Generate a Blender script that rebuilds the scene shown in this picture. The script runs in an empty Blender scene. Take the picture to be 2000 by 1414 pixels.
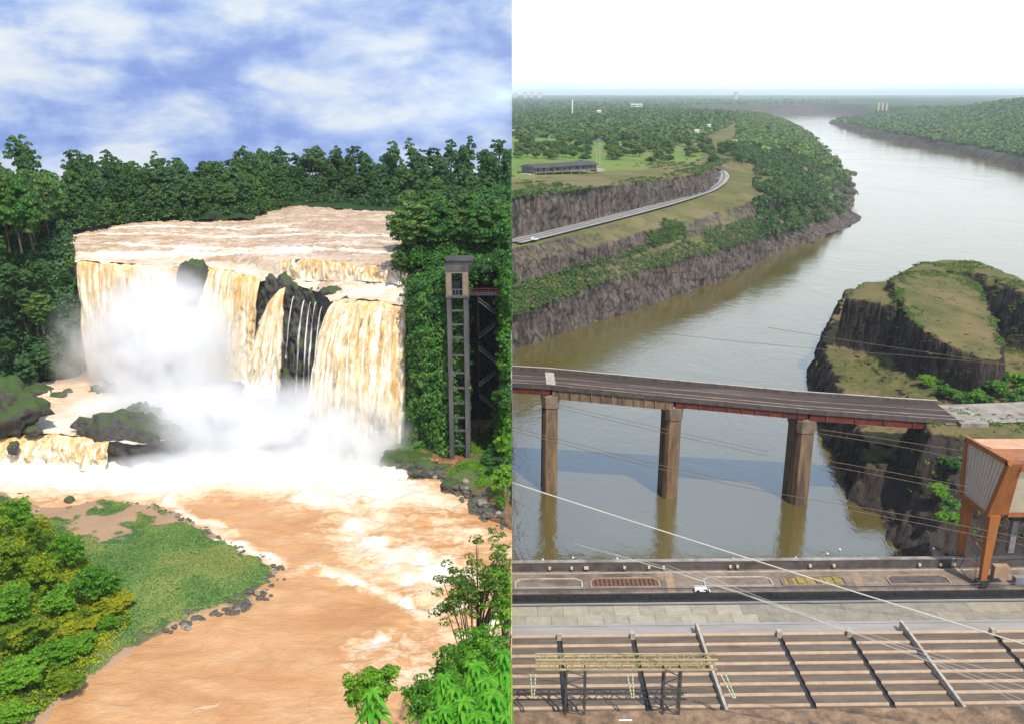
import bpy, bmesh, math, random
import numpy as np
from mathutils import Vector, Matrix

sc = bpy.context.scene
C = sc.collection
R = math.radians

# ------------------------------------------------------------------ camera
CAMZ = 120.0
TH = R(16.43)
FPX = 1770.0
cam_d = bpy.data.cameras.new('camera')
cam_d.sensor_width = 36.0
cam_d.lens = 36.0 * FPX / 2000.0
cam_d.clip_start = 0.5
cam_d.clip_end = 60000.0
cam = bpy.data.objects.new('camera', cam_d)
C.objects.link(cam)
cam.location = (0, 0, CAMZ)
cam.rotation_euler = (R(90) - TH, 0, 0)
sc.camera = cam

# ------------------------------------------------------------------ light
SUN_EL, SUN_AZ = R(56), R(153)          # azimuth clockwise from +Y (the viewing direction)
sun_dir = Vector((math.sin(SUN_AZ) * math.cos(SUN_EL), math.cos(SUN_AZ) * math.cos(SUN_EL), math.sin(SUN_EL)))
sun_d = bpy.data.lights.new('sun', 'SUN')
sun_d.energy = 4.8
sun_d.angle = R(0.6)
sun_d.color = (1.0, 0.94, 0.84)
sun = bpy.data.objects.new('sun', sun_d)
C.objects.link(sun)
sun.rotation_euler = (-sun_dir).to_track_quat('-Z', 'Y').to_euler()

world = bpy.data.worlds.new('World')
sc.world = world
world.use_nodes = True

sc.view_settings.view_transform = 'Standard'
sc.view_settings.look = 'None'
sc.view_settings.gamma = 1.0
sc.view_settings.exposure = 0.0
sc.view_settings.use_curve_mapping = False
cy = sc.cycles
cy.use_denoising = True
cy.max_bounces = 12
cy.diffuse_bounces = 3
cy.glossy_bounces = 3
cy.transmission_bounces = 4
cy.transparent_max_bounces = 12
cy.volume_bounces = 7
cy.volume_step_rate = 2.0
cy.volume_max_steps = 96
cy.caustics_reflective = False
cy.caustics_refractive = False


class NT:
    """tiny node-tree builder"""
    def __init__(s, tree):
        s.t = tree
        s.t.nodes.clear()

    def n(s, typ, **kw):
        nd = s.t.nodes.new(typ)
        for k, v in kw.items():
            if k == 'inp':
                for kk, vv in v.items():
                    if isinstance(vv, bpy.types.NodeSocket):
                        s.t.links.new(vv, nd.inputs[kk])
                    else:
                        nd.inputs[kk].default_value = vv
            else:
                setattr(nd, k, v)
        return nd

    def link(s, a, b):
        s.t.links.new(a, b)

    def math(s, op, a, b=None, c=None, clamp=False):
        nd = s.t.nodes.new('ShaderNodeMath')
        nd.operation = op
        nd.use_clamp = clamp
        for i, v in enumerate((a, b, c)):
            if v is None:
                continue
            if isinstance(v, bpy.types.NodeSocket):
                s.link(v, nd.inputs[i])
            else:
                nd.inputs[i].default_value = v
        return nd.outputs[0]

    def mix(s, fac, a, b, typ='RGBA', blend='MIX'):
        nd = s.t.nodes.new('ShaderNodeMix')
        nd.data_type = typ
        if typ == 'RGBA':
            nd.blend_type = blend
        ia, ib, o = {'RGBA': (6, 7, 2), 'FLOAT': (2, 3, 0), 'VECTOR': (4, 5, 1)}[typ]
        for i, v in ((0, fac), (ia, a), (ib, b)):
            if isinstance(v, bpy.types.NodeSocket):
                s.link(v, nd.inputs[i])
            elif typ == 'RGBA' and i != 0:
                nd.inputs[i].default_value = (*v, 1) if len(v) == 3 else v
            else:
                nd.inputs[i].default_value = v
        return nd.outputs[o]

    def ramp(s, fac, stops, interp='LINEAR'):
        nd = s.t.nodes.new('ShaderNodeValToRGB')
        nd.color_ramp.interpolation = interp
        el = nd.color_ramp.elements
        while len(el) > 1:
            el.remove(el[-1])
        for i, (p, c) in enumerate(stops):
            e = el[0] if i == 0 else el.new(p)
            e.position = p
            if not hasattr(c, '__len__'):
                c = (c, c, c)
            e.color = (*c, 1)
        s.link(fac, nd.inputs[0])
        return nd.outputs[0]

    def noise(s, vec, scale, detail=4, rough=0.55, dist=0.0):
        nd = s.t.nodes.new('ShaderNodeTexNoise')
        nd.inputs['Scale'].default_value = scale
        nd.inputs['Detail'].default_value = detail
        nd.inputs['Roughness'].default_value = rough
        nd.inputs['Distortion'].default_value = dist
        if vec is not None:
            s.link(vec, nd.inputs['Vector'])
        return nd.outputs['Fac']

    def mapping(s, vec, scale=(1, 1, 1), loc=(0, 0, 0), rot=(0, 0, 0)):
        nd = s.t.nodes.new('ShaderNodeMapping')
        nd.inputs['Scale'].default_value = scale
        nd.inputs['Location'].default_value = loc
        nd.inputs['Rotation'].default_value = rot
        s.link(vec, nd.inputs['Vector'])
        return nd.outputs[0]

    def bump(s, h, strength=0.5, dist=0.2):
        nd = s.t.nodes.new('ShaderNodeBump')
        nd.inputs['Strength'].default_value = strength
        nd.inputs['Distance'].default_value = dist
        s.link(h, nd.inputs['Height'])
        return nd.outputs[0]


# ------------------------------------------------------------------ sky
def build_sky():
    w = NT(world.node_tree)
    out = w.n('ShaderNodeOutputWorld')
    bg = w.n('ShaderNodeBackground')
    w.link(bg.outputs[0], out.inputs[0])
    tc = w.n('ShaderNodeTexCoord')
    d = tc.outputs['Generated']
    sky = w.n('ShaderNodeTexSky')
    sky.sky_type = 'NISHITA'
    sky.sun_disc = False
    sky.sun_elevation = SUN_EL
    sky.sun_rotation = SUN_AZ
    sky.air_density = 1.2
    sky.dust_density = 2.0
    skc = w.mix(1.0, sky.outputs[0], (0.085, 0.085, 0.085), blend='MULTIPLY')
    sep = w.n('ShaderNodeSeparateXYZ', inp={0: d})
    # broken cloud cover over the waterfall valley
    v1 = w.mapping(d, scale=(2.6, 2.6, 5.6), loc=(3.1, 0.4, 1.75))
    n1 = w.noise(v1, 3.6, 12, 0.58, 0.18)
    v2 = w.mapping(d, scale=(2.2, 2.2, 7.5), loc=(0.3, 5.2, 0.6))
    n2 = w.noise(v2, 1.5, 6, 0.5, 0.1)
    nn = w.math('ADD', w.math('MULTIPLY', n1, 0.56), w.math('MULTIPLY', n2, 0.44))
    clouds = w.ramp(nn, [(0.37, (0.19, 0.30, 0.79)), (0.435, (0.28, 0.41, 0.85)), (0.475, (0.41, 0.55, 0.94)),
                         (0.52, (0.60, 0.72, 0.98)), (0.565, (0.80, 0.88, 1.0)), (0.64, (0.96, 0.98, 1.0))])
    left = w.mix(0.12, clouds, skc)
    # thin bright haze over the big river
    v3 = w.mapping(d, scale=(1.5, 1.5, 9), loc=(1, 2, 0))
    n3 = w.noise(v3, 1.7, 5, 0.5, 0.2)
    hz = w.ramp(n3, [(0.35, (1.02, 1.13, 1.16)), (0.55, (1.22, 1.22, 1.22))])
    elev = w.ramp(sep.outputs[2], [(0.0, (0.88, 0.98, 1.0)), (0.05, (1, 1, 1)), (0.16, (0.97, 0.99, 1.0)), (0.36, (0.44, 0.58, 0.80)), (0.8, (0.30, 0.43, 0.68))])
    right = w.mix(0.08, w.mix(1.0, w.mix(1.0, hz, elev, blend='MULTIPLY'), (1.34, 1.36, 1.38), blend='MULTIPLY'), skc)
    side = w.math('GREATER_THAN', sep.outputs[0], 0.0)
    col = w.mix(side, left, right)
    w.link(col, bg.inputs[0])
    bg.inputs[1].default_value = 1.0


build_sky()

# ------------------------------------------------------------------ projection helpers (used to survey positions)
CT, ST = math.cos(TH), math.sin(TH)


def ray(px, py):
    xc = (px - 1000.0) / FPX
    yc = (707.0 - py) / FPX
    return np.array((xc, CT + yc * ST, -ST + yc * CT))


def pt(px, py, z=None, y=None):
    d = ray(px, py)
    t = (z - CAMZ) / d[2] if z is not None else y / d[1]
    return np.array((0, 0, CAMZ)) + d * t


def proj(p):
    """world -> photo pixel"""
    x, y, z = p[0], p[1], p[2] - CAMZ
    f = y * CT - z * ST
    u = y * ST + z * CT
    return 1000 + FPX * x / f, 707 - FPX * u / f


# ------------------------------------------------------------------ numpy noise
def _h(i, j, k, seed):
    n = (i * 374761393 + j * 668265263 + k * 2147483647 + seed * 1274126177) & 0xFFFFFFFF
    n = ((n ^ (n >> 13)) * 1274126177) & 0xFFFFFFFF
    n = ((n ^ (n >> 16)) * 2246822519) & 0xFFFFFFFF
    return ((n ^ (n >> 15)) & 0xFFFFFF) / float(0xFFFFFF)


def vnoise(P, seed=0):
    P = np.asarray(P, float)
    I = np.floor(P).astype(np.int64)
    f = P - I
    f = f * f * (3 - 2 * f)
    i, j, k = I[..., 0], I[..., 1], I[..., 2]
    r = 0
    for a in (0, 1):
        wa = f[..., 0] if a else 1 - f[..., 0]
        for b in (0, 1):
            wb = f[..., 1] if b else 1 - f[..., 1]
            for c in (0, 1):
                wc = f[..., 2] if c else 1 - f[..., 2]
                r = r + wa * wb * wc * _h(i + a, j + b, k + c, seed)
    return r * 2 - 1


def cell(P, seed=0):
    I = np.floor(np.asarray(P, float)).astype(np.int64)
    return _h(I[..., 0], I[..., 1], I[..., 2], seed) * 2 - 1


def fbm(P, octv=4, seed=0, gain=0.5):
    P = np.asarray(P, float)
    r, a = 0, 1.0
    for o in range(octv):
        r = r + a * vnoise(P * (2.03 ** o) + o * 17.3, seed + o)
        a *= gain
    return r


def sstep(a, b, x):
    t = np.clip((x - a) / (b - a), 0, 1)
    return t * t * (3 - 2 * t)


def sdist(P, poly):
    """signed distance of Nx2 points to a polygon, positive inside"""
    P = np.asarray(P, float)
    poly = np.asarray(poly, float)
    best = np.full(len(P), 1e18)
    inside = np.zeros(len(P), bool)
    n = len(poly)
    for i in range(n):
        a, b = poly[i], poly[(i + 1) % n]
        ab = b - a
        t = np.clip(((P - a) @ ab) / max(ab @ ab, 1e-12), 0, 1)
        q = P - a - t[:, None] * ab
        best = np.minimum(best, (q * q).sum(1))
        cond = (a[1] > P[:, 1]) != (b[1] > P[:, 1])
        with np.errstate(divide='ignore', invalid='ignore'):
            xi = (b[0] - a[0]) * (P[:, 1] - a[1]) / (b[1] - a[1] + 1e-30) + a[0]
        inside ^= cond & (P[:, 0] < xi)
    d = np.sqrt(best)
    return np.where(inside, d, -d)


def ldist(P, line):
    P = np.asarray(P, float)
    line = np.asarray(line, float)
    best = np.full(len(P), 1e18)
    for a, b in zip(line[:-1], line[1:]):
        ab = b - a
        t = np.clip(((P - a) @ ab) / max(ab @ ab, 1e-12), 0, 1)
        q = P - a - t[:, None] * ab
        best = np.minimum(best, (q * q).sum(1))
    return np.sqrt(best)


# ------------------------------------------------------------------ mesh helpers
def mesh(name, V, Fc, mats, mi=None, smooth=False, uv=None, attrs=None):
    """V Nx3; Fc array Mx3/Mx4 or list of lists"""
    me = bpy.data.meshes.new(name)
    V = np.asarray(V, np.float32)
    if isinstance(Fc, np.ndarray):
        M, k = Fc.shape
        me.vertices.add(len(V))
        me.vertices.foreach_set('co', V.ravel())
        me.loops.add(M * k)
        me.loops.foreach_set('vertex_index', Fc.astype(np.int32).ravel())
        me.polygons.add(M)
        me.polygons.foreach_set('loop_start', np.arange(0, M * k, k, dtype=np.int32))
        me.polygons.foreach_set('loop_total', np.full(M, k, np.int32))
    else:
        me.from_pydata([tuple(map(float, v)) for v in V], [], [tuple(int(i) for i in f) for f in Fc])
        M = len(Fc)
    for m in (mats if isinstance(mats, (list, tuple)) else [mats]):
        me.materials.append(m)
    if mi is not None:
        me.polygons.foreach_set('material_index', np.asarray(mi, np.int32))
    me.update(calc_edges=True)
    if smooth:
        me.polygons.foreach_set('use_smooth', np.ones(M, bool))
    if uv is not None:
        l = me.uv_layers.new(name='UVMap')
        vi = np.empty(len(me.loops), np.int32)
        me.loops.foreach_get('vertex_index', vi)
        l.data.foreach_set('uv', np.asarray(uv, np.float32)[vi].ravel())
    for k_, a in (attrs or {}).items():
        at = me.attributes.new(k_, 'FLOAT', 'POINT')
        at.data.foreach_set('value', np.asarray(a, np.float32).ravel())
    return me


def put(name, me, parent=None, loc=(0, 0, 0), **props):
    o = bpy.data.objects.new(name, me)
    C.objects.link(o)
    o.location = loc
    if parent is not None:
        o.parent = parent
    for k, v in props.items():
        o[k] = v
    return o


def thing(name, label, cat, loc=(0, 0, 0), group=None, rz=0.0):
    o = bpy.data.objects.new(name, None)
    C.objects.link(o)
    o.location = [float(v) for v in loc]
    o.rotation_euler = (0, 0, rz)
    o.empty_display_size = 0.3
    o['label'] = label
    o['category'] = cat
    if group:
        o['group'] = group
    return o


def tag(o, label, cat, group=None):
    o['label'] = label
    o['category'] = cat
    if group:
        o['group'] = group
    return o


def grid_faces(nu, nv):
    i = np.arange(nu - 1)[:, None] * nv + np.arange(nv - 1)[None]
    i = i.ravel()
    return np.stack([i, i + nv, i + nv + 1, i + 1], 1)


class MB:
    """collects boxes, bars and tubes into one mesh"""
    def __init__(s):
        s.v, s.f = [], []

    def add(s, V, Fc):
        b = len(s.v)
        s.v += [tuple(map(float, p)) for p in V]
        s.f += [tuple(int(i) + b for i in f) for f in Fc]
        return s

    BF = [(0, 3, 2, 1), (4, 5, 6, 7), (0, 1, 5, 4), (1, 2, 6, 5), (2, 3, 7, 6), (3, 0, 4, 7)]

    def hexa(s, p8):
        return s.add(p8, s.BF)

    def box(s, x0, x1, y0, y1, z0, z1):
        return s.hexa([(x0, y0, z0), (x1, y0, z0), (x1, y1, z0), (x0, y1, z0), (x0, y0, z1), (x1, y0, z1), (x1, y1, z1), (x0, y1, z1)])

    def bar(s, a, b, w, h=None, up=(0, 0, 1)):
        a, b = np.asarray(a, float), np.asarray(b, float)
        h = h or w
        d = (b - a) / max(np.linalg.norm(b - a), 1e-9)
        up = np.asarray(up, float)
        if abs(d @ up) > 0.98:
            up = np.array((0, 1.0, 0))
        r = np.cross(d, up)
        r /= np.linalg.norm(r)
        u = np.cross(r, d)
        r, u = r * w / 2, u * h / 2
        return s.hexa([a - r - u, a + r - u, b + r - u, b - r - u, a - r + u, a + r + u, b + r + u, b - r + u])

    def tube(s, pts, rad, n=6, cap=True):
        pts = [np.asarray(p, float) for p in pts]
        if not hasattr(rad, '__len__'):
            rad = [rad] * len(pts)
        V, Fc = [], []
        for i, p in enumerate(pts):
            a = pts[max(i - 1, 0)]
            b = pts[min(i + 1, len(pts) - 1)]
            d = (b - a) / max(np.linalg.norm(b - a), 1e-9)
            ref = np.array((1.0, 0, 0)) if abs(d[0]) < 0.8 else np.array((0, 1.0, 0))
            u = np.cross(d, ref)
            u /= np.linalg.norm(u)
            w = np.cross(d, u)
            for k in range(n):
                t = 2 * math.pi * k / n
                V.append(p + rad[i] * (math.cos(t) * u + math.sin(t) * w))
        for i in range(len(pts) - 1):
            for k in range(n):
                Fc.append((i * n + k, i * n + (k + 1) % n, (i + 1) * n + (k + 1) % n, (i + 1) * n + k))
        if cap:
            Fc.append(tuple(range(n))[::-1])
            Fc.append(tuple(range((len(pts) - 1) * n, len(pts) * n)))
        return s.add(V, Fc)

    def build(s, name, mat, parent=None, origin=None, smooth=False, **props):
        V = np.asarray(s.v, float)
        if origin is None and parent is not None:
            q = parent
            while q.parent is not None:
                q = q.parent
            origin = q.location
        if origin is not None:
            V = V - np.asarray(origin, float)
        o = put(name, mesh(name, V, s.f, mat, smooth=smooth), parent, **props)
        return o
# ------------------------------------------------------------------ materials
MT = {}


def new_mat(name):
    m = bpy.data.materials.new(name)
    m.use_nodes = True
    t = NT(m.node_tree)
    out = t.n('ShaderNodeOutputMaterial')
    return m, t, out


def principled(t, out, base, rough=0.8, normal=None, spec=0.3, metal=0.0):
    b = t.n('ShaderNodeBsdfPrincipled')
    for k, v in (('Base Color', base), ('Roughness', rough), ('Specular IOR Level', spec), ('Metallic', metal), ('Normal', normal)):
        if v is None:
            continue
        if isinstance(v, bpy.types.NodeSocket):
            t.link(v, b.inputs[k])
        elif k == 'Base Color':
            b.inputs[k].default_value = (*v, 1)
        else:
            b.inputs[k].default_value = v
    t.link(b.outputs[0], out.inputs[0])
    return b


def m_plain(name, c1, c2, scale=1.0, rough=0.8, stretch=(1, 1, 1), bump=0.3, bdist=0.05, spec=0.25, metal=0.0, spots=None):
    """weathered surface: two tones by noise, blotches and fine bump"""
    m, t, out = new_mat(name)
    tc = t.n('ShaderNodeTexCoord').outputs['Object']
    v = t.mapping(tc, scale=stretch)
    n1 = t.noise(v, scale, 8, 0.62, 0.3)
    n2 = t.noise(v, scale * 6.3, 4, 0.6)
    f = t.math('ADD', t.math('MULTIPLY', n1, 0.75), t.math('MULTIPLY', n2, 0.25))
    col = t.ramp(f, [(0.36, c1), (0.64, c2)])
    if spots:
        n3 = t.noise(v, scale * 0.45, 6, 0.6, 0.5)
        col = t.mix(t.ramp(n3, [(0.5, 0.0), (0.66, 0.8)]), col, spots)
    principled(t, out, col, rough, t.bump(f, bump, bdist), spec, metal)
    MT[name] = m
    return m


def m_leaf(name, dark, mid, light, yellow=None, trans=0.3, scale=0.35, rough=0.5):
    m, t, out = new_mat(name)
    geo = t.n('ShaderNodeNewGeometry')
    oi = t.n('ShaderNodeObjectInfo')
    tc = t.n('ShaderNodeTexCoord')
    n1 = t.noise(geo.outputs['Position'], scale, 3, 0.6)
    f = t.math('ADD', t.math('MULTIPLY', geo.outputs['Random Per Island'], 0.45), t.math('MULTIPLY', n1, 0.7))
    f = t.math('ADD', f, t.math('MULTIPLY', t.math('SUBTRACT', oi.outputs['Random'], 0.5), 0.35))
    col = t.ramp(f, [(0.25, dark), (0.55, mid), (0.85, light)])
    if yellow:
        col = t.mix(t.math('MULTIPLY', t.ramp(t.noise(geo.outputs['Position'], scale * 0.5, 2), [(0.5, 0.0), (0.62, 1.0)]), 0.8), col, yellow)
    dif = t.n('ShaderNodeBsdfPrincipled')
    t.link(col, dif.inputs['Base Color'])
    dif.inputs['Roughness'].default_value = rough
    dif.inputs['Specular IOR Level'].default_value = 0.25
    tr = t.n('ShaderNodeBsdfTranslucent')
    t.link(t.mix(0.5, col, (light[0] * 1.2, light[1] * 1.25, light[2] * 0.6)), tr.inputs[0])
    mx = t.n('ShaderNodeMixShader')
    mx.inputs[0].default_value = trans
    t.link(dif.outputs[0], mx.inputs[1])
    t.link(tr.outputs[0], mx.inputs[2])
    t.link(mx.outputs[0], out.inputs[0])
    MT[name] = m
    return m


def m_ground(name, rock1, rock2, grass1, grass2, dry, lo=0.55, hi=0.8, scale=0.15, columns=0.0, gnoise=0.35, bdist=0.5, zrock=None, mud=None):
    """rock where steep, grass where flat, broken up by noise; optional vertical jointing"""
    m, t, out = new_mat(name)
    geo = t.n('ShaderNodeNewGeometry')
    P = geo.outputs['Position']
    nz = t.n('ShaderNodeSeparateXYZ', inp={0: geo.outputs['Normal']}).outputs[2]
    n1 = t.noise(P, scale, 8, 0.62, 0.4)
    n2 = t.noise(P, scale * 7, 6, 0.65)
    n3 = t.noise(P, scale * 0.35, 4, 0.55)
    vc = t.mapping(P, scale=(1, 1, 0.12))
    n4 = t.noise(vc, scale * 5, 6, 0.62, 0.2)
    rf = t.math('ADD', t.math('MULTIPLY', n4, 0.6 if columns else 0.2), t.math('MULTIPLY', n2, 0.4 if columns else 0.8))
    rock = t.ramp(rf, [(0.34, rock1), (0.66, rock2)])
    vo = t.n('ShaderNodeTexVoronoi', feature='DISTANCE_TO_EDGE', inp={'Vector': t.mapping(P, scale=(1, 1, 0.42 if columns else 0.8)), 'Scale': scale * 3.2})
    crk = t.ramp(vo.outputs['Distance'], [(0.0, 0.35), (0.09, 1.0)])
    rock = t.mix(1.0, rock, crk, blend='MULTIPLY')
    rf = t.math('ADD', rf, t.math('MULTIPLY', crk, 0.35))
    gr = t.ramp(t.math('ADD', t.math('MULTIPLY', n1, 0.55), t.math('MULTIPLY', n2, 0.45)), [(0.36, grass1), (0.64, grass2)])
    gr = t.mix(t.ramp(n3, [(0.46, 0.0), (0.6, 0.85)]), gr, dry)
    f = t.math('ADD', nz, t.math('MULTIPLY', t.math('SUBTRACT', n1, 0.5), gnoise * 2))
    fac = t.n('ShaderNodeMapRange', inp={0: f, 1: lo, 2: hi})
    fo = fac.outputs[0]
    if zrock is not None:
        pz = t.n('ShaderNodeSeparateXYZ', inp={0: P}).outputs[2]
        zr = t.n('ShaderNodeMapRange', inp={0: t.math('ADD', pz, t.math('MULTIPLY', n1, 8.0)), 1: zrock + 2.0, 2: zrock + 6.0})
        fo = t.math('MULTIPLY', fo, zr.outputs[0])
    col = t.mix(fo, rock, gr)
    if mud:
        ma = t.n('ShaderNodeAttribute', attribute_name='mud').outputs['Fac']
        mf = t.ramp(t.math('ADD', ma, t.math('MULTIPLY', t.math('SUBTRACT', n1, 0.5), 1.6)), [(0.42, 0.0), (0.58, 1.0)])
        col = t.mix(mf, col, t.mix(n2, mud, tuple(c * 1.45 for c in mud)))
    h = t.math('ADD', rf, t.math('MULTIPLY', n1, 0.6))
    principled(t, out, col, 0.92, t.bump(h, 0.7, bdist), 0.15)
    MT[name] = m
    return m


m_leaf('leaf_forest', (0.018, 0.055, 0.013), (0.056, 0.132, 0.028), (0.135, 0.225, 0.045), trans=0.28, scale=0.12)
m_leaf('leaf_blue', (0.013, 0.047, 0.016), (0.040, 0.110, 0.034), (0.095, 0.185, 0.055), trans=0.25, scale=0.12)
m_leaf('leaf_lush', (0.018, 0.070, 0.014), (0.052, 0.165, 0.026), (0.12, 0.27, 0.035), trans=0.3, scale=0.25)
m_leaf('leaf_bank', (0.040, 0.115, 0.008), (0.14, 0.26, 0.012), (0.42, 0.48, 0.02), yellow=(0.44, 0.42, 0.02), trans=0.4, scale=0.2)
m_leaf('leaf_near', (0.025, 0.10, 0.008), (0.085, 0.25, 0.014), (0.22, 0.42, 0.024), trans=0.35, scale=0.6)
m_leaf('leaf_bright', (0.04, 0.20, 0.012), (0.09, 0.34, 0.02), (0.20, 0.48, 0.03), trans=0.4, scale=1.5)
m_leaf('leaf_blossom', (0.03, 0.09, 0.01), (0.08, 0.17, 0.02), (0.45, 0.42, 0.10), trans=0.3, scale=0.8)
m_leaf('leaf_plain', (0.018, 0.055, 0.012), (0.055, 0.115, 0.020), (0.13, 0.195, 0.032), trans=0.2, scale=0.035)
m_leaf('leaf_plain_warm', (0.030, 0.080, 0.010), (0.070, 0.140, 0.016), (0.12, 0.19, 0.022), trans=0.25, scale=0.02)
m_leaf('leaf_grass', (0.075, 0.17, 0.05), (0.18, 0.32, 0.08), (0.36, 0.46, 0.13), yellow=(0.34, 0.37, 0.11), trans=0.3, scale=0.13)
m_plain('bark', (0.05, 0.035, 0.025), (0.14, 0.10, 0.07), 2.0, 0.9, (1, 1, 0.25))
m_plain('bark_pale', (0.10, 0.075, 0.05), (0.24, 0.19, 0.14), 2.0, 0.9, (1, 1, 0.25))

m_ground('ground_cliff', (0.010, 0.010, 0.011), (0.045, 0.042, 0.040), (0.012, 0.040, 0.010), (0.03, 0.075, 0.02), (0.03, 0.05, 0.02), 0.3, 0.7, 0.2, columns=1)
m_ground('ground_meadow', (0.12, 0.085, 0.055), (0.26, 0.18, 0.12), (0.035, 0.085, 0.025), (0.07, 0.14, 0.04), (0.11, 0.12, 0.05), 0.5, 1.0, 0.3, bdist=0.15, mud=(0.30, 0.19, 0.115))
m_ground('ground_shore', (0.05, 0.042, 0.035), (0.15, 0.115, 0.085), (0.06, 0.11, 0.025), (0.12, 0.17, 0.04), (0.26, 0.10, 0.045), 0.6, 0.95, 0.3, bdist=0.3)
m_ground('ground_bank', (0.024, 0.018, 0.016), (0.17, 0.135, 0.108), (0.080, 0.088, 0.022), (0.150, 0.138, 0.040), (0.19, 0.15, 0.07), 0.70, 0.96, 0.06, columns=1, bdist=1.2, zrock=14)
m_ground('ground_hill', (0.014, 0.011, 0.010), (0.070, 0.054, 0.044), (0.060, 0.072, 0.018), (0.15, 0.13, 0.045), (0.18, 0.13, 0.055), 0.62, 0.92, 0.10, columns=1, bdist=0.8, mud=(0.040, 0.032, 0.027))
m_ground('ground_plain', (0.06, 0.05, 0.03), (0.14, 0.11, 0.06), (0.075, 0.14, 0.02), (0.15, 0.23, 0.035), (0.18, 0.19, 0.05), 0.2, 0.5, 0.03, bdist=0.5)
m_ground('ground_far', (0.060, 0.045, 0.036), (0.12, 0.090, 0.070), (0.025, 0.06, 0.02), (0.05, 0.09, 0.03), (0.06, 0.09, 0.03), 0.93, 0.99, 0.008, gnoise=0.06, bdist=1.0)


def m_rock(name, c1, c2, moss, mossamt=0.5, scale=0.7):
    m, t, out = new_mat(name)
    geo = t.n('ShaderNodeNewGeometry')
    P = geo.outputs['Position']
    nz = t.n('ShaderNodeSeparateXYZ', inp={0: geo.outputs['Normal']}).outputs[2]
    n1 = t.noise(P, scale, 8, 0.65, 0.3)
    n2 = t.noise(P, scale * 5, 5, 0.6)
    col = t.ramp(t.math('ADD', t.math('MULTIPLY', n1, 0.6), t.math('MULTIPLY', n2, 0.4)), [(0.35, c1), (0.65, c2)])
    f = t.math('ADD', nz, t.math('MULTIPLY', t.math('SUBTRACT', n1, 0.5), 1.6))
    fac = t.n('ShaderNodeMapRange', inp={0: f, 1: 1.0 - mossamt, 2: 1.25 - mossamt})
    mc = t.mix(n2, tuple(x * 0.6 for x in moss), tuple(x * 1.5 for x in moss))
    col = t.mix(fac.outputs[0], col, mc)
    principled(t, out, col, 0.75, t.bump(t.math('ADD', n1, t.math('MULTIPLY', n2, 0.4)), 0.8, 0.4), 0.35)
    MT[name] = m
    return m


m_rock('rock_wet', (0.022, 0.021, 0.020), (0.125, 0.115, 0.100), (0.055, 0.085, 0.024), 0.62)
m_rock('rock_mossy', (0.025, 0.024, 0.02), (0.11, 0.10, 0.08), (0.045, 0.080, 0.016), 0.72)
m_rock('rock_shore', (0.06, 0.05, 0.045), (0.20, 0.165, 0.14), (0.05, 0.08, 0.02), 0.2, 1.4)
m_rock('rock_pale', (0.18, 0.15, 0.12), (0.42, 0.37, 0.32), (0.06, 0.09, 0.03), 0.1, 1.4)


def m_mud_water():
    """silt-laden river: brown body with foam given by the mesh attribute"""
    m, t, out = new_mat('water_mud')
    geo = t.n('ShaderNodeNewGeometry')
    P = geo.outputs['Position']
    at = t.n('ShaderNodeAttribute', attribute_name='foam').outputs['Fac']
    fl = t.n('ShaderNodeAttribute', attribute_name='flow').outputs['Vector']
    v = t.mapping(P, scale=(0.55, 1.25, 0.6), rot=(0, 0, R(22)))
    n1 = t.noise(v, 0.50, 10, 0.70, 0.9)
    n2 = t.noise(v, 0.10, 6, 0.6, 0.6)
    n3 = t.noise(v, 2.6, 6, 0.65, 0.4)
    nf = t.math('ADD', t.math('MULTIPLY', n1, 0.6), t.math('ADD', t.math('MULTIPLY', n3, 0.28), t.math('MULTIPLY', n2, 0.12)))
    nfn = t.n('ShaderNodeMapRange', inp={0: nf, 1: 0.34, 2: 0.66}).outputs[0]
    x = t.math('ADD', nfn, t.math('SUBTRACT', t.math('MULTIPLY', at, 1.22), 0.86))
    foam = t.ramp(x, [(0.0, 0.0), (0.12, 0.35), (0.34, 0.75), (0.62, 1.0)])
    mud = t.ramp(n2, [(0.3, (0.50, 0.245, 0.10)), (0.52, (0.61, 0.34, 0.155)), (0.72, (0.66, 0.41, 0.22))])
    mud = t.mix(t.ramp(n1, [(0.35, 0.45), (0.6, 0.0)]), mud, (0.46, 0.185, 0.05))
    fc = t.mix(t.ramp(at, [(0.5, 0.0), (0.95, 1.0)]), (0.76, 0.57, 0.36), (0.80, 0.75, 0.68))
    col = t.mix(foam, mud, fc)
    h = t.math('ADD', t.math('MULTIPLY', n1, 0.7), t.math('MULTIPLY', n3, 0.3))
    ro = t.mix(foam, 0.32, 0.8, 'FLOAT')
    principled(t, out, col, ro, t.bump(h, 0.8, 0.7), 0.35)
    MT['water_mud'] = m


m_mud_water()


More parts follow.
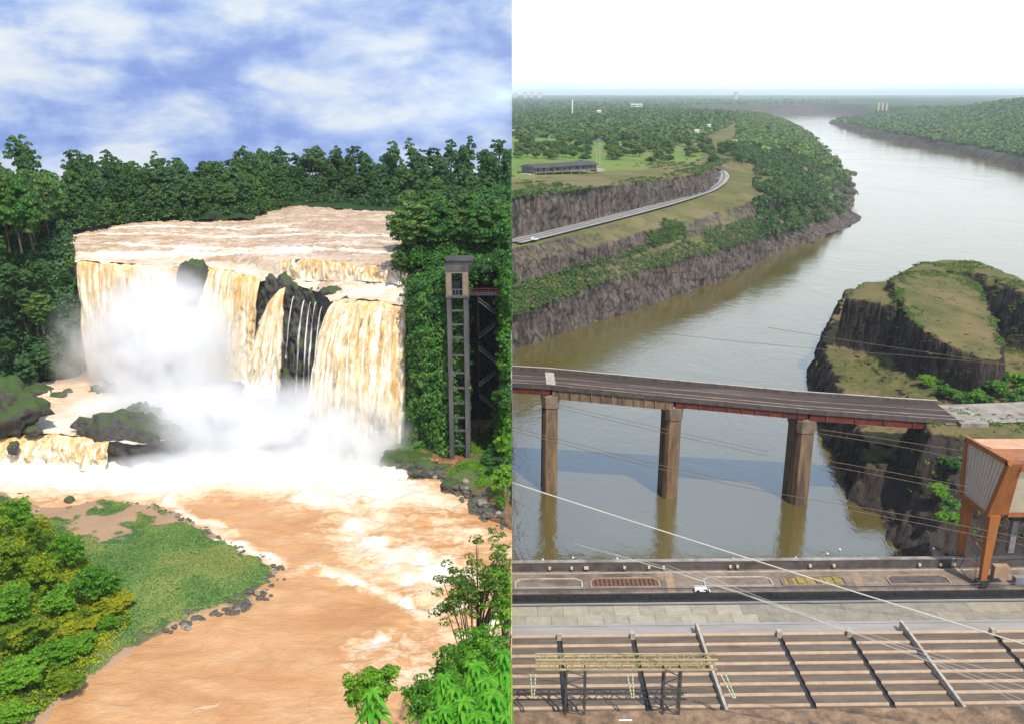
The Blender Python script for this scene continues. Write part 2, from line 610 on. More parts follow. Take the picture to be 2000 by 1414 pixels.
def m_upper_water():
    m, t, out = new_mat('water_upper')
    geo = t.n('ShaderNodeNewGeometry')
    P = geo.outputs['Position']
    at = t.n('ShaderNodeAttribute', attribute_name='foam').outputs['Fac']
    v = t.mapping(P, scale=(0.35, 1.5, 0.6), rot=(0, 0, R(-4)))
    n1 = t.noise(v, 0.5, 10, 0.66, 0.5)
    n3 = t.noise(v, 2.2, 6, 0.65, 0.4)
    x = t.math('ADD', t.math('MULTIPLY', at, 0.55), t.math('ADD', t.math('MULTIPLY', n1, 0.6), t.math('MULTIPLY', n3, 0.4)))
    foam = t.ramp(x, [(0.54, 0.0), (0.66, 0.35), (0.88, 1.0)])
    mud = t.ramp(n1, [(0.35, (0.36, 0.225, 0.13)), (0.6, (0.54, 0.385, 0.27))])
    mud = t.mix(t.math('MULTIPLY', at, 0.6), mud, (0.64, 0.38, 0.13))
    col = t.mix(foam, mud, (0.80, 0.73, 0.60))
    principled(t, out, col, t.mix(foam, 0.25, 0.8, 'FLOAT'), t.bump(t.math('ADD', n1, t.math('MULTIPLY', n3, 0.5)), 0.6, 0.5), 0.12)
    MT['water_upper'] = m


m_upper_water()


def m_fall(name, streak=0.10, tone=0.0, sc_=1.0):
    """falling muddy water: streaks and clots along UV (metres across, metres down)"""
    m, t, out = new_mat(name)
    uv = t.n('ShaderNodeUVMap').outputs[0]
    ed = t.n('ShaderNodeAttribute', attribute_name='edge').outputs['Fac']
    fo = t.n('ShaderNodeAttribute', attribute_name='foam').outputs['Fac']
    v1 = t.mapping(uv, scale=(0.55 * sc_, streak * sc_, 1))
    v2 = t.mapping(uv, scale=(1.1 * sc_, 0.5 * sc_, 1))
    n1 = t.noise(v1, 1.0, 8, 0.62, 0.5)
    n2 = t.noise(v2, 0.9, 10, 0.7, 0.8)
    n3 = t.noise(uv, 0.16, 3, 0.5, 0.3)
    f = t.math('ADD', t.math('MULTIPLY', n1, 0.40), t.math('ADD', t.math('MULTIPLY', n2, 0.44), t.math('MULTIPLY', n3, 0.16)))
    f = t.math('ADD', f, t.math('MULTIPLY', fo, 0.20))
    f = t.math('ADD', f, tone)
    col = t.ramp(f, [(0.34, (0.37, 0.165, 0.035)), (0.41, (0.56, 0.28, 0.075)), (0.47, (0.72, 0.44, 0.17)), (0.53, (0.81, 0.60, 0.33)), (0.60, (0.85, 0.74, 0.55)), (0.70, (0.87, 0.83, 0.76))])
    b = t.n('ShaderNodeBsdfPrincipled')
    t.link(col, b.inputs['Base Color'])
    b.inputs['Roughness'].default_value = 0.7
    b.inputs['Specular IOR Level'].default_value = 0.2
    t.link(t.bump(t.math('ADD', n2, n1), 0.22, 0.4), b.inputs['Normal'])
    tr = t.n('ShaderNodeBsdfTransparent')
    mx = t.n('ShaderNodeMixShader')
    a = t.math('ADD', t.math('MULTIPLY', ed, 1.9), t.math('MULTIPLY', t.math('SUBTRACT', n1, 0.62), 2.2))
    al = t.ramp(a, [(0.0, 0.0), (0.5, 1.0)])
    t.link(al, mx.inputs[0])
    t.link(tr.outputs[0], mx.inputs[1])
    t.link(b.outputs[0], mx.inputs[2])
    t.link(mx.outputs[0], out.inputs[0])
    MT[name] = m


m_fall('fall_main', 0.22, -0.02)
m_fall('fall_left', 0.06, -0.03)
m_fall('fall_orange', 0.3, -0.04, 1.3)
m_fall('fall_white', 0.10, 0.22)


def m_big_river():
    m, t, out = new_mat('water_river')
    geo = t.n('ShaderNodeNewGeometry')
    P = geo.outputs['Position']
    v = t.mapping(P, scale=(1.0, 0.6, 1.0), rot=(0, 0, R(25)))
    n1 = t.noise(v, 0.35, 6, 0.6, 0.3)
    n2 = t.noise(v, 0.03, 6, 0.6, 1.0)
    n3 = t.noise(v, 0.008, 5, 0.55, 1.2)
    body = t.ramp(n3, [(0.35, (0.098, 0.074, 0.014)), (0.65, (0.122, 0.100, 0.032))])
    h = t.math('ADD', t.math('MULTIPLY', n1, 0.42), t.math('MULTIPLY', n2, 1.5))
    b = principled(t, out, body, t.ramp(n3, [(0.4, 0.04), (0.6, 0.12)]), t.bump(h, 0.24, 1.0), 1.0)
    b.inputs['IOR'].default_value = 2.0
    MT['water_river'] = m


m_big_river()

# built things
m_plain('concrete', (0.20, 0.175, 0.15), (0.38, 0.34, 0.29), 0.35, 0.9, spots=(0.13, 0.10, 0.08))
m_plain('concrete_warm', (0.15, 0.11, 0.08), (0.30, 0.225, 0.165), 0.3, 0.9, spots=(0.09, 0.06, 0.045))
m_plain('concrete_stained', (0.115, 0.066, 0.034), (0.34, 0.225, 0.14), 0.5, 0.9, (1, 1, 0.15), spots=(0.07, 0.05, 0.04))
m_plain('concrete_dark', (0.06, 0.05, 0.045), (0.13, 0.11, 0.10), 0.5, 0.9)
m_plain('concrete_pale', (0.33, 0.29, 0.23), (0.50, 0.45, 0.37), 0.8, 0.9, spots=(0.25, 0.21, 0.17))
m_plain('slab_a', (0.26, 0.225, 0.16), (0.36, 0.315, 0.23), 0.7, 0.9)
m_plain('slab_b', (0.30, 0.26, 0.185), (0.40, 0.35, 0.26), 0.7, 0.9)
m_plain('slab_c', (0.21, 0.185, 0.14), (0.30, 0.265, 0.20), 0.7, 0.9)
m_plain('roof_panel', (0.105, 0.076, 0.054), (0.185, 0.14, 0.102), 0.5, 0.85, (0.3, 1, 1))
m_plain('roof_edge_lit', (0.34, 0.235, 0.155), (0.47, 0.345, 0.24), 0.6, 0.8)  # pale tone holds the sunlit line along each roof panel
m_plain('asphalt', (0.040, 0.028, 0.023), (0.080, 0.056, 0.045), 0.3, 0.95, (0.08, 1, 1), spots=(0.13, 0.10, 0.085))
m_plain('road', (0.10, 0.095, 0.09), (0.16, 0.15, 0.14), 0.2, 0.95)
m_plain('road_line', (0.55, 0.54, 0.5), (0.68, 0.66, 0.6), 0.5, 0.8)
m_plain('track_light', (0.24, 0.22, 0.20), (0.34, 0.31, 0.28), 0.1, 0.9)
m_plain('steel_red', (0.12, 0.020, 0.014), (0.20, 0.042, 0.028), 0.5, 0.7, spots=(0.05, 0.02, 0.015))
m_plain('steel_orange', (0.29, 0.10, 0.026), (0.41, 0.15, 0.04), 0.5, 0.55, (1, 1, 0.3), spots=(0.24, 0.075, 0.02))
m_plain('steel_grey', (0.16, 0.16, 0.16), (0.28, 0.28, 0.29), 1.0, 0.5, metal=0.3)
m_plain('steel_dark', (0.02, 0.02, 0.022), (0.05, 0.048, 0.046), 1.5, 0.6)
m_plain('steel_khaki', (0.30, 0.23, 0.10), (0.44, 0.36, 0.19), 1.0, 0.6)
m_plain('cladding', (0.54, 0.43, 0.29), (0.64, 0.53, 0.38), 0.5, 0.6)
m_plain('grate', (0.12, 0.055, 0.03), (0.20, 0.10, 0.055), 1.5, 0.8)
m_plain('paint_white', (0.70, 0.69, 0.66), (0.82, 0.81, 0.79), 1.0, 0.5, bump=0.05)
m_plain('paint_yellow', (0.22, 0.155, 0.045), (0.36, 0.26, 0.08), 1.0, 0.6)
m_plain('paint_tan', (0.27, 0.17, 0.10), (0.40, 0.27, 0.17), 0.6, 0.8)
m_plain('gutter', (0.24, 0.23, 0.22), (0.36, 0.345, 0.33), 0.4, 0.5, (0.15, 1, 1))
m_plain('gutter_pale', (0.25, 0.22, 0.19), (0.36, 0.32, 0.28), 0.4, 0.5, (0.15, 1, 1))
m_plain('cable', (0.40, 0.36, 0.30), (0.50, 0.46, 0.40), 0.5, 0.5)
m_plain('cable_brown', (0.12, 0.075, 0.05), (0.18, 0.115, 0.08), 0.5, 0.6)
m_plain('insulator', (0.42, 0.48, 0.28), (0.55, 0.60, 0.38), 2.0, 0.3)
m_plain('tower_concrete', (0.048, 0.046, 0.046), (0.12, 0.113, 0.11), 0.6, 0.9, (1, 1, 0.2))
m_plain('tower_dark', (0.03, 0.03, 0.035), (0.06, 0.06, 0.068), 0.8, 0.7)
m_plain('glass_dark', (0.015, 0.018, 0.022), (0.03, 0.034, 0.04), 1.0, 0.15)
m_plain('roof_dark', (0.045, 0.04, 0.042), (0.09, 0.08, 0.08), 0.3, 0.8)
m_plain('wall_grey', (0.14, 0.13, 0.125), (0.24, 0.22, 0.21), 0.3, 0.9)
m_plain('roof_clay', (0.30, 0.13, 0.07), (0.42, 0.2, 0.11), 0.5, 0.9)
m_plain('cloth_pink', (0.65, 0.27, 0.20), (0.75, 0.35, 0.27), 3.0, 0.9)
m_plain('cloth_blue', (0.30, 0.36, 0.46), (0.42, 0.48, 0.58), 3.0, 0.9)
m_plain('cloth_dark', (0.03, 0.03, 0.04), (0.06, 0.06, 0.07), 3.0, 0.9)
m_plain('skin', (0.36, 0.20, 0.13), (0.45, 0.27, 0.18), 4.0, 0.6)
m_plain('hair', (0.012, 0.009, 0.007), (0.03, 0.022, 0.016), 4.0, 0.6)
m_plain('wood', (0.12, 0.08, 0.05), (0.22, 0.16, 0.10), 1.0, 0.9)
m_plain('driftwood', (0.34, 0.30, 0.24), (0.52, 0.47, 0.40), 1.0, 0.9)
m_plain('metal_red', (0.10, 0.02, 0.018), (0.16, 0.035, 0.03), 1.0, 0.6)
# ------------------------------------------------------------------ vegetation builders
def unit(v):
    return v / np.maximum(np.linalg.norm(v, axis=-1, keepdims=True), 1e-9)


def leaves(cent, nrm, size, rng, aspect=0.6):
    """one diamond-shaped leaf quad per centre"""
    n = len(cent)
    nrm = unit(nrm)
    ref = unit(rng.normal(size=(n, 3)))
    a = unit(np.cross(nrm, ref))
    b = np.cross(nrm, a)
    s = (size * rng.uniform(0.65, 1.35, n))[:, None]
    V = np.stack([cent - a * s, cent + b * s * aspect, cent + a * s + nrm * s * 0.25, cent - b * s * aspect], 1).reshape(-1, 3)
    return V, np.arange(n * 4).reshape(n, 4)


def clump_leaves(cl, rad, per, size, rng, up=0.45, flat=0.65, aspect=0.6):
    """leaf quads on small rounded sprays around each clump centre"""
    k = len(cl)
    rad = np.broadcast_to(np.asarray(rad, float), (k,))
    d = unit(rng.normal(size=(k, per, 3)))
    d[..., 2] = np.abs(d[..., 2]) * 0.9 - 0.25
    r = rng.uniform(0.45, 1.0, (k, per, 1)) ** 0.6
    off = d * r * rad[:, None, None]
    off[..., 2] *= flat
    cent = (cl[:, None] + off).reshape(-1, 3)
    nrm = (d * 0.7 + np.array((0, 0, up)) + rng.normal(size=d.shape) * 0.35).reshape(-1, 3)
    return leaves(cent, nrm, size, rng, aspect)


def crown_points(rng, n, rx, ry, rz, cz, lobes=5, hollow=0.55, low=-0.5):
    """clump centres: several overlapping lobes, uneven outline"""
    L = []
    for i in range(lobes):
        a = rng.uniform(0, 2 * math.pi)
        q = rng.uniform(0.25, 0.62)
        L.append((math.cos(a) * q * rx, math.sin(a) * q * ry, rng.uniform(-0.35, 0.5) * rz, rng.uniform(0.42, 0.7)))
    L.append((0, 0, 0.25 * rz, 0.7))
    P = []
    while len(P) < n:
        lx, ly, lz, s = L[rng.integers(len(L))]
        d = unit(rng.normal(size=3))
        if d[2] < low:
            continue
        r = rng.uniform(hollow, 1.0)
        P.append((lx + d[0] * rx * s * r, ly + d[1] * ry * s * r, cz + lz + d[2] * rz * s * r))
    return np.array(P)


def tree_arrays(seed, h, w, crown_frac=0.65, n=60, per=36, leaf=0.4, cl=0.95, lobes=5, trunk_r=None, limbs=6, low=-0.5, lean=0.0, squash=1.0):
    """returns crown (V,F) and trunk (V,F); base at the origin"""
    rng = np.random.default_rng(seed)
    rz = h * crown_frac / 2 * squash
    cz = h - rz * 1.02
    pts = crown_points(rng, n, w / 2, w / 2, rz, cz, lobes, low=low)
    pts[:, 0] += lean * (pts[:, 2] / h)
    V, Fc = clump_leaves(pts, cl * rng.uniform(0.7, 1.3, len(pts)), per, leaf, rng)
    tr = trunk_r or h * 0.018
    mb = MB()
    top = np.array((lean * 0.8, 0, cz))
    mid = np.array((rng.normal() * 0.03 * h, rng.normal() * 0.03 * h, cz * 0.5))
    mb.tube([(0, 0, -0.6), mid, top], [tr * 1.3, tr, tr * 0.6], 6)
    for k in rng.choice(len(pts), min(limbs, len(pts)), replace=False):
        s = mid + (top - mid) * rng.uniform(0.0, 0.9)
        e = pts[k]
        m2 = (s + e) / 2 + np.array((0, 0, 0.06 * h)) * rng.uniform(-0.5, 1)
        mb.tube([s, m2, e], [tr * 0.5, tr * 0.32, tr * 0.12], 5, cap=False)
    return (V, Fc), (np.array(mb.v), mb.f)


def join_tree(crown, trunk, leafmat, barkmat, name):
    """one mesh, two materials (for trees whose trunk hardly shows)"""
    (V, Fc), (tv, tf) = crown, trunk
    quads = [f for f in tf if len(f) == 4]
    tq = np.array(quads) + len(V)
    VV = np.concatenate([V, tv])
    FF = np.concatenate([Fc, tq])
    mi = np.concatenate([np.zeros(len(Fc), int), np.ones(len(tq), int)])
    return VV, FF, mi, [leafmat, barkmat]


def clip_left(V, Fc, mi=None, xmax=-0.02):
    """drop faces that reach beyond the valley's edge plane x = 0"""
    keep = (V[Fc][:, :, 0] < xmax).all(1)
    return Fc[keep], (mi[keep] if mi is not None else None)


def place_tree(proto, loc, s, rz, name, label, cat, group, sz=None, clip=True, cache={}):
    """proto = (VV, FF, mi, mats); shares mesh data unless the crown would cross x = 0"""
    VV, FF, mi, mats = proto[:4]
    key = id(proto)
    x, y, z = loc
    sz = sz or s
    rad = np.abs(VV[:, :2]).max() * s * 1.3
    if clip and x + rad > 0:
        c, q = math.cos(rz), math.sin(rz)
        W = np.stack([(VV[:, 0] * c - VV[:, 1] * q) * s, (VV[:, 0] * q + VV[:, 1] * c) * s, VV[:, 2] * sz], 1)
        F2, m2 = clip_left(W + np.array((x, 0, 0)), FF, mi)
        if len(F2) < 10:
            return None
        o = put(name, mesh(name, W, F2, mats, m2), None, (x, y, z))
    else:
        if key not in cache:
            cache[key] = mesh(name, VV, FF, mats, mi)
        o = put(name, cache[key], None, (x, y, z))
        o.scale = (s, s, sz)
        o.rotation_euler = (0, 0, rz)
    tag(o, label, cat, group)
    return o


def tree_thing(name, label, loc, crown, trunk, leafmat, barkmat, group=None, clip=True, cat='tree', cname='crown'):
    """a tree with its trunk and crown as parts"""
    t = thing(name, label, cat, loc, group)
    V, Fc = crown
    if clip:
        Fc, _ = clip_left(V + np.array((loc[0], 0, 0)), Fc)
    tv, tf = trunk
    if clip:
        tf = [f for f in tf if all(tv[i][0] + loc[0] < -0.02 for i in f)]
    put('trunk', mesh('trunk', tv, tf, MT[barkmat], smooth=True), t)
    put(cname, mesh(cname, V, Fc, MT[leafmat]), t)
    return t


def rock_arrays(seed, sx, sy, sz, sub=3, rough=0.35, freq=1.3, flat=0.0):
    bm = bmesh.new()
    bmesh.ops.create_icosphere(bm, subdivisions=sub, radius=1.0)
    V = np.array([v.co[:] for v in bm.verts])
    Fc = np.array([[v.index for v in f.verts] for f in bm.faces])
    bm.free()
    n = fbm(V * freq + seed * 7.1, 4, seed)
    # facet-like breaks
    q = np.abs(vnoise(V * freq * 1.7 + seed * 3.3, seed + 50))
    V = V * (1 + rough * n - 0.22 * q + 0.16 * rough * fbm(V * 6.0 + seed, 3, seed + 9))[:, None]
    V = V * np.array((sx, sy, sz))
    return V, Fc


def rock(name, label, loc, size, seed, mat, cat='rock', group=None, sub=3, rough=0.35, freq=1.3, xmax=None):
    V, Fc = rock_arrays(seed, *size, sub=sub, rough=rough, freq=freq)
    if xmax is not None:
        k = (V[Fc][:, :, 0] + loc[0] < xmax).all(1)
        Fc = Fc[k]
    o = put(name, mesh(name, V, Fc, MT[mat], smooth=(sub >= 3)), None, loc)
    return tag(o, label, cat, group)


def loft(rows, nu, subs, disp=None, closed=False):
    """rows: list of control polylines (same station count); returns grid V (nu x nv), nv"""
    rows = [np.asarray(r, float) for r in rows]
    ns = len(rows[0])
    t = np.linspace(0, ns - 1, nu)
    out = []
    for r in rows:
        i = np.clip(np.floor(t).astype(int), 0, ns - 2)
        f = (t - i)[:, None]
        p0, p1, p2, p3 = r[np.maximum(i - 1, 0)], r[i], r[i + 1], r[np.minimum(i + 2, ns - 1)]
        # catmull-rom, slightly damped
        m1, m2 = (p2 - p0) * 0.35, (p3 - p1) * 0.35
        out.append((2 * f**3 - 3 * f**2 + 1) * p1 + (f**3 - 2 * f**2 + f) * m1 + (-2 * f**3 + 3 * f**2) * p2 + (f**3 - f**2) * m2)
    cols = [out[0]]
    for a, b, s in zip(out[:-1], out[1:], subs):
        for k in range(1, s + 1):
            cols.append(a + (b - a) * k / s)
    V = np.stack(cols, 1)
    if disp is not None:
        du = np.gradient(V, axis=0)
        dv = np.gradient(V, axis=1)
        nrm = unit(np.cross(du, dv))
        V = V + nrm * disp(V)[..., None]
    return V
# =================================================================== THE WATERFALL VALLEY (x < 0)
ZL = 48.0          # lower river
ZP = 53.0          # plunge shelf on the left
rngL = np.random.default_rng(11)


def heightfield(x0, x1, y0, y1, step, zfun, keep=None):
    xs = np.arange(x0, x1 + step * 0.5, step)
    xs[-1] = x1
    ys = np.arange(y0, y1 + step * 0.5, step)
    X, Y = np.meshgrid(xs, ys, indexing='ij')
    P = np.stack([X.ravel(), Y.ravel()], 1)
    Z = zfun(P)
    V = np.column_stack([P, Z])
    Fc = grid_faces(len(xs), len(ys))
    if keep is not None:
        k = keep(P)
        Fc = Fc[k[Fc].any(1)]
    return V, Fc


def px2(pts, z):
    return [tuple(pt(a, b, z=z)[:2]) for a, b in pts]


# ---- lower river surface
foam_zone = px2([(-80, 890), (150, 900), (330, 880), (430, 790), (560, 800), (700, 850), (760, 880), (850, 950), (925, 985), (880, 1000), (800, 985), (740, 1010), (690, 985),
                 (560, 972), (430, 962), (330, 985), (200, 972), (60, 968), (-80, 960)], ZL)
foam_lines = [  # (pixel polyline, half width m, strength)
    ([(600, 965), (660, 1000), (720, 1045), (790, 1090), (850, 1120)], 5.5, 0.62),
    ([(330, 975), (420, 1040), (520, 1085), (600, 1112), (690, 1122), (750, 1150), (830, 1180)], 1.6, 0.62),
    ([(520, 1082), (600, 1108), (680, 1118)], 1.6, 0.35),
    ([(800, 1000), (870, 1030), (940, 1055), (990, 1080)], 5.0, 0.36),
    ([(850, 1040), (905, 1062), (960, 1075)], 1.6, 0.35),
    ([(690, 1282), (730, 1262), (800, 1243), (880, 1235), (960, 1225)], 2.2, 0.55),
    ([(780, 1290), (850, 1270), (900, 1255), (980, 1240)], 4.0, 0.45),
    ([(830, 1190), (880, 1178), (940, 1172)], 1.5, 0.50),
    ([(860, 1130), (900, 1150), (880, 1210), (900, 1290)], 6.0, 0.22),
    ([(720, 1300), (800, 1320), (860, 1330)], 2.5, 0.30),
    ([(760, 1150), (800, 1165), (840, 1200)], 3.0, 0.25),
    ([(395, 1404), (440, 1392), (470, 1372)], 0.8, 0.30),
    ([(640, 1380), (700, 1350), (760, 1330)], 1.5, 0.22),
]


def lower_foam(P):
    f = sstep(-8, 7, sdist(P, foam_zone)) * (0.80 + 0.18 * sstep(156, 170, P[:, 1]))
    q3 = np.column_stack([P * 0.16, np.zeros(len(P))])
    wob = np.stack([fbm(q3, 3, 301), fbm(q3, 3, 302)], 1) * 2.2
    brk = np.clip(0.85 + 0.45 * fbm(q3 * 1.6, 3, 303), 0.25, 1.15)
    for ln, w, s in foam_lines:
        f = np.maximum(f, min(1.0, s * 1.35) * np.exp(-(ldist(P + wob, px2(ln, ZL)) / (w * 1.35)) ** 2) * brk)
    return f


def build_lower_river():
    store = {}

    def zf(P):
        f = lower_foam(P)
        store['f'] = f
        p3 = np.column_stack([P * np.array((0.22, 0.45)), np.zeros(len(P))])
        wv = fbm(p3, 4, 3, 0.55)
        p4 = np.column_stack([P * np.array((0.9, 1.4)), np.zeros(len(P))])
        w2 = fbm(p4, 3, 9, 0.55)
        return ZL + wv * (0.15 + 0.75 * f) + w2 * (0.05 + 0.40 * f)
    V, Fc = heightfield(-175, 0, 60, 214, 0.55, zf)
    put('river', mesh('river', V, Fc, MT['water_mud'], smooth=True, attrs={'foam': store['f']}), kind='structure')


build_lower_river()


# ---- plunge shelf (left, a step higher) with its cascade
def build_shelf():
    lip = [pt(a, b, z=ZP) for a, b in [(-120, 862), (-30, 858), (40, 850), (110, 848), (165, 852), (215, 862), (270, 866), (330, 858), (372, 838), (420, 812)]]
    lip = np.array(lip)
    mid = lip + np.array((0, 12, 0.8))
    mid2 = lip + np.array((-2, 24, 1.4))
    back = np.array([(p[0] - 6, 214, 54.6) for p in lip])
    base = lip + np.array((0, -3.6, 0))
    base[:, 2] = ZL - 0.6
    V = loft([lip, mid, mid2, back], 120, [14, 12, 16], lambda P: fbm(P * np.array((0.3, 0.5, 0.2)), 4, 21) * 0.42)
    nu, nv = V.shape[:2]
    P = V.reshape(-1, 3)
    foam = 0.74 + 0.28 * fbm(P * 0.09, 3, 5)
    foam = np.clip(foam + 0.25 * sstep(-80, -60, P[:, 0]), 0, 1)
    put('shelf_water', mesh('shelf_water', P, grid_faces(nu, nv)[:, ::-1], MT['water_mud'], smooth=True, attrs={'foam': foam}), kind='structure')
    return lip, base


def curtain(name, label, lip, base, nu, nv, mat, seed, amp=0.6, freq=(0.35, 0.35, 0.10), curve=1.0, edge_w=0.05, foam_gain=1.0, bulge=0.0, low_fade=0.0, dens=1.0, strands=0, sw=(1.0, 3.0)):
    """falling sheet between a lip and a base polyline"""
    lip, base = np.asarray(lip, float), np.asarray(base, float)
    ns = len(lip)
    t = np.linspace(0, ns - 1, nu)
    L = np.stack([np.interp(t, range(ns), lip[:, k]) for k in range(3)], 1)
    B = np.stack([np.interp(t, range(ns), base[:, k]) for k in range(3)], 1)
    L = L + np.stack([np.zeros(nu), -0.35 * np.abs(fbm(np.stack([L[:, 0] * 0.35, L[:, 0] * 0, L[:, 0] * 0], 1), 3, seed + 5)), 0.22 * fbm(np.stack([L[:, 0] * 0.7, L[:, 0] * 0, L[:, 0] * 0], 1), 3, seed + 6)], 1)
    v = np.linspace(0, 1, nv)
    V = np.empty((nu, nv, 3))
    V[..., :2] = L[:, None, :2] + (B - L)[:, None, :2] * (v ** 0.75)[None, :, None]
    V[..., 2] = L[:, None, 2] + (B - L)[:, None, 2] * (v ** (1.0 + 0.6 * curve))[None]
    V[..., 1] -= (bulge * np.sin(v * math.pi))[None]
    n = fbm(V * np.array(freq), 5, seed, 0.6)
    n2 = fbm(V * np.array((1.3, 1.3, 0.5)), 3, seed + 3, 0.6)
    V[..., 1] -= (n * amp + n2 * amp * 0.18) * (0.25 + 0.75 * v)[None]
    V[..., 0] += fbm(V * np.array((0.5, 0.5, 0.25)), 3, seed + 9) * amp * 0.5 * v[None]
    wid = np.concatenate([[0], np.cumsum(np.linalg.norm(np.diff(L + B, axis=0), axis=1) / 2)])
    hgt = np.abs((L - B)[:, 2]).mean()
    uv = np.stack(np.broadcast_arrays(wid[:, None] + seed * 13.7, (v * hgt)[None]), -1)
    s = np.linspace(0, 1, nu)
    ed = np.minimum(sstep(0, edge_w, s), sstep(0, edge_w, 1 - s))[:, None] * np.ones(nv)[None]
    if low_fade:
        ed = ed * (1 - low_fade * sstep(0.55, 1.0, v))[None]
    ed = ed * dens
    fo = (v ** 1.2 * foam_gain)[None] * np.ones(nu)[:, None] + np.clip(n, 0, 1) * 0.3
    VV, FF, UU, EE, OO = [V.reshape(-1, 3)], [grid_faces(nu, nv)], [uv.reshape(-1, 2)], [ed.ravel()], [fo.ravel()]
    # torn strands standing off the sheet
    rg = np.random.default_rng(seed + 900)
    nb = nu * nv
    mu, mv = 7, 46
    for k in range(strands):
        w_ = rg.uniform(*sw) / max(wid[-1], 1e-3)
        u0 = rg.uniform(0.0, 1.0 - w_)
        v0, v1 = rg.uniform(-0.02, 0.45), rg.uniform(0.6, 1.0)
        v0 = max(v0, 0.0)
        uu = np.linspace(u0, u0 + w_, mu)[:, None] + rg.normal() * 0.01 * np.linspace(0, 1, mv)[None]
        vv = np.linspace(v0, v1, mv)
        iu = np.clip(uu * (nu - 1), 0, nu - 1.001)
        iv = np.broadcast_to(np.clip(vv * (nv - 1), 0, nv - 1.001)[None], iu.shape)
        a, b = iu.astype(int), iv.astype(int)
        fa, fb_ = (iu - a)[..., None], (iv - b)[..., None]
        S = V[a, b] * (1 - fa) * (1 - fb_) + V[a + 1, b] * fa * (1 - fb_) + V[a, b + 1] * (1 - fa) * fb_ + V[a + 1, b + 1] * fa * fb_
        q = np.linspace(0, 1, mv)
        off = rg.uniform(0.25, 1.0) * amp * 1.2
        prof = np.sin(np.linspace(0, math.pi, mu))[:, None]
        S[..., 1] -= 0.06 + off * prof * np.sin(q * math.pi * 0.9)[None] ** 0.7 + fbm(S * np.array((0.9, 0.9, 0.3)), 2, seed + k) * 0.12
        e = np.sin(np.linspace(0, math.pi, mu))[:, None] * (np.sin(np.clip(q * 1.02, 0, 1) * math.pi) ** 0.5)[None] * rg.uniform(0.30, 0.55)
        uvk = np.stack([uu * wid[-1] + 40 * k + seed, np.broadcast_to((vv * hgt)[None], uu.shape)], -1)
        fk = rg.uniform(0.1, 1.1) * np.ones((mu, mv)) * (0.4 + 0.6 * q)[None]
        VV.append(S.reshape(-1, 3)); FF.append(grid_faces(mu, mv) + nb); UU.append(uvk.reshape(-1, 2)); EE.append(e.ravel()); OO.append(fk.ravel())
        nb += mu * mv
    o = put(name, mesh(name, np.concatenate(VV), np.concatenate(FF), MT[mat], smooth=True, uv=np.concatenate(UU), attrs={'edge': np.concatenate(EE), 'foam': np.concatenate(OO)}))
    return tag(o, label, 'waterfall')


slip, sbase = build_shelf()
curtain('cascade', 'low foaming orange cascade spilling off the left rock shelf beside the mossy bank', slip[0:6], sbase[0:6], 130, 26, 'fall_orange', 4, 1.1, (0.5, 0.5, 0.4), edge_w=0.02, foam_gain=0.9, strands=60, sw=(0.8, 3))

# ---- upper river and its cascade step
lipL = [pt(a, b, y=c) for a, b, c in [(146, 512, 213), (200, 516, 212.5), (270, 519, 212), (330, 522, 211.5), (362, 522, 211)]]
lipM = [pt(a, b, y=c) for a, b, c in [(405, 522, 211), (440, 528, 209.5), (480, 536, 207), (512, 546, 205)]]
ridge_top = [pt(a, b, y=c) for a, b, c in [(512, 546, 205), (560, 556, 202), (610, 568, 197), (655, 588, 188)]]
lipR = [pt(a, b, y=c) for a, b, c in [(655, 592, 186.5), (690, 588, 186), (740, 590, 185), (798, 602, 182)]]


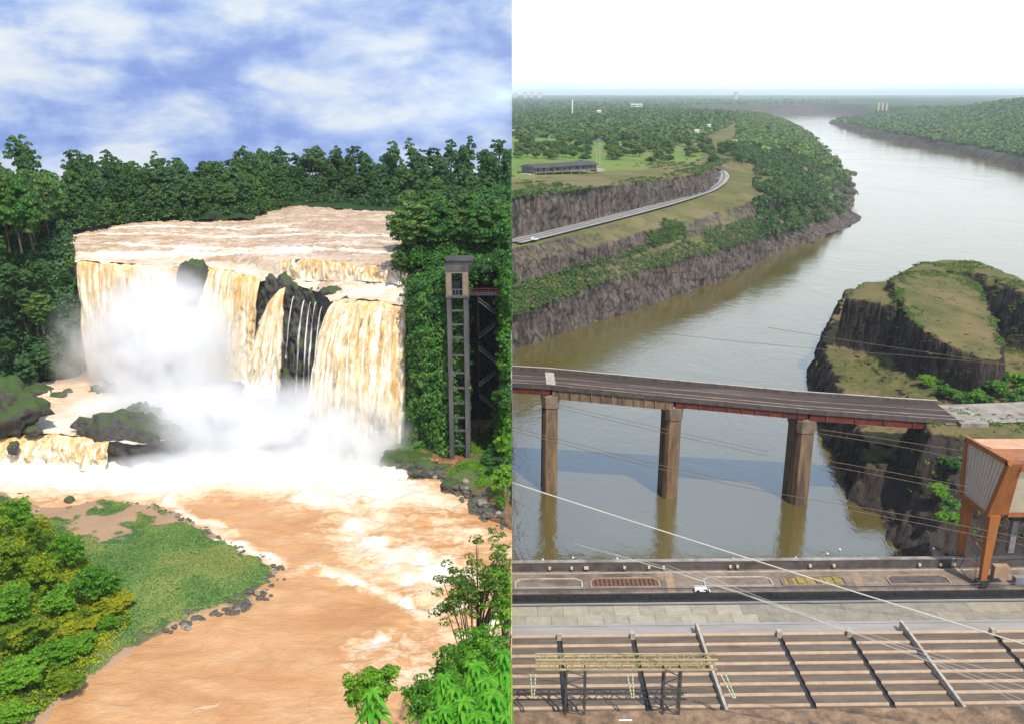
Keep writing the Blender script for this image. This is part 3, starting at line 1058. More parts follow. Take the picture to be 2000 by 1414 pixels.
def build_upper():
    R0 = lipL + lipM[:-1] + ridge_top[:-1] + lipR
    px0 = [proj(p)[0] for p in R0]
    def row(f):
        return [f(i, x) for i, x in enumerate(px0)]
    ca_x = [146, 250, 355, 405, 470, 512, 560, 600, 650, 700, 760, 798]
    ca_top = [490, 492, 495, 498, 502, 506, 508, 507, 511, 517, 524, 530]      # brink of the upper step
    ca_bot = [500, 503, 507, 509, 516, 526, 540, 546, 545, 545, 550, 556]
    ca_y = [222, 220, 218, 217, 213, 209, 206, 203.5, 200, 197, 192.5, 190]
    def top(i, x):
        return pt(x, np.interp(x, ca_x, ca_top), y=np.interp(x, ca_x, ca_y))
    def bot(i, x):
        return pt(x, np.interp(x, ca_x, ca_bot), y=np.interp(x, ca_x, ca_y) - 1.3)
    R1, R2 = row(bot), row(top)
    # upstream rows
    def up(k):
        def f(i, x):
            s = (x - 146) / (798 - 146)
            far = pt(np.interp(s, [0, .25, .5, .63, 1], [105, 300, 478, 560, 822]), np.interp(s, [0, .25, .5, .63, 1], [458, 434, 425, 402, 417]),
                     y=np.interp(s, [0, .25, .5, .63, 1], [250, 262, 275, 290, 276]))
            a = R2[i]
            p = a + (far - a) * k
            return p
        return f
    R3, R4, R5 = row(up(0.33)), row(up(0.66)), row(up(1.0))
    rows = [np.array(r) for r in (R0, R1, R2, R3, R4, R5)]
    V = loft(rows, 230, [22, 8, 20, 26, 26], None)
    n = fbm(V * np.array((0.10, 0.42, 0.1)), 4, 31, 0.55)
    V[..., 2] += n * 0.5 + fbm(V * np.array((0.6, 1.2, 0.3)), 4, 33, 0.6) * 0.32
    nu, nv = V.shape[:2]
    P = V.reshape(-1, 3)
    # foam: broken lines of rapids across the stream, stronger near the brink
    j = np.tile(np.arange(nv), nu)
    d = P[:, 1]
    lines = np.zeros(len(P))
    for (pa, pb, w, s) in [((120, 455), (800, 470), 1.1, 0.75), ((140, 470), (810, 500), 1.3, 0.8), ((180, 446), (560, 450), 0.9, 0.75), ((150, 486), (600, 492), 1.6, 0.8),
                           ((560, 455), (812, 470), 0.8, 0.5), ((140, 500), (500, 512), 2.0, 0.8), ((250, 478), (700, 482), 0.8, .4)]:
        a, b = pt(*pa, z=84)[:2], pt(*pb, z=84)[:2]
        dd = ldist(P[:, :2], [a, (a + b) / 2 + np.array((0, 1.5)), b])
        lines = np.maximum(lines, s * np.exp(-(dd / w) ** 2))
    near = np.where(j <= 22, 0.10, 0.0) + 0.16 * np.exp(-np.maximum(j - 30, 0) / 14.0)
    foam = np.clip(np.maximum(lines, near + 0.12 * fbm(P * 0.15, 3, 8)) + 0.10 + 0.16 * fbm(P * np.array((0.06, 0.25, 0.1)), 3, 9), 0, 1)
    put('upper_river', mesh('upper_river', P, grid_faces(nu, nv)[:, ::-1], MT['water_upper'], smooth=True, attrs={'foam': foam}), kind='structure')
    # the step itself carries orange water
    T = [top(0, x) for x in np.linspace(545, 803, 14)]
    B = [bot(0, x) + np.array((0, -0.8, -0.2)) for x in np.linspace(545, 803, 14)]
    T = [p + np.array((0, -0.45, 0.10)) for p in T]
    curtain('cascade', 'long low orange step of the river just above the main drop', T, B, 160, 14, 'fall_orange', 8, 0.6, (0.6, 0.6, 0.4), edge_w=0.03, foam_gain=0.7, strands=60, sw=(0.6, 2.5))


build_upper()

# ---- the big falls
def base_of(lip, dy, z, dx=0.0):
    return [np.array((p[0] + dx, p[1] + dy, z)) for p in lip]


curtain('waterfall', 'wide brown left waterfall against the dark jungle cliff', [p + np.array((0, 0.5, 0.12)) for p in lipL], base_of(lipL, -3.5, ZP - 0.5), 170, 90, 'fall_left', 1, 0.8, edge_w=0.07, foam_gain=0.9, strands=70)
mb_ = [np.array((p[0] - 4.2 + 0.8 * i, p[1] - 6.0, 56.0)) for i, p in enumerate(lipM)]
curtain('waterfall', 'foaming orange waterfall sliding left between the two dark rocks', [p + np.array((0, 0.5, 0.12)) for p in lipM], mb_, 110, 80, 'fall_left', 2, 1.2, (0.35, 0.35, 0.2), curve=0.5, edge_w=0.08, foam_gain=0.9, strands=40)
fl = [pt(a, b, y=c) for a, b, c in [(530, 583, 199.7), (546, 566, 199.3), (564, 560, 199.0)]]
fb = [pt(a, b, y=c) for a, b, c in [(462, 775, 192.5), (500, 780, 191.5), (552, 785, 191)]]
curtain('waterfall', 'pale fan of water spreading down the left of the ribbed dark rock', fl, fb, 60, 80, 'fall_main', 6, 0.5, (0.8, 0.8, 0.08), curve=0.1, edge_w=0.32, foam_gain=1.2, strands=40, sw=(0.5, 1.6), dens=0.8)
rl = [p + np.array((0, 1.4, 0.25)) for p in lipR]
rb = [np.array((-44.0, 178.5, ZL - .5)), np.array((-38.0, 177.0, ZL - .5)), np.array((-30.0, 176.5, ZL - .5)), np.array((-22.0, 178.0, ZL - .5))]
curtain('waterfall', 'broad creamy orange main waterfall nearest the lift tower', rl, rb, 230, 130, 'fall_main', 3, 0.75, (0.35, 0.35, 0.14), edge_w=0.05, foam_gain=1.0, bulge=0.8, strands=110, sw=(0.8, 2.6))
tl = [pt(a, b, y=180.0) for a, b in [(789, 745), (793, 745)]]
tb = [pt(a, b, y=177.0) for a, b in [(776, 865), (784, 868)]]
curtain('waterfall', 'narrow white trickle between the main waterfall and the green cliff', tl, tb, 16, 50, 'fall_white', 7, 0.3, edge_w=0.2)

# ---- ribbed dark rock between the falls
def rock_wall():
    top = [pt(a, b, y=c) for a, b, c in [(503, 610, 203.6), (512, 572, 204), (522, 550, 204.5), (545, 545, 203.5), (566, 552, 201), (585, 563, 199), (612, 566, 197), (640, 566, 194), (668, 572, 190), (676, 590, 188)]]
    bk = [p + np.array((0.5, 5.0, -1.0)) for p in top]
    bot = []
    for p in top:
        bot.append(np.array((p[0] - 3.5, p[1] - 4.0, 50.0)))
    mid = [a * 0.75 + b * 0.25 + np.array((0, 0.5, 0)) for a, b in zip(top, bot)]

    def dsp(P):
        col = vnoise(np.stack([P[..., 0] * 0.55, P[..., 1] * 0.3, P[..., 2] * 0.05], -1), 71)
        return col * 0.8 + fbm(P * np.array((0.6, 0.6, 0.35)), 5, 72, 0.6) * 0.9 + cell(P * np.array((0.8, 0.8, 0.3)) + 0.3 * fbm(P * 0.4, 2, 73)[..., None], 74) * 0.35
    V = loft([bk, top, mid, bot], 130, [8, 20, 40], dsp)
    nu, nv = V.shape[:2]
    o = put('rock_outcrop', mesh('rock_outcrop', V.reshape(-1, 3), grid_faces(nu, nv), MT['rock_wet'], smooth=True))
    tag(o, 'ribbed dark rock face with mossy top standing between the falls', 'rock')
    # white threads of water on it
    rng = np.random.default_rng(4)
    for i, (px, py0, py1, w, yy) in enumerate([(574, 580, 700, 3, 194.6), (594, 585, 765, 6, 194.2), (607, 590, 770, 3.5, 193.2), (617, 590, 760, 5, 192.2), (629, 600, 730, 3, 191.2)]):
        n = 7
        lp = [pt(px - w / 2, py0, y=yy), pt(px + w / 2, py0, y=yy)]
        bp = [pt(px - 17 - w * 0.6, py1, y=yy - 3.2), pt(px - 14 + w * 0.6, py1, y=yy - 3.2)]
        which = ['first thin white thread of water from the left on the ribbed dark rock', 'second and widest white thread on the ribbed dark rock', 'third thin white thread from the left on the ribbed dark rock',
                 'fourth white thread from the left on the ribbed dark rock', 'rightmost short white thread of water on the ribbed dark rock'][i]
        curtain('water_thread', which, lp, bp, 8, 50, 'fall_white', 30 + i, 0.25, edge_w=0.5, curve=0.2, low_fade=0.3, dens=0.33)


rock_wall()


def back_wall():
    line = lipL + lipM + ridge_top[1:-1] + lipR
    top = [p + np.array((0, 0.75, -0.12)) for p in line]
    top[0] = top[0] + np.array((-2.0, 0, 0))
    mid = [p * np.array((1, 1, 0)) + np.array((0, 0.5, 66.0)) for p in top]
    bot = [p * np.array((1, 1, 0)) + np.array((0, 0.0, 47.0)) for p in top]
    V = loft([top, mid, bot], 160, [24, 24], lambda P: vnoise(np.stack([P[..., 0] * 0.5, P[..., 1] * 0.3, P[..., 2] * 0.06], -1), 75) * 0.6 + fbm(P * 0.35, 3, 76) * 0.4)
    nu, nv = V.shape[:2]
    put('falls_cliff', mesh('falls_cliff', V.reshape(-1, 3), grid_faces(nu, nv), MT['rock_wet'], smooth=True), kind='structure')


back_wall()


def px_rock(name, label, box, yy, seed, mat, depth=1.0, sub=4, rough=0.35, freq=1.3, sink=0.0):
    """rock filling a photo box (x0,y0,x1,y1) at distance yy"""
    x0, y0, x1, y1 = box
    a, b = pt(x0, y1, y=yy), pt(x1, y0, y=yy)
    w, h = b[0] - a[0], b[2] - a[2]
    return rock(name, label, ((a[0] + b[0]) / 2, yy, (a[2] + b[2]) / 2 - sink), (w / 2 * 1.08, w / 2 * depth, h / 2 * 1.12), seed, mat, sub=sub, rough=rough, freq=freq)


px_rock('rock', 'tall dark boulder splitting the brink of the left waterfall', (350, 508, 414, 618), 210.5, 8, 'rock_wet', 0.8, rough=0.16, freq=1.5)
px_rock('rock', 'small mossy knob of rock atop the right end of the ribbed rock', (628, 560, 672, 582), 192.5, 6, 'rock_wet', 0.8)
px_rock('rock', 'low dark rock at the right bank just above the main waterfall', (776, 574, 806, 590), 187, 9, 'rock_wet', 0.8, sub=3)
px_rock('rock', 'twin-topped grey boulder alone in the misty left pool', (180, 754, 205, 783), 199, 12, 'rock_wet', 0.9, rough=0.36, freq=1.8)
px_rock('rock', 'larger round half of the twin boulder in the misty left pool', (198, 750, 230, 783), 199.5, 13, 'rock_wet', 0.9, rough=0.36, freq=1.8)
px_rock('rock', 'long flat mossy rock shelf left of the misty mound', (150, 815, 262, 868), 174.5, 14, 'rock_wet', 0.35, rough=0.36, freq=1.8)
px_rock('rock', 'rounded grey rock top of the misty mound, the left hump', (244, 792, 288, 850), 176, 15, 'rock_wet', 0.8, rough=0.36, freq=1.8)
px_rock('rock', 'rounded grey rock top of the misty mound, the right hump', (276, 790, 312, 850), 177, 16, 'rock_wet', 0.8, rough=0.36, freq=1.8)
px_rock('rock', 'broad wet rock forming the body of the misty mound', (196, 812, 352, 935), 172.8, 17, 'rock_wet', 0.30, rough=0.36, freq=1.8)
px_rock('rock', 'pale misted rock in the centre below the ribbed face', (424, 772, 500, 835), 188, 18, 'rock_wet', 0.6, rough=0.36, freq=1.8)
px_rock('rock', 'misted rock sloping right beside the pale central rock', (470, 785, 575, 850), 186, 19, 'rock_wet', 0.5, rough=0.36, freq=1.8)
px_rock('rock', 'big moss-green block of rock at the left edge of the pool', (-60, 748, 66, 850), 176, 22, 'rock_mossy', 0.7, rough=0.42, freq=1.9)
for i, (bx, lb, yy) in enumerate([((98, 766, 128, 778), 'small dark rock breaking the brown rapids left of the twin boulder', 196), ((122, 759, 145, 771), 'little dark rock near the dark cliff foot', 199),
                                  ((50, 832, 78, 850), 'small mossy rock at the lip of the low cascade', 173), ((16, 862, 34, 888), 'upright small rock in the low cascade at far left', 170),
                                  ((35, 752, 95, 772), 'dark boulders heap at the foot of the left cliff', 199), ((30, 966, 56, 984), 'dark bushy rock at the upper left tip of the meadow', 157),
                                  ((128, 970, 146, 982), 'small brown rock in the shallows above the meadow', 153), ((575, 508, 590, 522), 'small dark rock poking through the upper orange step', 204),
                                  ((706, 552, 730, 566), 'low black rock in the shallows above the main waterfall', 193), ((742, 560, 756, 570), 'tiny black rock in the shallows above the main waterfall', 191)]):
    px_rock('rock', lb, bx, yy, 40 + i, 'rock_wet', 0.9, sub=3)


# ---- land: cliffs, plateaus, peninsula, near bank
def cliff_noise(P):
    return fbm(P * np.array((0.12, 0.12, 0.08)), 5, 41) * 1.6 + vnoise(P * np.array((0.5, 0.5, 0.06)), 42) * 0.7


def build_left_cliff():
    foot = [(-170, 165, 49), (-135, 192, 52), (-116, 203, 52.5), (-106.5, 209, 53), (-104, 214, 53), tuple(pt(120, 458, z=84)), tuple(pt(220, 441, z=84.2)), tuple(pt(300, 435, z=84.5)),
            tuple(pt(400, 433, z=84.6)), tuple(pt(480, 430, z=84.8)), tuple(pt(520, 420, z=84.9)), tuple(pt(556, 415, z=85))]
    foot = [np.array(p, float) for p in foot]
    foot[5] = np.array((-119.0, 243.0, 83.5))
    foot[4] = np.array((-105.0, 214.0, 53.0))
    top = [p.copy() for p in foot]
    for i, p in enumerate(top):
        p[2] = 86.0
        if i < 5:
            p += np.array((-2.0, 3.0, 0))
        else:
            p += np.array((-1.0, 2.0, 0))
    back = [p + np.array((-12, 30, 2.5)) for p in top]
    back[0] = np.array((-230, 200, 88.0))
    end = [p + np.array((-20, 34, -45)) for p in back]
    V = loft([foot, top, back, end], 150, [36, 14, 4], cliff_noise)
    nu, nv = V.shape[:2]
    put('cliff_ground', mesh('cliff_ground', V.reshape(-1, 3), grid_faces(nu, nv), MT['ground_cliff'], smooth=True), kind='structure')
    return V


VLc = build_left_cliff()


def build_far_bank():
    foot = [pt(a, b, z=85.6) for a, b in [(540, 404), (600, 405), (660, 408), (720, 412), (780, 416), (830, 420), (900, 424), (1000, 430)]]
    foot[-1][0] = -0.02
    a = [p + np.array((0, 3, 1.2)) for p in foot]
    b = [p + np.array((0, 45, 4.0)) for p in foot]
    e = [p + np.array((0, 80, -40)) for p in foot]
    V = loft([foot, a, b, e], 60, [4, 10, 4], lambda P: fbm(P * 0.1, 3, 51) * 0.4)
    V[..., 0] = np.minimum(V[..., 0], -0.02)
    nu, nv = V.shape[:2]
    put('far_bank_ground', mesh('far_bank_ground', V.reshape(-1, 3), grid_faces(nu, nv), MT['ground_cliff'], smooth=True), kind='structure')


build_far_bank()


def build_right_cliff():
    plan = [(-29.5, 274), (-25.5, 235), (-22.5, 200), (-21.7, 190), (-21.2, 182), (-19.8, 175.5), (-17, 172), (-13.4, 171), (-10.2, 171.5), (-9.6, 181), (-9.2, 192), (-2.4, 192), (-1.7, 181), (-1.2, 168), (-0.02, 166)]
    foot = [np.array((x, y, (82.0 if i < 4 else 49.5))) for i, (x, y) in enumerate(plan)]
    topz = [87, 87, 86, 85, 84, 84, 84, 85, 86, 87, 87, 87, 87, 85, 84]
    top = [np.array((x + (1.5 if i < 5 else 0.3), y + 1.5, topz[i])) for i, (x, y) in enumerate(plan)]
    top[-1][0] = -0.02
    back = [np.array((min(-0.02, x + 14), y + (10 if i > 3 else 2), topz[i] + 2)) for i, (x, y) in enumerate(plan)]

    def dsp(P):
        return fbm(P * np.array((0.25, 0.25, 0.15)), 4, 61) * 0.7 + vnoise(P * np.array((0.8, 0.8, 0.08)), 62) * 0.4
    V = loft([foot, top, back], 190, [50, 8], dsp)
    V[..., 0] = np.minimum(V[..., 0], -0.02)
    nu, nv = V.shape[:2]
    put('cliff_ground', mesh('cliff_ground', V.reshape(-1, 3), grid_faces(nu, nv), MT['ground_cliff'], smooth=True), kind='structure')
    # ground on top
    W = np.array([(-28, 276, 86.6), (-0.02, 276, 88.5), (-0.02, 196, 88.2), (-9.5, 190, 87.4), (-20, 184, 85.0)])
    put('plateau_ground', mesh('plateau_ground', W, [list(range(5))], MT['ground_cliff']), kind='structure')
    return V


VRc = build_right_cliff()

meadow_px = [(-260, 940), (0, 962), (60, 985), (120, 988), (200, 976), (290, 983), (350, 1008), (440, 1058), (505, 1090), (545, 1108), (528, 1140), (482, 1180), (380, 1205), (310, 1245), (240, 1285), (170, 1328), (150, 1360), (60, 1420), (-100, 1560), (-420, 1600)]
meadow_poly = px2(meadow_px, ZL)


def meadow_z(P):
    d = sdist(P, meadow_poly) + fbm(np.column_stack([P * 0.25, np.zeros(len(P))]), 3, 81) * 0.9
    z = ZL - 0.7 + 1.1 * sstep(-1.5, 1.5, d) + 0.9 * sstep(1, 12, d) + 2.5 * sstep(15, 50, d)
    z += fbm(np.column_stack([P * 0.35, np.zeros(len(P))]), 4, 82) * 0.22 * sstep(0, 3, d)
    return z


def meadow_mud(P):
    m = np.zeros(len(P))
    for px, py, r in [(190, 1030, 7), (150, 1000, 6), (235, 1020, 5), (110, 995, 6), (215, 1050, 4), (300, 1005, 3.5), (320, 1020, 3), (60, 990, 5), (260, 1000, 3)]:
        c = pt(px, py, z=ZL)[:2]
        m = np.maximum(m, np.exp(-((P - c) ** 2).sum(1) / r ** 2))
    d = sdist(P, meadow_poly)
    m = np.maximum(m, 0.75 * np.exp(-(np.maximum(d, 0) / 1.6) ** 2))
    return m


def build_meadow():
    V, Fc = heightfield(-150, -24, 66, 166, 0.7, meadow_z, lambda P: sdist(P, meadow_poly) > -2.5)
    put('meadow_ground', mesh('meadow_ground', V, Fc, MT['ground_meadow'], smooth=True, attrs={'mud': meadow_mud(V[:, :2])}), kind='structure')


build_meadow()

shore_poly = px2([(742, 878), (752, 908), (800, 928), (862, 938), (868, 955), (905, 962), (935, 985), (948, 1012), (1000, 1032)], ZL) + [(0.0, 140), (0.0, 190), (-22, 190)]
shore_poly[-4] = (0.0, pt(1000, 1032, z=ZL)[1])


def shore_z(P):
    d = sdist(P, shore_poly) + fbm(np.column_stack([P * 0.5, np.zeros(len(P))]), 3, 91) * 0.6
    z = ZL - 0.8 + 1.8 * sstep(-1.2, 0.8, d) + 1.5 * sstep(0.5, 6, d) + 0.7 * sstep(5, 14, d)
    return z + fbm(np.column_stack([P * 0.7, np.zeros(len(P))]), 4, 92) * 0.28 * sstep(-0.5, 1, d)


def build_shore():
    V, Fc = heightfield(-30, -0.02, 138, 188, 0.4, shore_z, lambda P: sdist(P, shore_poly) > -2)
    put('shore_ground', mesh('shore_ground', V, Fc, MT['ground_shore'], smooth=True), kind='structure')
    # trodden earth path at the foot of the tower
    c = [pt(a, b, z=51.2) for a, b in [(815, 885), (840, 890), (862, 896), (885, 893), (915, 890)]]
    for p in c:
        p[2] = shore_z(np.array([p[:2]]))[0] + 0.05
    V = []
    for p in c:
        for s in (-1.0, 1.0):
            q = p + np.array((0, s * 1.1, 0))
            q[2] = shore_z(np.array([q[:2]]))[0] + 0.08
            V.append(q)
    put('path', mesh('path', V, [(2 * i, 2 * i + 2, 2 * i + 3, 2 * i + 1) for i in range(len(c) - 1)], MT['path_earth'], smooth=True), kind='structure')


m_plain('path_earth', (0.26, 0.095, 0.045), (0.40, 0.17, 0.085), 0.9, 0.95)
build_shore()


def bank_z(P):
    r = np.hypot(P[:, 0] * 0.5, P[:, 1])
    z = 116.5 - 0.93 * P[:, 1]
    edge = -6 - 0.30 * P[:, 1]                       # the slope runs out to the left of the viewpoint
    z = z - 0.55 * np.maximum(edge - P[:, 0], 0)
    return np.maximum(z, 46.5) + fbm(np.column_stack([P * 0.2, np.zeros(len(P))]), 3, 95) * 0.3


def build_bank():
    V, Fc = heightfield(-70, -0.02, 2, 84, 0.9, bank_z)
    put('bank_ground', mesh('bank_ground', V, Fc, MT['ground_meadow'], smooth=True), kind='structure')


build_bank()


# earth side of the valley where it ends at x = 0
W = np.array([(-0.03, y, z) for y, z in [(2, 114), (74, 46.4), (138, 47.0), (150, 48.8), (167, 50.5), (169, 83), (192, 87.5), (276, 87.5), (345, 50), (345, -6), (2, -6)]])
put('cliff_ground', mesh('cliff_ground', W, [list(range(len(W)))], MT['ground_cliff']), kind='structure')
# ------------------------------------------------------------------ lift tower, people
def build_tower():
    y0 = 168.0
    bx = pt(880, 890, y=y0)
    t = thing('lift_tower', 'tall slender grey concrete lift tower standing against the dark cliff recess', 'tower', (-10.3, y0, 50.6))
    zb, zt = 50.4, pt(880, 522, y=y0)[2]
    xl, xr = -11.9, -8.75
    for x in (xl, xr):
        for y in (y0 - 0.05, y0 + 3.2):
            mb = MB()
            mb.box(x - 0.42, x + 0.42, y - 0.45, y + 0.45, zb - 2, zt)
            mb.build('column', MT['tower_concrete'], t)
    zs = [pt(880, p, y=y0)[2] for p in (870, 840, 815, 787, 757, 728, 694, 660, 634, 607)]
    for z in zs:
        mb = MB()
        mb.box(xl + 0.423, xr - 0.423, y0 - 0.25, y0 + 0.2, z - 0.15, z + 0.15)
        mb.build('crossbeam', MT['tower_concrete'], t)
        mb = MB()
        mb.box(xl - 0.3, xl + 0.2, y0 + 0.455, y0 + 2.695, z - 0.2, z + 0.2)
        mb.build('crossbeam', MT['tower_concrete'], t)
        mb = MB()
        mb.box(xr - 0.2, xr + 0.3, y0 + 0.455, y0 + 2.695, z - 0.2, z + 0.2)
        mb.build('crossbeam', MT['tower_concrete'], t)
    # top landing: framed opening, lintel box, machine room, roof slab
    z1, z2 = pt(880, 577, y=y0)[2], pt(880, 533, y=y0)[2]
    mb = MB()
    mb.box(xl - 0.62, xr + 0.62, y0 - 0.7, y0 + 3.9, z1 - 0.4, z1)
    mb.build('landing_slab', MT['tower_concrete'], t)
    mb = MB()
    mb.box(xl - 0.55, xl + 0.55, y0 - 0.62, y0 - 0.552, z1, z2)
    mb.box(xr - 0.55, xr + 0.55, y0 - 0.62, y0 - 0.552, z1, z2)
    mb.box(xl - 0.55, xr + 0.55, y0 - 0.62, y0 - 0.552, z2, z2 + 0.35)
    mb.build('door_frame', MT['concrete_warm'], t)
    mb = MB()
    mb.box(xl + 0.52, xr - 0.52, y0 + 0.4, y0 + 2.6, z1 + 0.02, z1 + 2.6)
    mb.build('lift_cabin', MT['glass_dark'], t)
    mb = MB()
    for k in range(4):
        mb.bar((xl + 0.6 + k * 0.65, y0 - 0.45, z1 + 0.02), (xl + 0.6 + k * 0.65, y0 - 0.45, z1 + 1.2), 0.06)
    mb.bar((xl + 0.5, y0 - 0.45, z1 + 1.2), (xr - 0.5, y0 - 0.45, z1 + 1.2), 0.08)
    mb.build('gate', MT['steel_grey'], t)
    zr = pt(880, 517, y=y0)[2]
    mb = MB()
    mb.box(xl - 0.65, xr + 0.65, y0 - 0.72, y0 + 3.9, z2 + 0.353, zr)
    mb.build('machine_room', MT['tower_concrete'], t)
    mb = MB()
    mb.box(xl - 0.3, xr + 1.3, y0 - 0.5, y0 + 4.4, zr + 0.003, zr + 0.7)
    mb.box(xl - 0.45, xr + 1.5, y0 - 0.7, y0 + 4.6, zr + 0.703, zr + 0.9)
    mb.build('roof', MT['roof_dark'], t)
    mb = MB()
    mb.box(xr + 0.63, -1.6, y0 + 1.2, y0 + 3.2, z1 - 0.35, z1 - 0.1)
    mb.build('walkway', MT['steel_dark'], t)
    mb = MB()
    for x in np.arange(xr + 0.8, -1.7, 0.7):
        mb.bar((x, y0 + 1.3, z1 - 0.1), (x, y0 + 1.3, z1 + 1.0), 0.06)
    mb.bar((xr + 0.7, y0 + 1.3, z1 + 1.0), (-1.7, y0 + 1.3, z1 + 1.0), 0.08)
    mb.bar((xr + 0.7, y0 + 1.3, z1 + 0.5), (-1.7, y0 + 1.3, z1 + 0.5), 0.06)
    mb.build('railing', MT['metal_red'], t)
    # zig-zag stair flights in the recess behind
    st = thing('cliff_stair', 'pale broken flights of metal stair hanging in the dark recess beside the tower', 'stair', (-4.5, 176.5, 50.5))
    zz = z1 - 3
    for k in range(6):
        za, zb2 = zz - k * 5.0, zz - k * 5.0 - 2.6
        a, b = ((-6.6, -3.4) if k % 2 == 0 else (-3.4, -6.6))
        mb = MB()
        mb.bar((a, 176.2, za), (b, 176.2, zb2), 0.35, 0.12)
        for q in range(7):
            x = a + (b - a) * q / 6
            z = za + (zb2 - za) * q / 6
            mb.bar((x, 175.9, z), (x, 175.9, z + 0.8), 0.05)
        mb.bar((a, 175.9, za + 0.8), (b, 175.9, zb2 + 0.8), 0.07)
        mb.build('stair_flight', MT['steel_grey'], st)
    for x in (-6.8, -3.2):
        mb = MB()
        mb.bar((x, 177.2, 49.5), (x, 177.2, zz + 1), 0.12)
        mb.build('post', MT['steel_dark'], st)


build_tower()


def person(label, loc, shirt, trousers, lean=0.0, face=0.0, h=1.72, stride=0.1):
    """small standing figure: one skinned body, head shaped with a face, clothes as child meshes"""
    t = thing('person', label, 'person', loc, None, face)
    s = h / 1.72
    def skinned(name, joints, edges, mat):
        me = bpy.data.meshes.new(name)
        me.from_pydata([tuple(c * s for c in j[:3]) for j in joints], edges, [])
        o = put(name, me, t)
        md = o.modifiers.new('skin', 'SKIN')
        for i, j in enumerate(joints):
            me.skin_vertices[0].data[i].radius = (j[3] * s, (j[4] if len(j) > 4 else j[3]) * s)
        me.skin_vertices[0].data[0].use_root = True
        sb = o.modifiers.new('sub', 'SUBSURF')
        sb.levels = sb.render_levels = 1
        me.materials.append(mat)
        return o
    st = stride
    body = [(0, 0, .98, .13, .10), (0, 0, 1.2, .14, .10), (0, 0, 1.40, .15, .09), (0, 0, 1.50, .055), (0, .01, 1.60, .085, .095), (0, .01, 1.70, .07, .08),
            (.19, 0, 1.40, .05), (.25, -.03, 1.14, .04), (.24, -.16, .94, .03), (-.19, 0, 1.40, .05), (-.25, .02, 1.14, .04), (-.26, -.08, .90, .03),
            (.09, 0, .92, .08), (.10, -st, .50, .06), (.10, -st * .4, .08, .045), (.10, -st * .4 - .14, .03, .04),
            (-.09, 0, .92, .08), (-.10, st, .50, .06), (-.10, st * 1.5, .08, .045), (-.10, st * 1.5 - .14, .03, .04)]
    E = [(0, 1), (1, 2), (2, 3), (3, 4), (4, 5), (2, 6), (6, 7), (7, 8), (2, 9), (9, 10), (10, 11), (0, 12), (12, 13), (13, 14), (14, 15), (0, 16), (16, 17), (17, 18), (18, 19)]
    skinned('body', body, E, MT['skin'])
    sh = [(0, 0, 1.0, .15, .115), (0, 0, 1.2, .16, .12), (0, 0, 1.41, .165, .105), (.20, 0, 1.40, .065), (.245, -.02, 1.2, .06), (-.20, 0, 1.40, .065), (-.245, .01, 1.2, .06)]
    skinned('shirt', sh, [(0, 1), (1, 2), (2, 3), (3, 4), (2, 5), (5, 6)], shirt)
    tr = [(0, 0, .97, .15, .115), (.09, 0, .90, .095), (.10, -st, .50, .075), (.10, -st * .4, .14, .06), (-.09, 0, .90, .095), (-.10, st, .50, .075), (-.10, st * 1.5, .14, .06)]
    skinned('trousers', tr, [(0, 1), (1, 2), (2, 3), (0, 4), (4, 5), (5, 6)], trousers)
    V, Fc = rock_arrays(5, .10, .115, .10, 2, 0.05)
    V = V + np.array((0, .03, 1.665))
    put('hair', mesh('hair', V * s, Fc, MT['hair'], smooth=True), t)
    return t


for px, py, lb, a, b, fz in [(853, 893, 'person in a salmon pink shirt standing on the red earth path', 'cloth_pink', 'cloth_dark', 0.5), (866, 888, 'person in a pale blue top beside the foot of the tower', 'cloth_blue', 'cloth_dark', -0.8)]:
    p = pt(px, py, z=51.3)
    z = shore_z(np.array([p[:2]]))[0]
    person(lb, (p[0], p[1], z + 0.03), MT[a], MT[b], face=fz)

# ------------------------------------------------------------------ forest
rngF = np.random.default_rng(77)


def proto(seed, h, w, leafmat, **kw):
    c, t = tree_arrays(seed, h, w, **kw)
    return join_tree(c, t, MT[leafmat], MT['bark'], 'forest_tree')


FP = [proto(101, 10, 7.5, 'leaf_forest', crown_frac=0.98, n=105, per=52, leaf=0.27, cl=0.85, low=-0.9),
      proto(102, 10, 6.5, 'leaf_blue', crown_frac=1.0, n=100, per=52, leaf=0.26, cl=0.8, low=-0.95),
      proto(103, 10, 8.0, 'leaf_forest', crown_frac=0.95, n=105, per=52, leaf=0.27, cl=0.9, low=-0.8),
      proto(104, 10, 7.0, 'leaf_blue', crown_frac=0.98, n=100, per=52, leaf=0.26, cl=0.8, low=-0.9),
      proto(105, 10, 7.0, 'leaf_lush', crown_frac=0.95, n=100, per=52, leaf=0.27, cl=0.85, low=-0.9)]
EM = [proto(111, 10, 4.6, 'leaf_blue', crown_frac=0.75, n=46, per=34, leaf=0.26, cl=0.55, lobes=4, low=-0.2),
      proto(112, 10, 4.0, 'leaf_forest', crown_frac=0.8, n=46, per=34, leaf=0.26, cl=0.55, lobes=4, low=-0.4),
      proto(113, 10, 5.0, 'leaf_blue', crown_frac=0.65, n=46, per=30, leaf=0.26, cl=0.5, lobes=3, low=0.0)]

SKY_X = [-200, 0, 30, 70, 120, 200, 300, 400, 460, 520, 600, 700, 760, 820, 900, 960, 1000, 1100]
SKY_Y = [268, 285, 284, 290, 296, 298, 306, 308, 313, 306, 299, 294, 296, 288, 284, 276, 272, 268]


def skyline(px):
    return np.interp(px, SKY_X, SKY_Y)


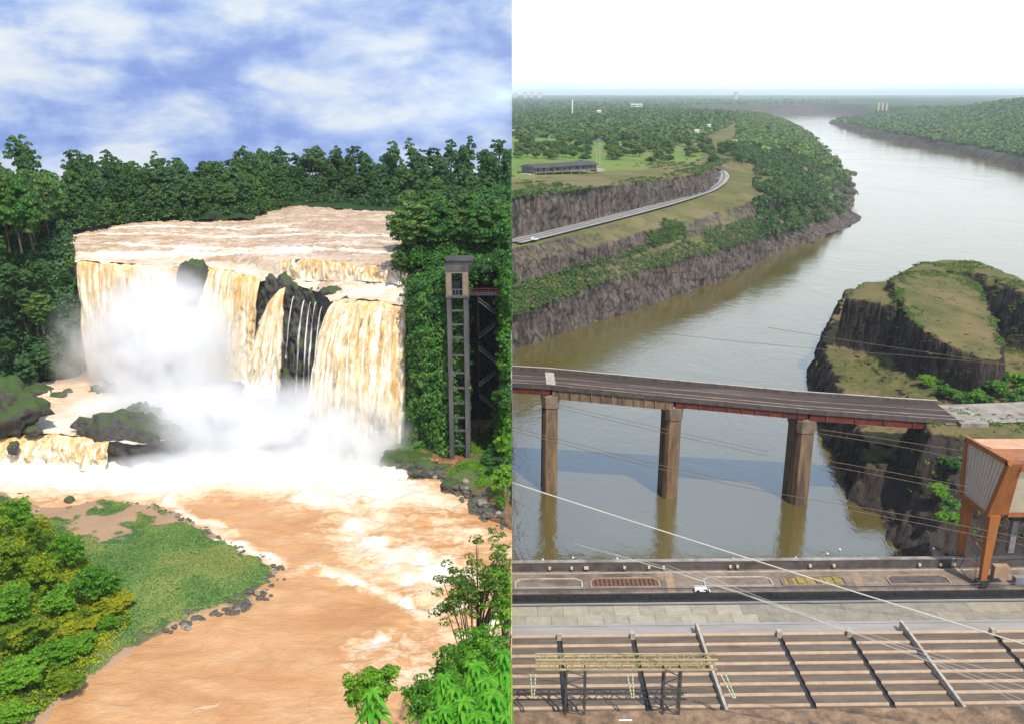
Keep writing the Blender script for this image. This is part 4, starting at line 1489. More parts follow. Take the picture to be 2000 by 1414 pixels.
def forest(pts, ground, label, group, cls=FP, size=(0.9, 1.2), cap=True, hmin=6, hmax=20, top_off=(0, 30), prot_w=1.0):
    n = 0
    for (x, y) in pts:
        z = ground(x, y)
        px, py = proj((x, y, z))
        lim = pt(px, skyline(px) + rngF.uniform(*top_off), y=y)[2]
        h = min(max(lim - z, hmin), hmax) if cap else rngF.uniform(hmin, hmax)
        pr = cls[rngF.integers(len(cls))]
        s = min(h / 10.0, 1.35) * rngF.uniform(*size) * prot_w
        o = place_tree(pr, (x, y, z), s, rngF.uniform(0, 6.28), 'forest_tree', label, 'tree', group, sz=h / 10.0)
        n += o is not None
    return n


def along(pa, pb, n, jit=1.5):
    a, b = np.asarray(pa, float), np.asarray(pb, float)
    t = (np.arange(n) + 0.5) / n
    P = a + (b - a) * t[:, None]
    return P + rngF.normal(size=P.shape) * jit


shoreL = [pt(a, b, z=84.6)[:2] for a, b in [(118, 458), (220, 441), (300, 435), (400, 433), (480, 430), (520, 420), (556, 415)]]
shoreL[0] = np.array((-119.5, 243))
shoreF = [pt(a, b, z=85.6)[:2] for a, b in [(556, 402), (640, 405), (720, 410), (830, 418), (1000, 430)]]
# left bank above the falls: low fringe, then taller rows
for k, (off, hm, hx, to, nn) in enumerate([(2.0, 4.0, 8.5, (85, 110), 25), (5.5, 9, 15, (40, 75), 20), (10.5, 12, 19, (14, 45), 18), (17, 14, 22, (2, 24), 17), (24, 15, 24, (-3, 14), 16)]):
    pl = np.array([p + np.array((-off * 0.25, off)) for p in shoreL])
    cum = np.concatenate([[0], np.cumsum(np.linalg.norm(np.diff(pl, axis=0), axis=1))])
    tt = np.linspace(0, cum[-1], nn) + rngF.normal(size=nn) * 0.8
    P = np.stack([np.interp(tt, cum, pl[:, 0]), np.interp(tt, cum, pl[:, 1])], 1) + rngF.normal(size=(nn, 2)) * 0.8
    forest(P, lambda x, y: 85.2 + 0.05 * off, ['low bushy tree of the fringe at the water on the left bank', 'middling tree behind the water fringe on the left bank', 'dark tree in the middle of the left bank jungle', 'tall tree in the upper part of the left bank jungle', 'tree forming the skyline of the left bank jungle'][k], 'jungle trees on the left bank of the upper river', FP[:4], hmin=hm, hmax=hx, top_off=to, prot_w=0.74)
# far bank across the bend
for k, (off, hm, hx, to, nn) in enumerate([(1.8, 3.5, 7, (85, 105), 17), (7, 8, 14, (45, 75), 14), (13, 11, 18, (15, 45), 13), (20, 13, 22, (2, 24), 12), (28, 14, 24, (-4, 12), 12)]):
    pl = np.array([p + np.array((0, off)) for p in shoreF])
    pl[0, 0] -= off * 0.8
    cum = np.concatenate([[0], np.cumsum(np.linalg.norm(np.diff(pl, axis=0), axis=1))])
    tt = np.linspace(0, cum[-1], nn) + rngF.normal(size=nn) * 0.8
    P = np.stack([np.interp(tt, cum, pl[:, 0]), np.interp(tt, cum, pl[:, 1])], 1) + rngF.normal(size=(nn, 2)) * 0.8
    P[:, 0] = np.minimum(P[:, 0], -0.5)
    forest(P, lambda x, y: 86.3 + 0.07 * off, ['low tree of the fringe at the water on the far bank', 'middling tree behind the water fringe on the far bank', 'dark tree in the middle of the far bank jungle', 'tall tree in the upper part of the far bank jungle', 'tree forming the skyline of the far bank jungle'][k], 'jungle trees on the far bank beyond the bend', [FP[0], FP[1], FP[3]], hmin=hm, hmax=hx, top_off=to, prot_w=0.74)
CNT = ['first', 'second', 'third', 'fourth', 'fifth', 'sixth', 'seventh', 'eighth', 'ninth', 'tenth', 'eleventh', 'twelfth', 'thirteenth', 'fourteenth', 'fifteenth', 'sixteenth', 'seventeenth', 'last']
# emergents on the skyline
for i, (px, py, yy) in enumerate([(28, 264, 262), (52, 268, 265), (140, 286, 285), (210, 292, 290), (300, 298, 295), (345, 303, 300), (480, 298, 305), (515, 297, 308), (600, 285, 312), (622, 284, 311), (650, 288, 312), (692, 279, 310), (770, 275, 308), (805, 273, 309), (845, 283, 306),
                                  (880, 272, 306), (915, 270, 300), (975, 265, 300)]):
    z = 87.5
    top = pt(px, py, y=yy)
    h = top[2] - z
    place_tree(EM[i % 3], (top[0], yy, z), h / 10 * 0.8, rngF.uniform(0, 6), 'emergent_tree', 'tall tree sticking out above the jungle skyline, ' + CNT[i] + ' from the left', 'tree', 'tall trees above the jungle skyline', sz=h / 10)
# top of the left cliff and its slope, nearest the camera on the left
P = []
for i in range(95):
    x = rngF.uniform(-155, -106)
    y = rngF.uniform(203, 258)
    if x < -107.5 - max(y - 212, 0) * 0.48:
        P.append((x, y))
forest(P, lambda x, y: 86.5, 'dense jungle tree on top of the dark left cliff', 'jungle trees on top of the left cliff', [FP[0], FP[2], FP[4]], hmin=8, hmax=17, top_off=(12, 90))
P = []
for i in range(38):
    f = rngF.uniform(0, 0.55)
    x = -108 - f * 60
    y = 205 - f * 36 + rngF.uniform(-3, 2)
    P.append((x, y))
forest(P, lambda x, y: rngF.uniform(54, 84), 'jungle tree clinging to the face of the dark left cliff', 'jungle trees on the face of the left cliff', [FP[0], FP[1], FP[3]], hmin=5, hmax=10, cap=False)
for i, (px, py, yy, s_, lb) in enumerate([(118, 470, 226, .55, 'bush drooping over the left end of the river brink, the highest'), (128, 490, 220, .5, 'bush drooping over the left end of the river brink, the middle one'), (134, 515, 214, .5, 'bush drooping over the left end of the river brink, beside the fall lip'), (126, 545, 211, .45, 'bush on the dark cliff just below the left end of the brink'), (120, 455, 236, .6, 'bush at the water where the upper river meets the left cliff')]):
    p = pt(px, py, y=yy)
    place_tree(FP[i % 4], (p[0], yy, p[2] - 2.5), s_, i * 1.3, 'bush', lb, 'bush', 'bushes at the left end of the brink')
# right cliff top
P = [(rngF.uniform(-23, -0.4), rngF.uniform(185, 262)) for i in range(30)]
P = [(max(x, -27 + (262 - y) * 0.06), y) for x, y in P]
forest(P, lambda x, y: 86.0 + 0.02 * (y - 185), 'broad jungle tree on the plateau behind the lift tower', 'jungle trees on the plateau behind the tower', [FP[4], FP[0], FP[2]], hmin=6, hmax=13, top_off=(40, 150))
P = [(-23.5 + 0.4 * i % 2, 188 + i * 7.5) for i in range(10)]
forest(P, lambda x, y: 83.0, 'leafy tree leaning over the right bank of the upper river', 'leafy trees over the right bank of the upper river', [FP[4], FP[2]], hmin=6, hmax=10, cap=False, prot_w=0.75)


# the tangle between the trunks (uncountable)
def tangle(name, label, line, depth, z, n, mat, seed, cl=1.5, hh=7):
    rng = np.random.default_rng(seed)
    L = np.array(line)
    cum = np.concatenate([[0], np.cumsum(np.linalg.norm(np.diff(L, axis=0), axis=1))])
    q = rng.uniform(0, cum[-1], n)
    c = np.stack([np.interp(q, cum, L[:, 0]), np.interp(q, cum, L[:, 1]), np.full(n, z)], 1)
    dd = rng.uniform(0, 1, n)
    c[:, 1] += 1.0 + dd * depth
    c[:, 2] += rng.uniform(0, 1, n) * (2.0 + dd * hh)
    W, Fc = clump_leaves(c, cl * rng.uniform(0.6, 1.4, n), 26, 0.36, rng, flat=0.85)
    Fc, _ = clip_left(W, Fc)
    o = put(name, mesh(name, W, Fc, MT[mat]), kind='stuff')
    o['label'] = label


tangle('jungle_tangle', 'leafy tangle between the trees of the left bank', [np.array((-165, 228)), np.array((-132, 236))] + shoreL, 26, 85.0, 3200, 'leaf_forest', 251, hh=11)
tangle('jungle_tangle', 'leafy tangle under the trees of the plateau behind the tower', [np.array((-23.2, 186)), np.array((-24.2, 212)), np.array((-26.5, 240)), np.array((-27, 262))], 6, 84.5, 500, 'leaf_lush', 253, cl=1.1, hh=3)
tangle('jungle_tangle', 'leafy tangle on the brink right above the lift tower', [np.array((-21, 184)), np.array((-12, 186)), np.array((-1.5, 190))], 10, 85.5, 600, 'leaf_lush', 254, cl=1.2, hh=4)
tangle('jungle_tangle', 'leafy tangle between the trees of the far bank', shoreF, 28, 86.0, 2200, 'leaf_blue', 252, hh=9)


# creepers and bushes covering the cliff faces (uncountable)
def cliff_plants(name, label, V, sel, n, per, leaf, cl, mat, seed, out=0.6, xmax=-0.03, maxz=200):
    rng = np.random.default_rng(seed)
    P = V.reshape(-1, 3)
    N = unit(np.cross(np.gradient(V, axis=0), np.gradient(V, axis=1))).reshape(-1, 3)
    ok = np.where(sel(P))[0]
    k = rng.choice(ok, n)
    c = P[k] + N[k] * out * rng.uniform(-0.2, 1.3, (n, 1)) + rng.normal(size=(n, 3)) * 0.5
    d = unit(rng.normal(size=(n, per, 3)))
    r = cl * rng.uniform(0.6, 1.5, (n, 1, 1))
    off = d * r * rng.uniform(0.4, 1, (n, per, 1))
    cent = (c[:, None] + off).reshape(-1, 3)
    nr = (d * 0.6 + N[k][:, None] * 0.5 + np.array((0, 0, 0.45)) + rng.normal(size=d.shape) * 0.3).reshape(-1, 3)
    W, Fc = leaves(cent, nr, leaf, rng)
    Fc, _ = clip_left(W, Fc, None, xmax)
    o = put(name, mesh(name, W, Fc, MT[mat]), kind='stuff')
    o['label'] = label
    return o


cliff_plants('cliff_plants', 'dark creepers and bushes covering the left cliff', VLc, lambda P: (P[:, 2] > 56) & (P[:, 2] < 87.5) & (P[:, 1] < 252) & (fbm(P * 0.09, 3, 5) > -0.3), 1900, 30, 0.40, 1.1, 'leaf_blue', 201)
cliff_plants('cliff_plants', 'bright green bushes covering the cliff beside the lift tower', VRc, lambda P: (P[:, 1] < 183) & (P[:, 0] < -10.0) & (P[:, 2] < 86), 1100, 30, 0.34, 0.85, 'leaf_lush', 202, out=0.9)
cliff_plants('cliff_plants', 'hanging greenery along the right edge of the dark recess', VRc, lambda P: (P[:, 0] > -2.1) & (P[:, 1] < 178) & (P[:, 2] < 88), 500, 30, 0.34, 0.7, 'leaf_near', 203, out=0.7)
cliff_plants('cliff_plants', 'green fringe of the cliff brink above the lift tower', VRc, lambda P: (P[:, 2] > 80) & (P[:, 1] < 200), 700, 30, 0.36, 1.1, 'leaf_lush', 204, out=0.5)

# bushes rising from the right shore towards the tower foot
BP = [proto(121, 6, 6.5, 'leaf_near', crown_frac=1.0, n=80, per=40, leaf=0.24, cl=0.7, low=-0.9), proto(122, 5, 6, 'leaf_lush', crown_frac=1.0, n=80, per=40, leaf=0.24, cl=0.7, low=-0.9)]
for i, (px, py, zz, s) in enumerate([(990, 960, 50.6, 1.0), (978, 925, 51, .9), (995, 900, 51, 1.15), (968, 895, 51, .75), (992, 850, 51.5, 1.2), (950, 905, 51, .5), (975, 990, 50, .45), (995, 790, 56, 1.2), (996, 740, 62, 1.1), (997, 690, 67, 1.0), (985, 870, 51.5, .9)]):
    p = pt(px, py, z=zz) if zz < 52 else pt(px, py, y=167)
    place_tree(BP[i % 2], (min(p[0], -0.3), p[1], p[2] - 0.5), s, i * 1.3, 'bush', 'lush green bush right of the tower foot, ' + ['on the waterline', 'behind the waterline one', 'tall one at the tower foot', 'small one touching the path', 'in the middle of the heap', 'smallest by the path', 'tiny one among the boulders', 'low on the recess edge', 'halfway up the recess edge', 'highest on the recess edge', 'next to the tower base'][i], 'bush', 'lush bushes right of the tower foot')

for i, (px, py, s, lb) in enumerate([(8, 765, .45, 'leftmost low bush growing on the moss-green block at the pool'), (26, 762, .4, 'middle low bush growing on the moss-green block at the pool'), (42, 772, .35, 'right low bush growing on the moss-green block at the pool'), (20, 790, .35, 'front low bush growing on the moss-green block at the pool')]):
    p = pt(px, py, y=176.5)
    place_tree(BP[i % 2], (p[0], p[1] - (1.5 if i == 3 else 0), p[2] - 1.6), s, i * 1.9, 'bush', lb, 'bush', 'bushes on the moss-green block')

# ------------------------------------------------------------------ near bank trees on the left
def big_tree(seed, h, w, **kw):
    return tree_arrays(seed, h, w, **kw)


LTP = [tree_arrays(301, 8, 8.0, crown_frac=0.95, n=150, per=44, leaf=0.20, cl=0.72, lobes=7, low=-0.85),
       tree_arrays(302, 8, 7.0, crown_frac=0.95, n=140, per=44, leaf=0.20, cl=0.68, lobes=6, low=-0.85),
       tree_arrays(303, 8, 9.0, crown_frac=0.9, n=160, per=44, leaf=0.20, cl=0.75, lobes=8, low=-0.85)]
LM = []
for k, (c, t) in enumerate(LTP):
    row = []
    for lm in ('leaf_bank', 'leaf_near', 'leaf_lush'):
        row.append((mesh('crown', c[0], c[1], MT[lm]), mesh('trunk', t[0], t[1], MT['bark'], smooth=True)))
    LM.append(row)
specs = [  # top pixel, base distance y, height, scale, proto, leaf
    (20, 968, 138, 6, .8, 0, 1, 'round bright green tree at the upper end of the left bank'),
    (68, 1012, 131, 6.5, .75, 1, 0, 'olive green tree behind the tall dark one on the left bank'),
    (118, 1040, 125, 7, .75, 2, 1, 'dark leafy tree next to the bare pink mud of the meadow'),
    (20, 1060, 122, 8, .95, 1, 0, 'yellow-green tree against the left edge above the dark hollow'),
    (75, 1085, 119, 7, .8, 0, 0, 'yellowish spreading tree in the middle of the left bank'),
    (170, 1110, 116, 8.5, .9, 2, 1, 'tallest green tree overlooking the meadow on the left bank'),
    (110, 1150, 113, 7, .8, 1, 1, 'glossy green tree below the yellowish one on the left bank'),
    (15, 1140, 112, 9, .9, 0, 1, 'deep green tree in the hollow at the left edge'),
    (215, 1190, 113, 4.5, .6, 1, 0, 'low brownish shrub tree at the river side of the left bank'),
    (160, 1205, 109, 6, .8, 2, 0, 'reddish-olive tree beside the water on the left bank'),
    (40, 1215, 105, 9, .9, 1, 0, 'large olive tree with a pale dead branch at the left edge'),
    (105, 1270, 103, 6.5, .8, 0, 1, 'rounded tree overhanging the brown water lower left'),
    (160, 1268, 105, 4.5, .6, 1, 1, 'small leafy tree whose branches touch the brown water'),
    (40, 1300, 97, 8, .85, 2, 1, 'big dark tree near the lower left corner'),
    (130, 1325, 97, 5.0, .65, 1, 0, 'lowest bright shrub leaning over the water lower left'),
    (10, 1375, 91, 8, .8, 0, 1, 'dark tree cut by the lower left corner'),
    (215, 1235, 110, 3.2, .45, 0, 1, 'tiny dark bush at the water edge below the meadow'),
    (245, 1180, 115, 3.0, .5, 2, 0, 'low olive bush on the slope at the meadow foot'),
]
for (px, py, yy, h, s, k, lm, lb) in specs:
    top = pt(px, py, y=yy)
    base = np.array((top[0], yy, max(meadow_z(np.array([[top[0], yy]]))[0], ZL - 0.3)))
    hh = max(top[2] - base[2], 2.5)
    t = thing('riverside_tree', lb, 'tree', base, 'trees on the left bank')
    t.rotation_euler = (0, 0, px * 0.37)
    t.scale = (s, s, hh / 8.0)
    put('trunk', LM[k][lm][1], t)
    put('crown', LM[k][lm][0], t)


# undergrowth under those trees + meadow tufts (uncountable)
def tufts(name, label, sampler, zf, n, per, leaf, cl, mat, seed, flat=0.5):
    rng = np.random.default_rng(seed)
    P = sampler(rng, n)
    z = zf(P)
    c = np.column_stack([P, z + cl * 0.3])
    W, Fc = clump_leaves(c, cl * rng.uniform(0.6, 1.4, len(c)), per, leaf, rng, flat=flat)
    Fc, _ = clip_left(W, Fc)
    o = put(name, mesh(name, W, Fc, MT[mat]), kind='stuff')
    o['label'] = label


def in_poly(poly, lo, hi, cond=lambda P: np.ones(len(P), bool)):
    poly = np.array(poly)

    def f(rng, n):
        out = []
        a, b = poly.min(0), poly.max(0)
        while sum(map(len, out)) < n:
            P = rng.uniform(a, b, (n * 3, 2))
            d = sdist(P, poly)
            P = P[(d > lo) & (d < hi)]
            P = P[cond(P)]
            out.append(P)
        return np.concatenate(out)[:n]
    return f


grass_poly = px2([(150, 1000), (200, 980), (290, 987), (350, 1012), (440, 1062), (535, 1108), (515, 1130), (470, 1165), (370, 1190), (300, 1225), (250, 1240), (200, 1150), (130, 1060)], ZL)
bare = lambda P: fbm(np.column_stack([P * 0.16, np.zeros(len(P))]), 4, 88) > -0.85 + 1.0 * sstep(128, 152, P[:, 1])
tufts('meadow_grass', 'low green ground cover of the river meadow', in_poly(meadow_poly, 0.6, 99, lambda P: (meadow_mud(P) + 0.5 * fbm(np.column_stack([P * 0.5, np.zeros(len(P))]), 3, 87) < 0.42) & (P[:, 0] > -0.62 * P[:, 1] + 8) & (P[:, 1] > 92)), meadow_z, 30000, 7, 0.10, 0.42, 'leaf_grass', 401, 0.35)
tufts('undergrowth', 'tangled undergrowth beneath the trees of the left bank', in_poly(px2([(-60, 980), (60, 1000), (140, 1080), (230, 1170), (260, 1230), (200, 1290), (150, 1340), (60, 1414), (-100, 1500)], ZL), 0.2, 99), meadow_z, 2600, 16, 0.20, 0.8, 'leaf_bank', 402, 0.9)
tufts('shore_grass', 'grass and weeds on the shore below the tower', in_poly(shore_poly, 2.2, 99, lambda P: (np.abs(P[:, 1] - 168) > 2.0) & (fbm(np.column_stack([P * 0.2, np.zeros(len(P))]), 3, 89) > -0.15)), shore_z, 2200, 10, 0.14, 0.4, 'leaf_near', 403, 0.6)

# stones along the shores: the largest singly, the rest as shingle
rngS = np.random.default_rng(5)
stone_me = [mesh('stone', *rock_arrays(60 + i, .5, .45, .34, 2, 0.3), MT['rock_shore']) for i in range(4)] + [mesh('stone', *rock_arrays(66 + i, .5, .45, .34, 2, 0.3), MT['rock_pale']) for i in range(2)]


def stones(line, zf, n, spread, smin, smax, label, group, name='stone'):
    line = [np.array(p) for p in line]
    L = np.array(line)
    cum = np.concatenate([[0], np.cumsum(np.linalg.norm(np.diff(L, axis=0), axis=1))])
    for i in range(n):
        q = rngS.uniform(0, cum[-1])
        p = np.array((np.interp(q, cum, L[:, 0]), np.interp(q, cum, L[:, 1]))) + rngS.normal(size=2) * spread
        if p[0] > -0.8:
            continue
        z = max(zf(p[None])[0], ZL - 0.1)
        o = put(name, stone_me[rngS.integers(6) if rngS.random() < .5 else rngS.integers(4)], None, (p[0], p[1], z + 0.05))
        s = rngS.uniform(smin, smax)
        o.scale = (s, s * rngS.uniform(.7, 1.1), s * rngS.uniform(.7, 1.2))
        o.rotation_euler = (rngS.uniform(-.3, .3), rngS.uniform(-.3, .3), rngS.uniform(0, 6.3))
        tag(o, label, 'stone', group)


stones(px2([(545, 1112), (528, 1140), (482, 1180), (380, 1205), (330, 1235)], ZL), meadow_z, 110, 0.9, 0.5, 1.5, 'grey stone among the rubble along the lower edge of the meadow', 'stones along the lower edge of the meadow')
stones(px2([(230, 980), (290, 984), (350, 1009), (440, 1059), (540, 1105)], ZL), meadow_z, 60, 0.4, 0.5, 1.1, 'dark stone along the upper water edge of the meadow', 'stones along the upper edge of the meadow')
stones(px2([(900, 958), (935, 985), (950, 1010), (990, 1026)], ZL), shore_z, 90, 1.0, 0.7, 2.3, 'brown boulder of the rubble bank at the right waterline', 'boulders of the right waterline')
stones(px2([(770, 900), (800, 922), (850, 932), (870, 945)], ZL), shore_z, 40, 0.7, 0.8, 2.2, 'dark slab at the foot of the outcrop below the tower', 'slabs below the tower outcrop')
p = pt(790, 905, z=49.5)
rock('rock_outcrop', 'grey layered outcrop with a green cap at the foot of the main waterfall', (p[0], p[1] + 2, 48.6), (5.2, 3.6, 2.6), 31, 'rock_mossy', rough=0.42, freq=1.9)
p = pt(838, 915, z=49.5)
rock('rock_outcrop', 'dark undercut slab beneath the red earth path', (p[0], p[1] + 1, 48.8), (3.8, 2.6, 2.0), 32, 'rock_wet', rough=0.42, freq=1.9)
p = pt(882, 945, z=49)
rock('rock', 'green-topped boulder at the bend of the right shore', (p[0], p[1], 48.6), (1.8, 1.4, 1.4), 33, 'rock_mossy', rough=0.25)
for i, (a, b, c, d, lb) in enumerate([(66, 1010, 84, 1014, 'short bleached log lying on the pink mud'), (70, 998, 80, 996, 'pale driftwood stump on the pink mud')]):
    A, B = pt(a, b, z=49.6), pt(c, d, z=49.6)
    mb = MB()
    m_ = (A + B) / 2 + np.array((0.1, 0.2, 0.15))
    mb.tube([A, m_, B], [0.22, 0.26, 0.12], 7)
    mb.tube([m_, m_ + np.array((0.4, 0.5, 0.5))], [0.1, 0.04], 5)
    tag(mb.build('log', MT['driftwood'], smooth=True), lb, 'log')

# ------------------------------------------------------------------ near trees lower right
def near_tree(label, top_px, yy, w_px, crown_frac, seed, leafmat, n, per, leaf, cl, lobes=6, limbs=14, low=-0.3, lean=0.0, bark='bark', tr=None):
    top = pt(*top_px, y=yy)
    zb = bank_z(np.array([[top[0], yy]]))[0]
    f = yy * CT - (top[2] - CAMZ) * ST
    w = w_px / FPX * f
    h = top[2] - zb
    c, t = tree_arrays(seed, h, w, crown_frac=crown_frac, n=n, per=per, leaf=leaf, cl=cl, lobes=lobes, limbs=limbs, low=low, lean=lean, trunk_r=tr)
    return tree_thing('tree', label, (top[0], yy, zb - 0.2), c, t, leafmat, bark)


near_tree('slim tree with open blossoming crown and bare forked stems by the rapids', (940, 1050), 72, 225, 0.30, 511, 'leaf_blossom', 170, 46, 0.15, 0.62, lobes=8, limbs=34, low=-0.35, tr=0.22)
near_tree('smaller leafy tree under the blossoming one at the right', (985, 1100), 70, 80, 0.30, 512, 'leaf_near', 60, 50, 0.15, 0.6, lobes=5, limbs=20, low=-0.6, tr=0.2)
near_tree('dense dark green bushy tree at the right below the slim tree', (948, 1222), 60, 190, 0.45, 513, 'leaf_near', 420, 60, 0.13, 0.55, lobes=8, limbs=20, low=-0.8, tr=0.2)
near_tree('round-headed dark tree standing over the water at the bottom', (726, 1288), 58, 120, 0.24, 514, 'leaf_near', 120, 60, 0.12, 0.45, lobes=7, limbs=24, low=-0.85, tr=0.18)
near_tree('low branching tree with clustered leaves at the bottom right', (850, 1322), 52, 150, 0.22, 515, 'leaf_near', 90, 60, 0.12, 0.45, lobes=9, limbs=30, low=-0.5, tr=0.2)
near_tree('leafy tree filling the gap behind the bright sprays at the bottom right', (915, 1305), 48, 190, 0.4, 516, 'leaf_near', 200, 60, 0.12, 0.5, lobes=8, limbs=20, low=-0.9, tr=0.2)


def spray_plant(label, tip_px, yy, n_leaf, ln, seed, tiers=3, mat='leaf_bright', h=None, spread=1.0):
    """upright shoot with whorls of long drooping leaves"""
    rng = np.random.default_rng(seed)
    top = pt(*tip_px, y=yy)
    zb = bank_z(np.array([[top[0], yy]]))[0]
    t = thing('shoot', label, 'plant', (top[0], yy, zb))
    H = top[2] - zb
    mb = MB()
    mb.tube([(0, 0, -0.2), (0.05, 0.02, H * 0.6), (0, 0, H)], [0.035, 0.028, 0.012], 6)
    put('stem', mesh('stem', mb.v, mb.f, MT['leaf_bright'], smooth=True), t)
    k = 0
    for tier in range(tiers):
        zc = H - tier * ln * 0.42
        nn = n_leaf
        for i in range(nn):
            a = 2 * math.pi * (i + 0.5 * tier + rng.uniform(-.2, .2)) / nn
            L = ln * rng.uniform(0.7, 1.15) * (0.7 + 0.12 * tier)
            w = L * 0.125
            d = np.array((math.cos(a), math.sin(a), 0))
            sd = np.array((-math.sin(a), math.cos(a), 0))
            up0 = rng.uniform(0.25, 0.6)
            V, Fc = [], []
            m = 7
            for j in range(m):
                q = j / (m - 1)
                c = np.array((0, 0, zc)) + d * L * q * spread * (1 - 0.15 * q) + np.array((0, 0, L * (up0 * q - 0.75 * q * q)))
                ww = w * math.sin(math.pi * min(1, 0.06 + q * 0.94)) ** 0.8 + 0.003
                V += [c - sd * ww + np.array((0, 0, ww * 0.35)), c, c + sd * ww + np.array((0, 0, ww * 0.35))]
            V = np.array(V)
            if (V[:, 0] + top[0]).max() > -0.02:
                V[:, 0] = np.minimum(V[:, 0], -0.021 - top[0])
                if np.ptp(V[:, 0]) < 0.05:
                    continue
            for j in range(m - 1):
                for b in (0, 1):
                    Fc.append((j * 3 + b, j * 3 + b + 1, j * 3 + b + 4, j * 3 + b + 3))
            put('leaf', mesh('leaf', V, Fc, MT[mat], smooth=True), t)
            k += 1


spray_plant('young bright green shoot with long pointed leaves at the bottom edge', (728, 1352), 17, 7, 0.50, 601, tiers=4)
for i, (px, py, yy, nl, ln, lb) in enumerate([(868, 1322, 21, 10, 0.56, 'bright leafy spray nearest the branching tree'), (930, 1300, 20, 10, 0.58, 'bright leafy spray in the middle of the lower right thicket'),
                                              (985, 1275, 20, 10, 0.58, 'topmost bright leafy spray at the right of the thicket'), (905, 1370, 18, 10, 0.5, 'lowest bright leafy spray of the lower right thicket'),
                                              (965, 1355, 18, 10, 0.55, 'bright leafy spray between the lowest and the right one'), (840, 1395, 18, 9, 0.45, 'small bright leafy spray at the bottom edge right of the shoot'), (990, 1400, 17, 9, 0.5, 'bright leafy spray in the corner beside the river picture edge'), (890, 1345, 20, 10, 0.5, 'bright leafy spray just under the one nearest the branching tree'), (950, 1328, 19, 10, 0.52, 'bright leafy spray halfway up the thicket'), (935, 1395, 17, 10, 0.5, 'bright leafy spray low in the middle of the thicket'), (870, 1385, 18, 9, 0.45, 'bright leafy spray at the lower left of the thicket'), (1000, 1325, 19, 9, 0.5, 'half bright spray on the right below the topmost')]):
    spray_plant(lb, (px, py), yy, nl, ln, 610 + i, tiers=4)

# ------------------------------------------------------------------ mist of the falls
def mist(name, label, c, r, dens, seed, power=1.2, nscale=0.11):
    m, t, out = new_mat(name)
    tc = t.n('ShaderNodeTexCoord').outputs['Object']
    ln = t.n('ShaderNodeVectorMath', operation='LENGTH', inp={0: tc}).outputs['Value']
    fall = t.math('POWER', t.math('SUBTRACT', 1.0, ln, clamp=True), power)
    geo = t.n('ShaderNodeNewGeometry').outputs['Position']
    nz = t.noise(geo, nscale, 6, 0.62, 0.9)
    nn = t.ramp(nz, [(0.36, 0.12), (0.66, 2.0)])
    d = t.math('MULTIPLY', t.math('MULTIPLY', fall, nn), dens)
    vol = t.n('ShaderNodeVolumePrincipled')
    vol.inputs['Color'].default_value = (1.0, 1.0, 1.0, 1)
    vol.inputs['Anisotropy'].default_value = 0.0
    t.link(d, vol.inputs['Density'])
    t.link(vol.outputs[0], out.inputs['Volume'])
    V, Fc = rock_arrays(seed, 1, 1, 1, 3, 0.0)
    V = unit(V)
    o = put(name, mesh(name, V, Fc, m, smooth=True), None, c, kind='stuff')
    o.scale = r
    o['label'] = label


mc = lambda px, py, yy: tuple(pt(px, py, y=yy))
mist('mist', 'white plume of spray rising before the left waterfall', mc(325, 700, 200), (20, 9, 23), 1.1, 1)
mist('mist', 'low bank of spray below the ribbed rock and main waterfall', mc(545, 868, 174), (31, 9, 15), 0.75, 2)
mist('mist', 'small puff of spray at the foot of the main waterfall', mc(690, 880, 174), (11, 6, 7), 0.5, 6)
mist('mist', 'low white spray drifting over the churned water before the falls', mc(480, 925, 165), (36, 7, 5), 0.7, 7)
mist('mist', 'thin drifting spray over the misty mound', mc(340, 830, 178), (27, 9, 15), 0.30, 3)
mist('mist', 'faint veil of spray against the foot of the dark left cliff', mc(160, 690, 206), (10, 6, 16), 0.14, 4)
# =================================================================== THE BIG RIVER BELOW THE DAM (x > 0)
rngR = np.random.default_rng(23)


def px3(lst):
    return [pt(a, b, z=c) for a, b, c in lst]


# ---- water
def build_big_river():
    xs = np.concatenate([[0.0], np.geomspace(20, 6000, 40)])
    ys = np.concatenate([[118.0], np.geomspace(140, 9000, 60)])
    X, Y = np.meshgrid(xs, ys, indexing='ij')
    V = np.stack([X, Y, np.zeros_like(X)], -1).reshape(-1, 3)
    put('river_water', mesh('river_water', V, grid_faces(len(xs), len(ys)), MT['water_river']), kind='structure')


build_big_river()

# ---- left bank: two tiers of columnar cliff, road bench, wooded nose
S0 = px3([(1000, 690, -1), (1120, 648, -1), (1290, 592, -1), (1430, 541, -1), (1500, 508, -1), (1560, 482, -1), (1625, 460, -1), (1682, 430, -1), (1660, 402, -1), (1674, 376, -1), (1648, 335, -1), (1600, 278, -1), (1548, 248, -1), (1440, 236, -1)])
S0 = [np.array(p) for p in S0]


